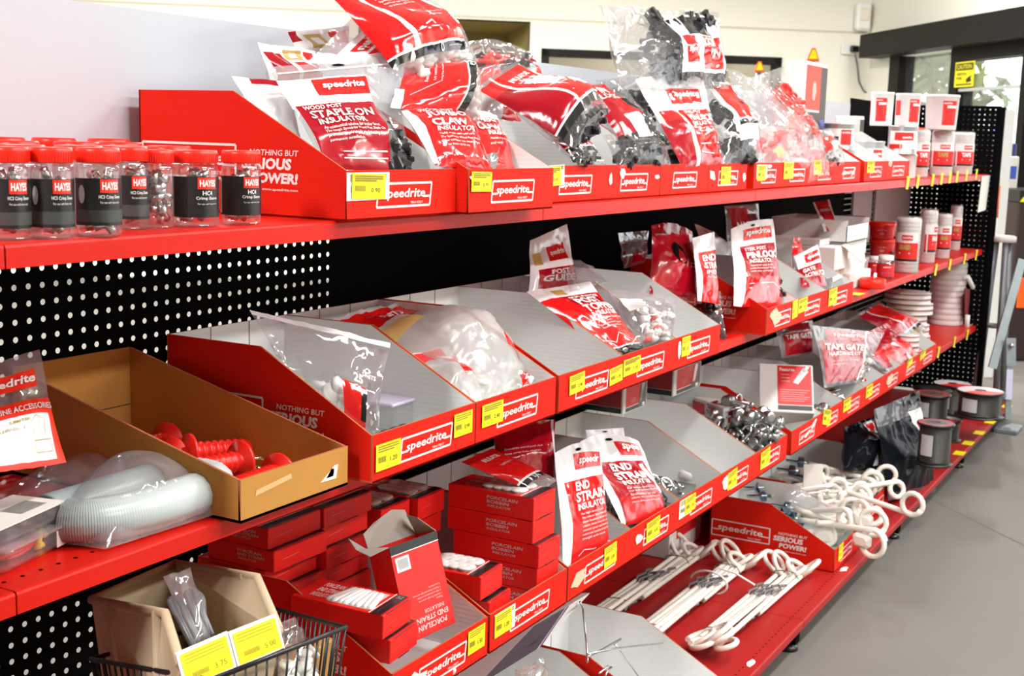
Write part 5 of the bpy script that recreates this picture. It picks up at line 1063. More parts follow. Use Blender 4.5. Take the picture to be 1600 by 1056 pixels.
        mb.lathe([(0, 0), (r * .84, 0), (r * .86, h * .04), (r * .93, h * .74), (r * .93, h * .78)], REDLAB, 28); mb.build('tub_body', t, org=Z); mb = MB()
        f = lab(-1, 1, .18, .66, .001, lambda v: lerp(.85, .93, v)); mb.text('speedrite', .3, .62, .7, .8, f, PRINT_G, .02); mb.poly([(.5 + .1 * math.cos(a), .3 + .18 * math.sin(a)) for a in range(6)], f, mat('pale_red_print', (.85, .4, .36), .5)); mb.build('tub_label', t, org=Z)
        mb = MB(); mb.lathe([(0, h * .78), (r, h * .78), (r * 1.01, h * .82), (r * 1.0, h * .98), (r * .95, h), (0, h)], LID_R, 30); mb.build('lid', t, org=Z)
    elif kind == 'pilljar':
        mb.lathe([(0, 0), (r * .97, 0), (r, h * .03), (r, h * .70), (r * .75, h * .77)], JPET, 26); mb.lathe([(0, h * .03), (r * .9, h * .03), (r * .9, h * .6), (0, h * .62)], mat('dark_red_contents', (.3, .03, .03), .5), 18); mb.build('jar_body', t, org=Z); mb = MB()
        f = lab(-1.3, 1.3, .1, .62, .001); mb.grid(f, us, [0, 1], REDLAB); mb.text('speedrite', .4, .7, .75, .84, lab(-1.3, 1.3, .1, .62, .0016), PRINT_W, .03)
        for i in range(3): mb.poly([(.38 + .14 * i + .04 * math.cos(a), .3 + .1 * math.sin(a)) for a in range(6)], lab(-1.3, 1.3, .1, .62, .0016), mat('violet_dot', (.3, .12, .3), .5))
        mb.build('jar_label', t, org=Z); mb = MB(); mb.lathe([(0, h * .77), (r * .86, h * .77), (r * .88, h * .79), (r * .86, h * .98), (0, h)], WHITE, 26); mb.build('lid', t, org=Z)
    t['_h'] = h
    return t, p, r, h
GTU = 'tubs and cans at the far end of the top shelf'
def zoff(px, py, y): return at(px, py, Y=y).z
lower = [('can', 1337, 1381, 190, 232, .12, 'can', 'ribbed can under the can nearest the empty bins'), ('can', 1385, 1432, 189, 236, .10, 'redcan', 'silver can with a red band, standing above the white-based can'), ]
_, p, r, h = tub('tin_can', 'dented can at the back, under the silver can nearest the empty bins', 'can', 1288, 1336, 190, 240, .14, S1 + .001, 'can', GTU); zc = S1 + .001 + h
tub('tin_can', 'silver can with a dark picture, topmost beside the empty bins', 'can', 1288, 1336, 146, 190, .14, zc, 'can', GTU)
_, p, r, h = tub('tin_can', 'ribbed can in front of the black-windowed box', 'can', 1340, 1381, 190, 250, .15, S1 + .001, 'can', GTU); zb_ = S1 + .001 + h
_, p, r, h = tub('white_tub', 'low white tub under the can with the slanted red band', 'tub', 1386, 1430, 235, 274, .08, S1 + .001, 'canister', GTU, -1.6); zc = S1 + .001 + h
_, p, r, h = tub('tin_can', 'silver can with a slanted red band, between white tubs', 'can', 1386, 1432, 189, 236, .08, zc, 'redcan', GTU); zd = zc + h
tub('white_tub', 'white canister with a red picture wrap, topmost left of the pair', 'tub', 1359, 1394, 134, 188, .12, max(zb_, zd - .004), 'canister', GTU, -.6)
tub('white_tub', 'white canister with a square red label, topmost right of the pair', 'tub', 1398, 1436, 134, 187, .10, zd + .001, 'canister', GTU, .1)
tub('tape_tub', 'tape roll half hidden beside the orange strip', 'tape roll', 1424, 1449, 195, 270, .05, S1 + .001, 'tape', GTU, .3)
_, p, r, h = tub('tape_tub', 'tape roll with gold lettering under the white bucket', 'tape roll', 1453, 1487, 198, 270, .05, S1 + .001, 'tape', GTU); zc = S1 + .001 + h
tub('white_bucket', 'white bucket with a square red label, topmost at the far right', 'bucket', 1446, 1494, 137, 194, .05, zc + .004, 'bucket', GTU)
tub('tape_tub', 'tape roll with white lettering, second from the shelf end', 'tape roll', 1488, 1518, 202, 269, .05, S1 + .001, 'tape', GTU, .25)
tub('tape_tub', 'tape roll standing last at the shelf end', 'tape roll', 1519, 1549, 203, 267, .04, S1 + .001, 'tape', GTU, .3)
c = at(1347, 188, Y=.24); k = mpp(c); t = thing('window_box', 'small white box with a black window pane between can and canister', 'box', V((c.x, .24, zb_)))
w2, h2 = 13 * k, 38 * k; mb = MB(); mb.bbox((c.x - w2, .24, zb_), (c.x + w2, .34, zb_ + h2), CARTON_W, .002); mb.build('box_body', t)
mb = MB(); mb.box((c.x - w2 * .8, .2385, zb_ + h2 * .16), (c.x - w2 * .04, .24, zb_ + h2 * .85), BLACKP); mb.box((c.x + w2 * .04, .2385, zb_ + h2 * .16), (c.x + w2 * .8, .24, zb_ + h2 * .85), BLACKP); mb.build('window', t)
c = at(1452, 210, Y=.14); mb = MB(); mb.box((c.x - .02, .15, S1 + .001), (c.x + .02, .20, c.z + .03), ORANGE); tag(mb.build('orange_box', org=V((c.x, .15, S1))), 'narrow orange box standing between two tape rolls', 'box')
# white box with red picture and warning triangle far behind
p = at(1258, 150, Y=.33); k = mpp(p); w2, h2 = 31 * k, 60 * k
t = thing('appliance_box', 'white box with a red picture panel standing behind the bag of red insulators', 'box', V((p.x, .30, S1)))
mb = MB(); z1 = at(1258, 94, Y=.22).z; x0, x1 = at(1257, 150, Y=.22).x, at(1291, 150, Y=.22).x; yb_ = at(1227, 130, X=x0).y
mb.bbox((x0, .22, S1 + .001), (x1, yb_, z1), CARTON_W, .002); mb.build('box_body', t)
f = lambda u, v: V((lerp(x0, x1, u), .2190, lerp(S1, z1, v))); f2 = lambda u, v: f(u, v) + V((0, -.0008, 0))
mb = MB(); mb.poly([(.03, .6), (.70, .6), (.70, .97), (.03, .97)], f, mat('brick_red_panel', (.58, .06, .03), .5)); mb.poly([(.70, .2), (.98, .2), (.98, .97), (.70, .97)], f, mat('dark_brown_panel', (.07, .05, .045), .5)); mb.poly([(.2, .3), (.70, .3), (.70, .58), (.14, .58)], f, mat('dark_brown_panel', (.07, .05, .045), .5)); mb.poly([(.74, .42), (.92, .42), (.92, .52), (.74, .52)], f2, mat('blue_badge', (.10, .10, .45), .5)); mb.poly([(.4 + .1 * math.cos(a), .76 + .09 * math.sin(a)) for a in range(6)], f2, mat('pale_red_print', (.85, .4, .36), .5)); mb.build('printed_panel', t)
def wtri(px, py, s, label):
    d = ray(px, py); c = CAM + d / d.dot(FW) * 8.2; k = s * mpp(c); R_ = RT; mb = MB()
    P = [c - R_ * k + ZU * -k, c + R_ * k + ZU * -k, c + R_ * k * .3 + ZU * k, c - R_ * k * .3 + ZU * k]; q = FW * .02
    mb.add(P + [a + q for a in P], [(0, 1, 2, 3), (7, 6, 5, 4), (0, 4, 5, 1), (1, 5, 6, 2), (2, 6, 7, 3), (3, 7, 4, 0)], ORANGE)
    P2 = [lerp(a, (P[0] + P[1] + P[2] + P[3]) / 4, .3) - q * .2 for a in P]; mb.add(P2, [(0, 1, 2, 3)], YEL)
    mb.tube([V((c.x, c.y, 0)) + FW * .03, V((c.x, c.y, c.z)) + FW * .03], .02, GREYTUBE, 8)
    tag(mb.build('warning_sign', org=V((c.x, c.y, 0))), label, 'sign', 'orange and yellow warning signs')
wtri(1271, 85, 10, 'orange and yellow warning sign rising above the white box with red picture')
wtri(1187, 104, 8, 'orange and yellow warning sign partly behind the clear bag of red insulators')
# ---- second shelf, far end: cartons, red tubs, jars, rope
GW = 'plain white cartons on the second shelf'
def wcarton(label, x0, y0, z0, w_, d, h, rz=0., group=GW, red=None, flapx=False, name='white_carton'):
    M = fr(x0, y0, z0, rz); t = thing(name, label, 'carton', M.translation.copy(), group)
    mb = MB(); mb.bbox((0, 0, 0), (w_, d, h), CARTON_W, .002, M); mb.box((w_ * .02, -.0006, h * .5), (w_ * .98, .0004, h * .505), mat('carton_seam_grey', (.45, .43, .4), .8), M) if not red else None
    f = lambda u, v: M @ V((u * w_, -.0008, v * h)); g = lambda u, v: M @ V((-.0008, d * (1 - u), v * h)); f2 = lambda u, v: M @ V((u * w_, -.0014, v * h))
    if red == 'picture':
        mb.poly([(.1, .22), (.95, .22), (.95, .97), (.1, .97)], f, REDLAB); mb.poly([(.1, .05), (.95, .05), (.95, .19), (.1, .19)], f, JGREY); mb.poly([(.62, .05), (.95, .05), (.95, .97), (.72, .97)], f2, mat('grey_photo', (.12, .12, .11), .5)); mb.poly([(.66, .3), (.76, .3), (.86, .95), (.74, .95)], lambda u, v: M @ V((u * w_, -.002, v * h)), ZINC); mb.poly([(.78, .08), (.88, .08), (.88, .2), (.78, .2)], lambda u, v: M @ V((u * w_, -.002, v * h)), PRINT_W)
        for i in range(3): mb.bar((.3, .36 + i * .06), (.52, .36 + i * .06), .012, f2, PRINT_G, 1)
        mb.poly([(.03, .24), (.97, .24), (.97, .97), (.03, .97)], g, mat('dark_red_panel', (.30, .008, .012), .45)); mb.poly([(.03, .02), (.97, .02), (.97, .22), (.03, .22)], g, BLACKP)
    elif red == 'logo':
        mb.poly([(.2, .25), (.82, .25), (.82, .82), (.2, .82)], f, REDLAB); mb.text('speedrite', .25, .42, .78, .68, f2, PRINT_W, .04); mb.poly([(.0, .15), (.4, .15), (.4, .85), (.0, .85)], g, REDLAB)
    mb.build('carton_body', t)
    if flapx:
        mb = MB(); A = M @ V((w_, 0, h)); mb.add([A, A + V((-.10, 0, .006)), A + V((-.02, -.06, -.06)), A + V((.06, -.05, -.055))], [(0, 1, 2, 3)], CARTON_W); mb.add([a + V((0, -.001, .0016)) for a in [A, A + V((-.10, 0, .006)), A + V((-.02, -.06, -.06)), A + V((.06, -.05, -.055))]], [(3, 2, 1, 0)], CARTON_W); mb.build('flap', t)
    return t
z2 = S2 + .001
xa, xb = at(1303, 430, Y=.06).x, at(1323, 430, Y=.06).x; xc, xd = at(1324, 440, Y=.05).x, at(1359, 440, Y=.05).x
h1 = 36 * mpp(at(1310, 400, Y=.06))
wcarton('plain white carton, lower of the long pair behind the last second-shelf bin', xa - .03, .08, z2, xb - xa, .31, h1)
wcarton('plain white carton with an open flap, upper of the long pair', xa, .06, z2 + h1 + .001, xb - xa, .32, h1, flapx=True)
wcarton('thin white lid-like carton lying on the long pair', xa + .02, .12, z2 + 2 * h1 + .002, .2, .27, .022)
hs = 24 * mpp(at(1340, 420, Y=.05)); wd = (xd - xc) * .92
for i, s in enumerate(('bottom', 'second from bottom', 'third from bottom')): wcarton('white carton, ' + s + ' of the stack beside the red tubs', xc + (.03, .0, .012)[i], .05 + .012 * i, z2 + (hs + .001) * i, wd, .28, hs, (0, .02, -.015)[i])
t = thing('open_carton', 'open-topped white carton at the top of the stack beside the red tubs', 'carton', V((xc, .06, z2 + 3 * hs)), GW)
mb = MB(); x0, zz, hh = xc - .01, z2 + 3 * (hs + .001), hs * 1.4
for lo, hi in (((x0, .06, zz), (x0 + wd, .063, zz + hh * .75)), ((x0, .33, zz), (x0 + wd, .333, zz + hh)), ((x0, .06, zz), (x0 + .003, .333, zz + hh)), ((x0 + wd - .003, .06, zz), (x0 + wd, .333, zz + hh)), ((x0, .06, zz), (x0 + wd, .333, zz + .003))): mb.box(lo, hi, CARTON_W)
mb.build('carton_body', t)
bag('red-printed card bag leaning back in the open white carton', [(1288, 362, .12), (1312, 362, .12), (1296, 312, .24), (1270, 316, .24)], .012, .01, [(BAG_RD, 0, 0, 1, 1), (BAG_W, 0, 0, .12, 1), (BAG_W, .88, 0, 1, 1)], [('speedrite', .2, .6, .8, .75, PRINT_G, .03)], seed=80, hole=False, group=G2)
bag('flat clear pack with a white rim standing in the last second-shelf bin', [(1296, 455, -.02), (1322, 446, -.03), (1308, 420, .03), (1282, 432, .05)], .03, .03, [(FILM_H, 0, 0, 1, 1), (BAG_W, .2, .2, .9, .9)], (), seed=81, hole=False, group=G2)
GR = 'red-lidded tubs on the second shelf'
_, p, r, h = tub('red_tub', 'red tub, lower of the stacked pair beside the white cartons', 'tub', 1357, 1398, 371, 400, .16, z2 + .05, 'redtub', GR)
tub('red_tub', 'red tub with crest, upper of the stacked pair beside the white cartons', 'tub', 1357, 1399, 339, 367, .16, z2 + .05 + h + .003, 'redtub', GR)
c = at(1378, 405, Y=.16); mb = MB(); mb.bbox((c.x - .13, .14, z2), (c.x + .16, .38, z2 + .0495), CARTON_W, .002); tag(mb.build('white_carton', org=V((c.x, .14, z2))), 'flat white carton that the two red tubs stand on', 'carton', GW)
tub('red_tub', 'red tub at the back of the stack, only its lid showing over the white cartons', 'tub', 1312, 1352, 337, 360, .28, z2 + 3 * hs - .01, 'redtub', GR)
GP = 'small white-lidded jars with red labels'
tub('pill_jar', 'white-lidded jar with a red label, front-most of three', 'jar', 1369, 1396, 392, 431, .04, z2, 'pilljar', GP)
tub('pill_jar', 'white-lidded jar half hidden left of the front one', 'jar', 1356, 1378, 391, 420, .12, z2, 'pilljar', GP)
tub('pill_jar', 'white-lidded jar half hidden right of the front one', 'jar', 1390, 1410, 395, 425, .10, z2, 'pilljar', GP)
p = at(1363, 446, Y=.0); p.z = z2; t = thing('loose_cap', 'loose red plastic lid with two wire prongs lying near the shelf lip', 'lid', p); r = 20 * mpp(p)
mb = MB(); mb.lathe([(0, .002), (r * .9, .0), (r, .004), (r, .034), (r * .94, .036), (r * .94, .008), (0, .008)], LID_R, 30, Matrix.Translation(p)); mb.build('lid_cap', t)
mb = MB(); mb.tube([p + V((.02, .0, .008)), p + V((.02, 0, .055))], .0025, ZINC, 6); mb.tube([p + V((.045, .0, .008)), p + V((.047, 0, .052))], .0025, ZINC, 6); mb.build('prongs', t)
GRO = 'wrapped rope rolls at the far end of the second shelf'
for l, r_, pt, pb, y, tn, lb in ((1397, 1434, 333, 420, .03, -.3, 'largest rope roll, first beside the white-lidded jars'), (1433, 1459, 333, 416, .06, .9, 'rope roll with a black picture, second from the jars'), (1459, 1482, 340, 410, .05, .1, 'rope roll with gold lettering, third from the jars'), (1480, 1498, 335, 405, .10, .1, 'narrow-looking rope roll, fourth from the jars'), (1496, 1512, 330, 398, .12, .5, 'rope roll with a red band, second from the shelf end'), (1510, 1527, 330, 393, .12, .6, 'rope roll standing last at the end of the second shelf')):
    tub('rope_roll', lb, 'rope roll', l, r_, pt, pb, y, z2, 'rope', GRO, tn)
t = thing('hanging_panel', 'grey white panel leaning on the back behind the rope rolls', 'panel', V((5.2, .37, S2)))
mb = MB(); a, b = at(1463, 330, Y=.38), at(1525, 330, Y=.30)
mb.box((4.85, .375, S2 + .06), (5.18, .385, S1 - .03), mat('grey_white_board', (.46, .44, .47), .6)); mb.box((5.25, .375, S2 + .06), (5.97, .385, S1 - .03), mat('grey_white_board', (.46, .44, .47), .6)); mb.build('panel_sheet', t)
t = thing('shelf_edge_strip', 'cream ticket strip hanging at the far end under the top shelf', 'ticket strip', V((5.93, -.004, S1)))
a, b, c_, d = at(1535, 275, Y=-.004), at(1547, 274, Y=-.004), at(1540, 328, Y=-.004), at(1528, 332, Y=-.004)
mb = MB(); q = V((0, .002, 0)); mb.add([a, b, c_, d, a + q, b + q, c_ + q, d + q], [(0, 3, 2, 1), (4, 5, 6, 7), (0, 1, 5, 4), (1, 2, 6, 5), (2, 3, 7, 6), (3, 0, 4, 7)], PAPER)
mb.build('strip', t)
# ---- third shelf: white reels
REEL = mat('white_reel_plastic', (.76, .71, .71), .45); RIM = mat('pink_red_rim', (.28, .05, .05), .5)
def reel(label, cx, cy_, z0, r, h, n, tilt=0.):
    p = V((cx, cy_, z0)); t = thing('tape_reel', label, 'reel', p, 'white reels stacked on the third shelf')
    mb = MB(); hh = h / n
    for i in range(n):
        z = hh * i; mb.lathe([(r * .3, z), (r, z), (r * 1.0, z + hh * .2), (r * .985, z + hh * .25), (r * .985, z + hh * .74), (r, z + hh * .78), (r, z + hh * .98), (r * .3, z + hh * .98)], REEL, 36, Matrix.Translation(p), mf=lambda i_, a: RIM if i_ == 5 else REEL)
    mb.build('reel_body', t); return t
c = at(1425, 525, Y=-.02); k = mpp(c)
z = S3 + .001; r1 = 40 * k; cx = at(1436, 520, Y=.10).x; n = 0
for i in range(5): reel(('bottom', 'second', 'third', 'fourth', 'top')[i] + ' reel of the back stack beside the standing reel', cx + .012 * (i % 2), .05 + r1 + .01 * (i % 3), z, r1, .048, 2); z += .049
z = S3 + .001; r2 = 25 * k; cx = at(1427, 530, Y=.0).x
for i in range(3): reel(('bottom', 'middle', 'top')[i] + ' reel of the small front stack before the larger stack', cx + .01 * (i % 2) - .04, -.0 + .02, z, r2 * .8, .045, 2); z += .046
p = at(1503, 523, Y=.06); k = mpp(p); t = thing('large_reel', 'large white reel pack with a strap, standing at the end of the third shelf', 'reel', V((p.x, .12, S3)))
h = 98 * k; w2 = 27 * k; mb = MB(); n = 11
prof = [(0, 0)]
for i in range(n): z = h * i / n; prof += [(w2 * .99, z), (w2, z + h * .02), (w2, z + h * .06), (w2 * .96, z + h * .085)]
prof += [(w2 * .95, h), (0, h)]
mb.lathe(prof, REEL, 30, Matrix.Translation(V((p.x, .06 + w2, S3 + .001)))); mb.build('reel_body', t)
mb = MB(); pts = [at(1512, 432, Y=.045), at(1523, 455, Y=.03), at(1527, 500, Y=.03), at(1510, 515, Y=.03), at(1512, 492, Y=.03)]; mb.tube(pts, .012, WHITE, 6); mb.build('strap', t)
mb = MB(); a = [at(1508, 450, Y=.045), at(1516, 452, Y=.045), at(1514, 500, Y=.045), at(1507, 498, Y=.045)]; mb.add(a + [q + V((0, .004, 0)) for q in a], [(0, 3, 2, 1), (4, 5, 6, 7)], RIM); mb.build('label', t)
# ---- third shelf: boxed and loose clamps
zt = S3 + BHB + .002
for (pl, pr, pb, ptop, nm, lb) in ((973, 1010, 648, 596, 'picture', 'white-edged carton with a picture of a metal clamp, left one on the bin backs'), (1052, 1094, 620, 567, 'picture', 'white-edged carton with a picture of a metal clamp, right one on the bin backs')):
    a, b = at(pl, pb, Z=zt), at(pr, pb - 14, Z=zt); k = mpp(a)
    yy = max(.10, a.y); wcarton(lb, a.x, yy, zt, at(pr, pb - 14, Y=a.y).x - a.x, .17, 42 * k, 0, 'clamp cartons standing on the third-shelf bins', nm, name='clamp_carton')
a = at(1129, 672, Z=S3 + .085); k = mpp(a)
zz = max(S3 + .09, a.z)
wcarton('closed white carton with a red wordmark square lying among the shiny clamps', a.x, a.y, zz, 44 * k, .16, 33 * k, -.62, None, 'logo', name='clamp_carton')
wcarton('red and white carton under the closed white one among the shiny clamps', a.x + .01, a.y + .02, S3 + .004, 36 * k, .15, zz - S3 - .006, -.5, None, 'logo', name='clamp_carton')
P0, P1 = at(1187, 642, Z=S3 + .075), at(1272, 646, Z=S3 + .075); nf = (-V((FW.x, FW.y, 0)).normalized() * .80 + ZU * .60); P3 = atp(1181, 567, P0, nf)
ex = (P1 - P0).normalized(); ez = (P3 - P0).normalized(); ey = ez.cross(ex).normalized(); ez = ex.cross(ey); o = P0
M = Matrix(((ex.x, ey.x, ez.x, o.x), (ex.y, ey.y, ez.y, o.y), (ex.z, ey.z, ez.z, o.z), (0, 0, 0, 1))); w_, h_ = (P1 - P0).length, (P3 - P0).length
t = thing('clamp_carton', 'white carton with a red features label, tipped back in the third-shelf bin', 'carton', o)
mb = MB(); mb.bbox((0, 0, 0), (w_, .13, h_), CARTON_W, .002, M); f = lambda u, v: M @ V((u * w_, -.0008, v * h_)); f2 = lambda u, v: M @ V((u * w_, -.0014, v * h_)); f3 = lambda u, v: M @ V((u * w_, -.002, v * h_))
mb.poly([(.34, .16), (.97, .16), (.97, .97), (.34, .97)], f, REDLAB); mb.poly([(.34, .05), (.97, .05), (.97, .14), (.34, .14)], f, JGREY); mb.text('Features', .38, .85, .66, .92, f2, PRINT_W, .02)
mb.poly([(.62, .62), (.72, .58), (.92, .86), (.82, .93)], f2, ZINC); mb.poly([(.80, .86), (.86, .84), (.94, .95), (.88, .97)], f2, PORC)
for i in range(3): mb.bar((.40, .78 - i * .07), (.56, .78 - i * .07), .01, f2, PRINT_G, 1)
for i in range(6): mb.bar((.38, .46 - i * .045), (.93 - .05 * (i % 3), .46 - i * .045), .008, f2, PRINT_G, 1)
mb.box((.0, .0, -.0012), (w_, .13, 0), KRAFT if False else mat('grey_carton_base', (.40, .36, .31), .7), M); mb.build('carton_body', t)
def clamp_mesh():
    t = thing('metal_clamp', 'loose metal clamp', 'clamp', (0, 0, 0)); mb = MB()
    mb.bbox((-.022, -.008, -.003), (.022, .008, .003), DKMET, .002); mb.lathe([(.006, -.012), (.013, -.012), (.014, 0), (.013, .012), (.006, .012)], DKMET, 12, Matrix.Translation((-.012, 0, .012)) @ Matrix.Rotation(math.pi / 2, 4, 'X')); mb.build('clamp_body', t)
    mb = MB(); pts = [V((.016, -.012, -.012))] + [V((.016 , -.012 * math.cos(a * .314), .014 + .012 * math.sin(a * .314))) for a in range(11)] + [V((.016, .012, -.012))]; mb.tube(pts, .003, ZINC, 7); mb.build('bolt', t)
    for y in (-.012, .012):
        mb = MB(); mb.lathe([(.003, 0), (.0065, 0), (.0065, .006), (.003, .006)], ZINC, 6, Matrix.Translation((.016, y, -.011))); mb.build('nut', t)
    return t
cl0 = clamp_mesh(); first = [True]
def heap(key, label, group, n, u0, u1, y0, y1, h, sc_=1., seed=1):
    x0, x1, yb, zb = BINS[key]; rr = random.Random(seed)
    for i in range(n):
        u = rr.uniform(u0, u1); y = rr.uniform(y0, y1); q = max(0, 1 - 2 * abs((u - u0) / (u1 - u0) - .5)) ** .5
        p = (lerp(x0, x1, u), yb + y, zb + .016 * sc_ + rr.random() * h * q); ro = (rr.uniform(-1.2, 1.2), rr.uniform(-1.2, 1.2), rr.uniform(0, 6.3))
        if first[0]: o = cl0; o.location = p; o.rotation_euler = ro; o['label'] = label; o['group'] = group; first[0] = False
        else: o = copy_tree(cl0, p, label, ro, group)
        o.scale = (sc_,) * 3; ORG[o.name] = V((0, 0, 0))
heap('L7', 'loose metal clamp in the heap beside the closed white carton', 'heaped metal clamps beside the closed white carton', 60, .42, .93, .01, .22, .15, 1.25, 3)
heap('L9', 'loose metal clamp behind the tipped white carton', 'metal clamps behind the tipped white carton', 12, .2, .85, .03, .2, .03, 1.2, 4)
heap('L10', 'loose metal clamp in the bin with the coarse chain-like clamps', 'metal clamps before the clear gate-kit bag', 20, .2, .85, .03, .22, .05, 1.3, 5)
heap('L5', 'dark loose clamp at the back of the bin with the white spool', 'dark clamps in the bin with the white spool', 16, .15, .8, .08, .26, .03, 1.1, 6)
heap('L6', 'dark loose clamp in the nearly empty bin', 'dark clamps in the nearly empty third-shelf bin', 7, .1, .5, .04, .14, .01, 1.1, 7)
heap('L4', 'loose metal clamp beside the end-strain bag, before the flat grey strip', 'metal clamps beside the end-strain bag', 8, .72, .95, .03, .2, .02, 1.1, 8)
p = at(1068, 752, Y=.06); p.z = S3 + .005; mb = MB(); MM = Matrix.Translation(p + V((0, 0, .0))) @ Matrix.Rotation(.25, 4, 'X')
mb.lathe([(0, 0), (.028, 0), (.030, .006), (.030, .016), (.018, .024), (.018, .036), (.030, .044), (.030, .056), (.026, .062), (0, .062)], WHITE, 24, MM); mb.lathe([(0, .062), (.016, .062), (.012, .085), (0, .088)], WHITE, 16, MM)
tag(mb.build('white_spool', org=p), 'white plastic spool insulator standing in the third-shelf bin among dark clips', 'insulator')
for i, (a, b) in enumerate((((1040, 770), (1096, 752)), ((1050, 742), (1085, 730)))):
    P, Q = at(*a, Y=.0), at(*b, Y=.06); P.z = S3 + .012 + .008 * i; Q.z = S3 + .02 + .02 * i; d = (Q - P).normalized(); n = V((-d.y, d.x, 0)).normalized() * .024; mb = MB(); up_ = V((0, 0, .002))
    mb.add([P - n, Q - n, Q + n, P + n, P - n + up_, Q - n + up_, Q + n + up_, P + n + up_], [(3, 2, 1, 0), (4, 5, 6, 7), (0, 1, 5, 4), (1, 2, 6, 5), (2, 3, 7, 6), (3, 0, 4, 7)], mat('dull_green_grey', (.22, .24, .20), .5, metal=.4))
    tag(mb.build('metal_strip', org=P), ['flat grey metal strip lying in front of the white spool', 'flat grey metal strip lying behind the white spool'][i], 'metal strip')
for i, (px, py, y, lb) in enumerate(((1062, 248, .10, 'black loose insulator at the front of the unmarked top-shelf bin'),)):
    p = at(px, py, Y=y); p.z = max(S1 + .03, p.z); mb = MB(); rr = random.Random(2)
    for k, (dx, dz, s) in enumerate(((-.03, .0, .05), (.0, .008, .055), (.035, .0, .05), (-.02, .028, .03), (.03, .02, .03))): lump(mb, p + V((dx, .01 * k, dz)), 'black', s * 1.1, rr)
    tag(mb.build('black_insulator', org=p), lb, 'insulator')
p = at(1210, 246, Y=.08); t = thing('yellow_ring', 'bright yellow plastic ring standing up in the top-shelf bin', 'ring', p); r = 16 * mpp(p); mb = MB()
mb.tube([p + V((r * math.cos(a * .2618), .01 * math.sin(a), r * math.sin(a * .2618) * .85 - .01)) for a in range(24)], .018, mat('yellow_plastic', (.88, .62, .01), .35, spec=.5), 10, closed=True); mb.build('ring', t)
for px, py, lb in ((618, 664, 'grey ring fitting nearest the front, beside the zip bag'), (604, 657, 'dark ring fitting against the zip bag'), (632, 655, 'small ring fitting at the right of the loose fittings')):
    p = at(px, py, Y=.02); p.z = S2 + .022; mb = MB(); MM = Matrix.Translation(p) @ Matrix.Rotation(.9, 4, 'X') @ Matrix.Rotation(.4, 4, 'Y'); mb.lathe([(.010, -.012), (.017, -.012), (.019, -.006), (.019, .006), (.017, .012), (.010, .012), (.010, -.012)], mat('dark_grey_plastic', (.06, .065, .07), .35), 18, MM)
    tag(mb.build('ring_fitting', org=p), lb, 'fitting', 'loose ring fittings beside the zip bag')
p = at(612, 640, Y=.08); mb = MB(); mb.bbox((p.x - .03, .06, S2 + .005), (p.x + .06, .14, S2 + .06), FILM_D, .004); mb.bbox((p.x - .034, .055, S2 + .060), (p.x + .064, .145, S2 + .066), mat('lilac_lid', (.55, .52, .66), .4), .002); tag(mb.build('lidded_case', org=V((p.x, .06, S2))), 'small clear case with a lilac lid behind the ring fittings', 'case')
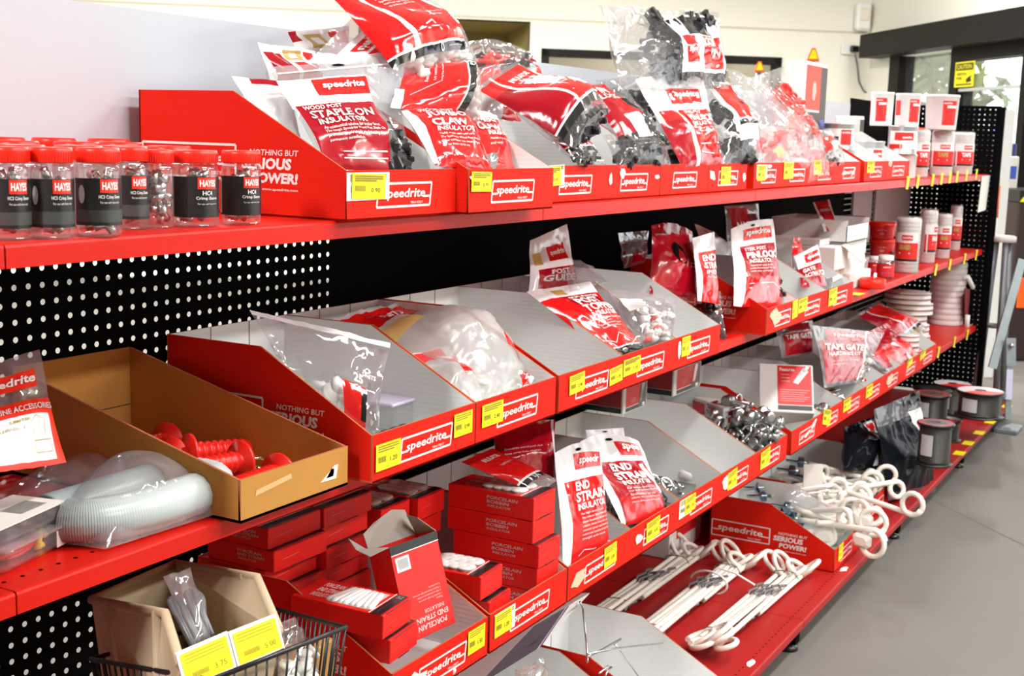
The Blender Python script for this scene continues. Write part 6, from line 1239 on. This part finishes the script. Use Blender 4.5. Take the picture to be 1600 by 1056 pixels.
# ================================================================ tied white posts on the base shelf
PW = mat('white_coated_rod', (.84, .80, .72), .38, spec=.45, vary=.05, nscale=8)
def curl(c, ax, side, r, turns=1.15, lift=.3):
    """points of a pigtail loop: starts at c heading along ax, winding towards side"""
    up_ = ax.cross(side).normalized(); pts = []
    n = int(16 * turns)
    for i in range(n + 1):
        a = 2 * math.pi * i / 16; pts.append(c + ax * (r * math.sin(a)) + side * (r * (1 - math.cos(a))) + up_ * (lift * r * i / 16))
    return pts
def bundle(label, xl, xr, xm, y0, left_curl=True, seed=1, ties=(.2, .8), skew=0., zip_tie=None):
    t = thing('post_bundle', label, 'post bundle', V(((xl + xr) / 2, y0, S4)), 'tied bundles of white posts on the base shelf'); rr = random.Random(seed)
    zb = S4 + .010
    for i in range(10):
        right = i < 5; k = i % 5; off = (k - 2) * .0165; lay = zb + (.004 if right else .018) + .003 * (k % 2)
        yy = y0 + off + rr.uniform(-.003, .003)
        def P(x): return V((x, yy + skew * (x - xm), lay + .006 * math.sin((x - xl) * 3 + k)))
        if right:
            x_end = xr - .05 - rr.uniform(0, .05); xs = xm - .02 - rr.uniform(0, .05); pts = [P(x_end + (xs - x_end) * j / 10) for j in range(11)][::-1]
            wob = [P(xs - .03) + V((0, .008, .004)), P(xs - .055) + V((0, -.006, .008)), P(xs - .085) + V((0, .006, .006)), P(xs - .12)]
            body = pts + curl(pts[-1], V((1, 0, 0)), V((0, (-1) ** k * .8, .5 + .25 * (k % 3))).normalized(), .030 + .006 * (k % 3), 1.1 + .12 * (k % 2), .35 * (1 if k % 2 else -1))
        else:
            x_end = xl + .04 + rr.uniform(0, .05); xs = xm + .02 + rr.uniform(0, .05); pts = [P(x_end + (xs - x_end) * j / 10) for j in range(11)][::-1]
            wob = [P(xs + .03) + V((0, .008, .004)), P(xs + .055) + V((0, -.006, .008)), P(xs + .085) + V((0, .006, .006)), P(xs + .12)]
            body = pts + (curl(pts[-1], V((-1, 0, 0)), V((0, -.9, .3 + .2 * (k % 3))).normalized(), .028 + .006 * (k % 3), 1.1, .4) if left_curl else [])
        mb = MB(); mb.tube(body, .0072, PW, 9); mb.tube([body[0]] + wob, .0042, GREYW, 6); mb.build('post', t)
    for s in ties:
        x = lerp(xl, xr, s); mb = MB(); mb.tube([V((x + .004 * math.sin(a), y0 + skew * (x - xm) + .040 * math.cos(a * .2618), S4 + .022 + .019 * math.sin(a * .2618))) for a in range(24)], .0016, GREYW, 5, closed=True); mb.build('wire_tie', t)
    if zip_tie is not None:
        x = zip_tie; mb = MB(); c = V((x, y0 + skew * (x - xm), S4 + .028))
        pts = [c + V((0, .055 * math.cos(a * .2618), .034 * math.sin(a * .2618))) for a in range(22)] + [c + V((.01, -.02, .045)), c + V((.02, -.07, .036)), c + V((.02, -.13, .012))]
        mb.tube(pts, .0034, WHITE, 6); mb.build('zip_tie', t)
    return t
xm1, xm2, xm3 = at(1048, 925, Z=.12).x, at(1112, 930, Z=.12).x, at(1236, 955, Z=.12).x
bundle('tied bundle of white posts lying farthest back on the base shelf', xm1 - .42, 2.80, xm1, .25, False, 1, (.3, .78), 0.)
bundle('middle tied bundle of white posts, with a white zip tie', xm2 - .48, 2.80, xm2, .095, False, 2, (.18, .8), 0., xm2 + .10)
bundle('nearest tied bundle of white posts, its loops showing at both ends', xm3 - .42, 2.81, xm3, -.065, True, 3, (.2, .82), -.02)
# ================================================================ loose pigtail posts heaped in the far base bins
GPP = 'loose pigtail posts heaped in the base-shelf bins'
def pigtail(label, head, loop, zh, zl, rp, tagged=False, fl=1, fins=True):
    A = at(head[0], head[1], Z=zh); B = at(loop[0], loop[1], Z=zl); d = (B - A).normalized(); k = mpp(B); r = rp * k
    t = thing('pigtail_post', label, 'post', A, GPP); side = (UP * -fl * .9 + RT * .1 - FW * .15); side = (side - d * side.dot(d)).normalized(); start = B - d * r * .2 - side * r
    pts = [lerp(A + d * .03, start, i / 8) for i in range(9)] + curl(start, d, side, r, 1.2, .25)
    mb = MB(); mb.tube(pts, .0085, PW, 10); mb.build('white_rod', t)
    if fins:
        mb = MB(); mb.tube([A - d * .05, A + d * .035], .005, ZINC_B, 8)
        for a in range(6):
            n = d.orthogonal().normalized(); n = (Matrix.Rotation(a * 1.047, 3, d) @ n); q = d.cross(n) * .0016
            P = [A - d * .012, A + d * .018, A + d * .012 + n * .021, A - d * .006 + n * .021]; mb.add([x + q for x in P] + [x - q for x in P], [(0, 1, 2, 3), (7, 6, 5, 4), (0, 4, 5, 1), (1, 5, 6, 2), (2, 6, 7, 3), (3, 7, 4, 0)], ZINC_B)
        mb.build('steel_fins', t)
    if tagged:
        c = lerp(A, B, .86); mb = MB(); M = frame(c, d, ZU); mb.bbox((-.03, -.02, -.014), (.03, .02, .014), PAPER, .008, M)
        for i in range(4): mb.box((-.022, -.0205 + 0, -.008 + i * .005), (.018, -.0195, -.007 + i * .005), mat('grey_print', (.35, .36, .4), .6), M)
        mb.build('paper_tag', t)
PL = [((1236, 808), (1366, 850), .17, .16, 21, True, 1, 'loose post whose loop hangs lowest over the shelf edge'), ((1228, 792), (1369, 816), .20, .20, 20, True, -1, 'loose post with a paper tag, its loop beside the lowest one'),
      ((1190, 775), (1302, 775), .22, .22, 17, False, 1, 'loose post with its loop in the middle of the heap'), ((1262, 748), (1430, 788), .24, .24, 17, False, -1, 'loose post sticking out farthest over the floor'),
      ((1250, 722), (1388, 742), .24, .22, 14, False, -1, 'loose post with an ivory loop against the black bag'), ((1236, 735), (1366, 752), .23, .22, 15, False, -1, 'loose post with an upright loop just before the pale bin wall'),
      ((1185, 762), (1310, 762), .24, .24, 15, False, -1, 'loose post on top of the heap at its centre'), ((1240, 778), (1404, 764), .20, .20, 12, False, 1, 'loose post with a flat loop beside the farthest one'),
      ((1232, 822), (1270, 790), .15, .19, 12, False, 1, 'short-looking post behind the steel fins'), ((1222, 800), (1330, 790), .18, .18, 13, False, 1, 'loose post lying under the tagged one'),
      ((1205, 782), (1340, 775), .19, .19, 13, False, 1, 'loose post in the middle layer of the heap'), ((1240, 760), (1350, 785), .17, .17, 12, False, 1, 'loose post low in the heap near the red bin front'),
      ((1195, 768), (1285, 740), .19, .22, 13, False, -1, 'loose post with a tag hanging from its raised loop'), ((1245, 830), (1294, 838), .14, .14, 13, True, 1, 'loose tagged post at the near corner of the bin'), ((1215, 772), (1375, 735), .18, .19, 11, False, 1, 'loose post half hidden under the upright loop'), ((1250, 815), (1310, 822), .15, .16, 14, False, 1, 'loose post low behind the near bin corner')]
for h_, l_, zh, zl, rp, tg, fl, lb in PL: pigtail(lb, h_, l_, zh, zl, rp, tg, fl)
rr_ = random.Random(11)
for i in range(22):
    lx, ly = rr_.uniform(1275, 1392), rr_.uniform(738, 812); hx, hy = lx - rr_.uniform(95, 130), ly + rr_.uniform(-8, 22)
    pigtail('white pigtail post deep in the heap, mostly covered by the others', (max(1200, hx), hy), (lx, ly), rr_.uniform(.13, .19), rr_.uniform(.15, .22), rr_.uniform(11, 15), False, rr_.choice((-1, 1)), i % 2 == 0)
a = at(1262, 735, Y=.1); mb = MB(); M = frame(at(1270, 748, Z=.27), RT, ZU); mb.bbox((-.032, -.05, -.002), (.032, .05, .002), PAPER, .001, M); tag(mb.build('paper_tag', org=M.translation.copy()), 'white paper tag standing up among the loose pigtail posts', 'tag')
# clear sleeve over part of the heap
a = at(1240, 770, Z=.24); t = thing('plastic_sleeve', 'clear plastic sleeve wrapped around posts in the middle of the heap', 'sleeve', a); mb = MB(); P, Q = at(1232, 780, Z=.235), at(1318, 775, Z=.235)
mb.tube([lerp(P, Q, i / 8) + V((0, 0, .004 * math.sin(i * 2))) for i in range(9)], [.034 + .003 * math.sin(i * 3) for i in range(9)], FILM, 16, caps=False); mb.build('sleeve_film', t)
# carton behind the posts
a = at(1030, 885, Y=.33); wc = at(1090, 860, Y=.30).x - a.x
wcarton('red and white carton standing behind the tied posts on the base shelf', max(2.5, a.x), .30, S4 + .001, .27, .095, .20, 0, None, 'logo', name='clamp_carton')
# ================================================================ wire spools
SPB = mat('black_spool_plastic', (.012, .012, .013), .35, spec=.5); WIRE = mat('dark_wound_wire', (.06, .058, .052), .4, metal=.5, bump=('wave', 160, .5)); SPL = mat('white_spool_label', (.62, .55, .58), .4)
def spool(label, px, pb, z0, rp, h, lab='dark', yy=None):
    c = at(px, pb, Z=z0); k = mpp(c); r = rp * k; vd = V((c.x - CAM.x, c.y - CAM.y, 0)).normalized(); p = V((c.x + vd.x * r, c.y + vd.y * r, z0)); t = thing('wire_spool', label, 'wire spool', p, 'wire spools on the base shelf'); M = Matrix.Translation(p)
    mb = MB(); mb.lathe([(r * .18, 0), (r, 0), (r, .006), (r * .5, .008)], SPB, 36, M); mb.lathe([(r * .5, h - .008), (r, h - .006), (r, h), (r * .18, h), (r * .16, h - .004)], SPB, 36, M); mb.lathe([(r * .16, 0), (r * .16, h)], SPB, 16, M); mb.build('spool_body', t)
    mb = MB(); pr = [(r * .45, .008)] + [(r * (.84 + .012 * (i % 2)), .008 + (h - .016) * i / 14) for i in range(15)] + [(r * .45, h - .008)]; mb.lathe(pr, WIRE, 30, M); mb.build('wound_wire', t)
    if lab:
        mb = MB(); f = lambda a, q: p + V((q * r * math.cos(a), q * r * math.sin(a), h + .0006)); us = [i * 2 * math.pi / 30 for i in range(31)]
        mb.grid(f, us, [.25, .6, .93], (lambda u, v: REDLAB if (v > .3 and 2.6 < u < 4.9) else SPL) if lab == 'white' else (lambda u, v: mat('dark_red_label', (.20, .02, .02), .4) if v > .6 else SPB), smooth=False, flip=True); 
        for i in range(len(mb.f)): mb.f[i] = mb.f[i][::-1]
        mb.build('round_label', t)
    fa = math.atan2(CAM.y - p.y, CAM.x - p.x); mb = MB(); f = lambda u, v: p + V(((r * .862 + .001) * math.cos(fa + lerp(-.9, -.1, u)), (r * .862 + .001) * math.sin(fa + lerp(-.9, -.1, u)), lerp(h * .25, h * .75, v))); mb.grid(f, [0, .25, .5, .75, 1], [0, 1], mat('grey_tag', (.5, .5, .52), .5)); mb.build('side_label', t)
    return p, r
z = S4 + .001
for i, (px, pb) in enumerate(((1526, 657), (1526, 657), (1526, 657))):
    spool(('bottom', 'middle', 'top')[i] + ' spool of the stack of three at the end of the base shelf' + '', 1528 + (i == 1) * 2, 657, z, 37, .105, 'white' if i == 2 else None); z += .106
z = S4 + .001
spool('lower spool of the pair right of the black bag', 1457, 731, z, 29, .16, None); spool('upper spool of the pair right of the black bag', 1457, 731 - 0, z + .161, 29, .15, 'dark')
spool('short spool behind the pair near the shelf edge', 1474, 692, z, 26, .10, None); spool('spool standing on the short one, red label on top', 1474, 692, z + .101, 26, .085, 'white')
spool('spool with a pink and white label at the back, between the two tall stacks', 1484, 652, z, 30, .15, 'white'); spool('spool low at the back behind the pair', 1452, 665, z, 30, .16, None); spool('spool on top at the back behind the pair', 1452, 665, z + .161, 30, .12, 'dark')
# ================================================================ beige bin, wire basket and oddments at the lower left
BEI = mat('beige_plastic', (.50, .40, .26), .5, spec=.35)
t = thing('parts_bin', 'beige plastic parts bin with two yellow price cards on its front lip', 'parts bin', at(300, 1040, Y=-.16))
# corners of the tub, tipped forward in the basket
fBL, fBR = at(283, 1040, Y=-.16), at(437, 985, Y=-.16); fTLm = at(252, 965, Y=-.10); 
a = fBL; ex = (fBR - fBL).normalized(); ez = (at(190, 905, Y=.04) - fBL); 
W_ = (fBR - fBL).length
tl, tr = at(258, 958, Y=-.06), at(402, 902, Y=-.06); bl, br = at(143, 937, Y=.15), at(275, 880, Y=.15)
dn = V((.0, -.02, -.13)); mb = MB(); th = V((0, 0, 0))
def plate(P, th, m):
    P = [V(q) for q in P]; n = (P[1] - P[0]).cross(P[2] - P[0]).normalized() * th; k = len(P); mb.add(P + [q + n for q in P], [tuple(range(k)), tuple(range(2 * k - 1, k - 1, -1))] + [(i, k + i, k + (i + 1) % k, (i + 1) % k) for i in range(k)], m)
fl_, fr2 = fBL, fBR; blo, bro = bl + dn, br + dn; flo, fro = fBL + V((0, .01, -.06)), fBR + V((0, .01, -.06))
plate([bl, tl, fl_, flo, blo], .004, BEI); plate([br, bro, fro, fr2, tr], .004, BEI); plate([bl, blo, bro, br], .004, BEI); plate([flo, fl_, fr2, fro], .004, BEI); plate([blo, flo, fro, bro], .004, BEI)
mb.tube([bl, tl, fl_], .006, BEI, 8); mb.tube([br, tr, fr2], .006, BEI, 8); mb.tube([bl, br], .006, BEI, 8); mb.tube([fl_, fr2], .006, BEI, 8)
for P, Q in ((lerp(bl, tl, .9), lerp(blo, flo, .8)), (lerp(bl, tl, .3), lerp(blo, flo, .3)), (lerp(br, tr, .85), lerp(bro, fro, .8)), (lerp(br, tr, .3), lerp(bro, fro, .3))): mb.tube([P, Q], .007, BEI, 8)
mb.build('bin_body', t)
for k, (c0, pr) in enumerate((((286, 1046, 358, 1014), '3.75'), ((368, 1012, 434, 985), '5.00'))):
    P = at(c0[0], c0[1], Y=-.172); Q = at(c0[2], c0[3], Y=-.172); d = (Q - P); upc = V((0, .012, .034)); mb = MB(); f = lambda u, v: P + d * u + upc * (v - .55)
    mb.add([f(-.06, -.06), f(1.06, -.06), f(1.06, 1.1), f(-.06, 1.1)] + [f(-.06, -.06) + V((0, .001, 0)), f(1.06, -.06) + V((0, .001, 0)), f(1.06, 1.1) + V((0, .001, 0)), f(-.06, 1.1) + V((0, .001, 0))], [(0, 1, 2, 3), (7, 6, 5, 4)], PAPER)
    g = lambda u, v: f(u, v) + V((0, -.0007, 0)); h_ = lambda u, v: f(u, v) + V((0, -.0013, 0)); mb.poly([(0, 0), (1, 0), (1, 1), (0, 1)], g, YEL)
    for i in range(3): mb.bar((.06, .9 - i * .1), (.9, .9 - i * .1), .012, h_, INK, .5)
    for i in range(12): mb.bar((.15 + i * .03, .2), (.15 + i * .03, .36), .012, h_, INK, .5)
    mb.text(pr.replace('.', ' '), .62, .18, .88, .36, h_, INK, .0); mb.build('price_card', t, label='yellow price card reading ' + pr)
bag('clear bag of grey rods standing in the beige parts bin', [(300, 1010, -.10), (330, 1000, -.10), (298, 885, .0), (255, 900, .0)], .022, .02, [(FILM_D, 0, 0, 1, 1)], (), seed=90, hole=False, flat=1, wr=.006)
P, Q = at(316, 1000, Y=-.095), at(283, 930, Y=-.035); mb = MB()
for i in range(7): o_ = V(((i - 3) * .006, .004 * (i % 2), 0)); mb.tube([P + o_, Q + o_ * 1.2], .0032, GREYTUBE, 7)
mb.build('grey_rods', [o for o in bpy.data.objects if o.get('label', '').startswith('clear bag of grey rods')][0])
t = thing('wire_basket', 'black wire basket holding the beige bin at the lower left', 'wire basket', at(330, 1050, Y=-.16)); mb = MB()
A, B_, C_, D = at(138, 1020, Y=.05), at(352, 1070, Y=-.19), at(537, 984, Y=-.19), at(430, 950, Y=.05)
A = V((A.x, .16, A.z)); rim = [at(142, 1030, Y=.10), at(330, 1062, Y=-.2), at(540, 980, Y=-.2), at(420, 948, Y=.06)]
zr = min(p.z for p in rim); 
mb.tube(rim, .0032, BLACKP, 8, closed=True); lowr = [lerp(q, sum(rim, V((0, 0, 0))) / 4, .12) + V((0, 0, -.13)) for q in rim]; mb.tube(lowr, .0026, BLACKP, 6, closed=True)
for i in range(4):
    P, Q, p2, q2 = rim[i], rim[(i + 1) % 4], lowr[i], lowr[(i + 1) % 4]; n = max(4, int((Q - P).length / .018))
    for j in range(n): mb.tube([lerp(P, Q, j / n), lerp(p2, q2, j / n)], .0015, BLACKP, 5)
mb.build('basket_wires', t)
bag('small clear zip bag standing behind the basket rim', [(440, 1020, -.1), (478, 1008, -.1), (462, 965, -.06), (432, 975, -.06)], .015, .01, [(FILM_D, 0, 0, 1, 1)], (), seed=91, hole=False, flat=.8)
bag('clear bag with ivory blocks lying in the basket beside the beige bin', [(440, 1075, -.15), (500, 1050, -.15), (478, 1010, -.08), (415, 1020, -.08)], .03, .02, [(FILM, 0, 0, 1, 1)], (), seed=92, hole=False, flat=1, contents=('white', 10, .03, .1, .6))
p, q = at(448, 1075, Y=-.12), at(515, 1000, Y=-.1); mb = MB(); mb.bbox((p.x, -.11, q.z - .14), (q.x, -.095, q.z + .005), KRAFT, .002); mb.bbox((p.x, -.095, q.z - .14), (q.x, -.01, q.z - .02), KRAFT, .002); tag(mb.build('kraft_box', org=V((p.x, -.11, q.z - .14))), 'small kraft box in the basket behind the clear bags', 'box')
# ================================================================ near base shelf: wire hooks, printed carton, clear bag
HK = mat('bright_wire', (.55, .57, .58), .25, metal=.9)
x = BINS['B1'][1] - .006
def wire(name, label, pts, dep, r=.0022):
    mb = MB(); P = [at(a, b, Y=y) for (a, b), y in zip(pts, dep)]; mb.tube(P, r, HK, 7); return tag(mb.build(name, org=P[0]), label, 'wire hook', 'bright wire hooks in the base-shelf bin')
wire('wire_hook', 'upright wire hook with a bent dark tip in the base-shelf bin', [(906, 940), (911, 952), (916, 1000), (918, 1034)], [.0, -.0, -.05, -.1])
wire('wire_hook', 'long wire hook reaching right to the sloping bin edge', [(918, 1022), (960, 1013), (1040, 1004), (1066, 1018)], [-.11, -.09, -.06, -.06])
wire('wire_hook', 'wire hook with a rounded tip pointing up', [(918, 1026), (935, 1018), (960, 1004), (970, 998), (966, 1003), (960, 1007)], [-.1, -.08, -.06, -.05, -.05, -.05])
wire('wire_hook', 'thin wire running down from the rounded tip', [(961, 1006), (970, 1018), (1000, 1060)], [-.06, -.07, -.12], .0014)
wire('wire_hook', 'wire hook cut by the bottom edge of the photo', [(936, 1052), (950, 1041), (956, 1041), (948, 1050), (944, 1060)], [-.12, -.12, -.12, -.12, -.12])
PUR = mat('dark_purple_print', (.05, .022, .045), .4); VIO = mat('violet_print', (.18, .03, .22), .4)
A_, B_, C_ = at(742, 1074, Y=.0), at(845, 1010, Y=.0), at(922, 926, Y=.01)
D_ = A_ + (C_ - B_); t = thing('printed_carton', 'dark purple and white printed carton leaning back under the bobbin bin', 'carton', A_)
n = (B_ - A_).cross(D_ - A_).normalized(); f = lambda u, v: A_ + (B_ - A_) * u + (D_ - A_) * v + n * .0008; f2 = lambda u, v: f(u, v) + n * .0007
mb = MB(); q = -n * .06; P = [A_, B_, C_, D_]; mb.add(P + [x + q for x in P], [(0, 1, 2, 3), (7, 6, 5, 4), (0, 4, 5, 1), (1, 5, 6, 2), (2, 6, 7, 3), (3, 7, 4, 0)], CARTON_W); mb.build('carton_body', t)
mb = MB(); mb.poly([(0, 0), (.93, 0), (.74, .5), (.54, 1), (0, 1)], f, PUR); mb.poly([(.95, .01), (.99, .02), (.79, .5), (.61, 1), (.565, 1), (.76, .5)], f2, VIO); mb.text('CURV', .80, .70, .98, .80, f2, BLACKP, .0, .1); mb.text('PULSE', .50, .30, .66, .40, f2, BLACKP, .02, .1); mb.build('printed_face', t)
bag('crumpled clear bag at the bottom edge, under the printed carton', [(800, 1090, -.2), (860, 1085, -.2), (850, 1030, -.14), (805, 1045, -.12)], .03, .02, [(FILM, 0, 0, 1, 1)], (), seed=93, hole=False, flat=1, wr=.01)
mb = MB(); p = at(760, 1030, Y=.1); mb.bbox((.62, .12, S4 + .001), (1.14, .36, S4 + .30), mat('grey_white_carton', (.50, .50, .50), .6), .003); tag(mb.build('grey_carton', org=V((.62, .12, S4))), 'plain grey white carton low behind the printed carton', 'carton')
# ================================================================ things standing past the end of the shelving
def gp(px, py, dist): d = ray(px, py); return CAM + d / d.dot(FW) * dist
t = thing('stool', 'tall round-topped stool with grey tube legs past the end divider', 'stool', gp(1566, 640, 6.6))
c = gp(1567, 373, 6.6); r = 20 * mpp(c); mb = MB(); mb.lathe([(0, -.015), (r, -.015), (r, .012), (r * .9, .016), (0, .016)], mat('pale_stool_top', (.62, .60, .56), .5), 28, Matrix.Translation(c)); mb.build('seat', t)
for (dx, dy, px, py) in ((-.5, -.3, 1551, 640), (.5, -.4, 1588, 655), (.3, .5, 1582, 630), (-.4, .5, 1560, 625)):
    q = c + V((dx * r, dy * r, -.015)); e = q + V((dx * r * 1.2, dy * r * 1.2, 0)); e.z = .0; mb = MB(); mb.tube([q, lerp(q, e, .5), e], .016, GREYTUBE, 10); mb.build('leg', t)
mb = MB(); mb.tube([c + V((.75 * r * math.cos(a * .5236), .75 * r * math.sin(a * .5236), -.45)) for a in range(12)], .009, GREYTUBE, 8, closed=True); mb.build('foot_ring', t)
# galvanised hinged strut
t = thing('hinged_strut', 'galvanised hinged steel strut leaning beside the end of the shelving', 'strut', gp(1578, 655, 6.35))
def flatbar(P, Q, w_, th, m, name):
    d = (Q - P).normalized(); n = (d.cross(FW)).normalized() * w_ / 2; q = FW * th; mb = MB(); V4 = [P - n, P + n, Q + n, Q - n]; mb.add(V4 + [a + q for a in V4], [(3, 2, 1, 0), (4, 5, 6, 7), (0, 1, 5, 4), (1, 2, 6, 5), (2, 3, 7, 6), (3, 0, 4, 7)], m); mb.build(name, t)
k = mpp(gp(1575, 550, 6.35))
flatbar(gp(1598, 405, 6.40), gp(1551, 575, 6.35), 13 * k, .012, GALV, 'upper_bar'); flatbar(gp(1580, 528, 6.33), gp(1580, 572, 6.33), 15 * k, .01, GALV, 'hinge_plate'); flatbar(gp(1578, 565, 6.34), gp(1575, 655, 6.34), 9 * k, .01, GALV, 'lower_bar')
mb = MB(); mb.lathe([(0, 0), (.012, 0), (.012, .012), (0, .014)], ZINC, 12, frame(gp(1580, 540, 6.32), RT, UP)); mb.build('pivot_bolt', t)
P = gp(1577, 600, 6.325); flatbar(gp(1578, 577, 6.325), gp(1576, 624, 6.325), 10 * k, .004, mat('pale_blue_label', (.55, .55, .72), .5), 'label')
q = gp(1578, 655, 6.34); mb = MB(); mb.bbox((q.x - .09, q.y - .05, 0), (q.x + .08, q.y + .06, .022), GALV, .004); mb.build('foot_plate', t)
# orange and white marker post
c = gp(1556, 300, 7.0); base = V((c.x, c.y, 0)); t = thing('marker_post', 'slim orange and white banded marker post behind the stool', 'marker post', base)
hs_ = [gp(1556, y, 7.0).z for y in (385, 340, 290, 265, 190)]
for (za, zb__, m, r) in ((0, hs_[1], WHITE, .02), (hs_[1], hs_[2], ORANGE, .023), (hs_[2], hs_[3], WHITE, .018), (hs_[3], hs_[4], ORANGE, .015)):
    mb = MB(); mb.lathe([(0, za), (r, za), (r, zb__), (0, zb__)], m, 14, Matrix.Translation(base + V((.0, 0, 0)))); mb.build('white_band' if m is WHITE else 'orange_band', t)
# stand by the door: dark cabinet, hazard striped top, goods
d0 = gp(1585, 400, 8.6); t = thing('display_stand', 'dark display stand with a yellow and black striped edge near the door', 'display stand', V((d0.x, d0.y, 0)))
zc = gp(1580, 312, 8.6).z; M = Matrix.Translation(V((d0.x, d0.y, 0))) @ Matrix.Rotation(TH, 4, 'Z'); mb = MB(); mb.bbox((-.25, -.9, .0), (.35, .14, zc), mat('dark_brown_stand', (.03, .014, .012), .5), .01, M); mb.build('cabinet', t)
mb = MB()
for i in range(6): mb.add([M @ V((-.253, .14 - i * .16, zc)), M @ V((-.253, .14 - i * .16 - .16, zc)), M @ V((-.253, .14 - i * .16 - .22, zc + .075)), M @ V((-.253, .14 - i * .16 - .06, zc + .075))], [(0, 1, 2, 3)], YEL if i % 2 == 0 else BLACKP)
mb.box((-.25, -.9, zc), (.35, .14, zc + .075), BLACKP, M); mb.build('striped_edge', t)
mb = MB(); mb.bbox((-.27, -.5, .35), (-.25, .10, .55), ORANGE, .004, M); mb.build('orange_panel', t)
for i, (px, py, w_, h_, m, lb) in enumerate(((1571, 225, 7, 22, 'blue', 'blue packet on the stand by the door'), (1584, 240, 9, 16, 'navy', 'navy packet at the right on the stand by the door'), (1577, 258, 12, 14, 'white', 'white packet in front on the stand by the door'))):
    zz = zc + .076; q = gp(px, 250, 8.5); kk = mpp(q); c = V((q.x, q.y, zz)); hh = gp(px, py - h_, 8.5).z - zz; mb = MB(); MM = Matrix.Translation(c + u_ * (.12 - .08 * i)) @ Matrix.Rotation(TH, 4, 'Z')
    m_ = {'blue': mat('blue_packet', (.05, .12, .55), .4), 'navy': mat('navy_packet', (.04, .05, .2), .4), 'white': PAPER}[m]; mb.bbox((0, -w_ * kk, 0), (.06, w_ * kk, hh), m_, .006, MM); mb.box((-.001, -w_ * kk * .7, hh * .3), (0, w_ * kk * .5, hh * .7), PRINT_W if m != 'white' else mat('blue_packet', (.05, .12, .55), .4), MM)
    tag(mb.build('packet', org=c), lb, 'packet', 'packets on the stand by the door')
c = gp(1573, 215, 7.6); t = thing('white_board', 'plain white board standing upright behind the end divider', 'board', V((c.x, c.y, 0))); M = Matrix.Translation(V((c.x, c.y, 0))) @ Matrix.Rotation(TH, 4, 'Z'); mb = MB(); mb.box((-.01, -.035, 0), (.01, .075, gp(1573, 172, 7.6).z), CARTON_W, M); mb.build('board_sheet', t)
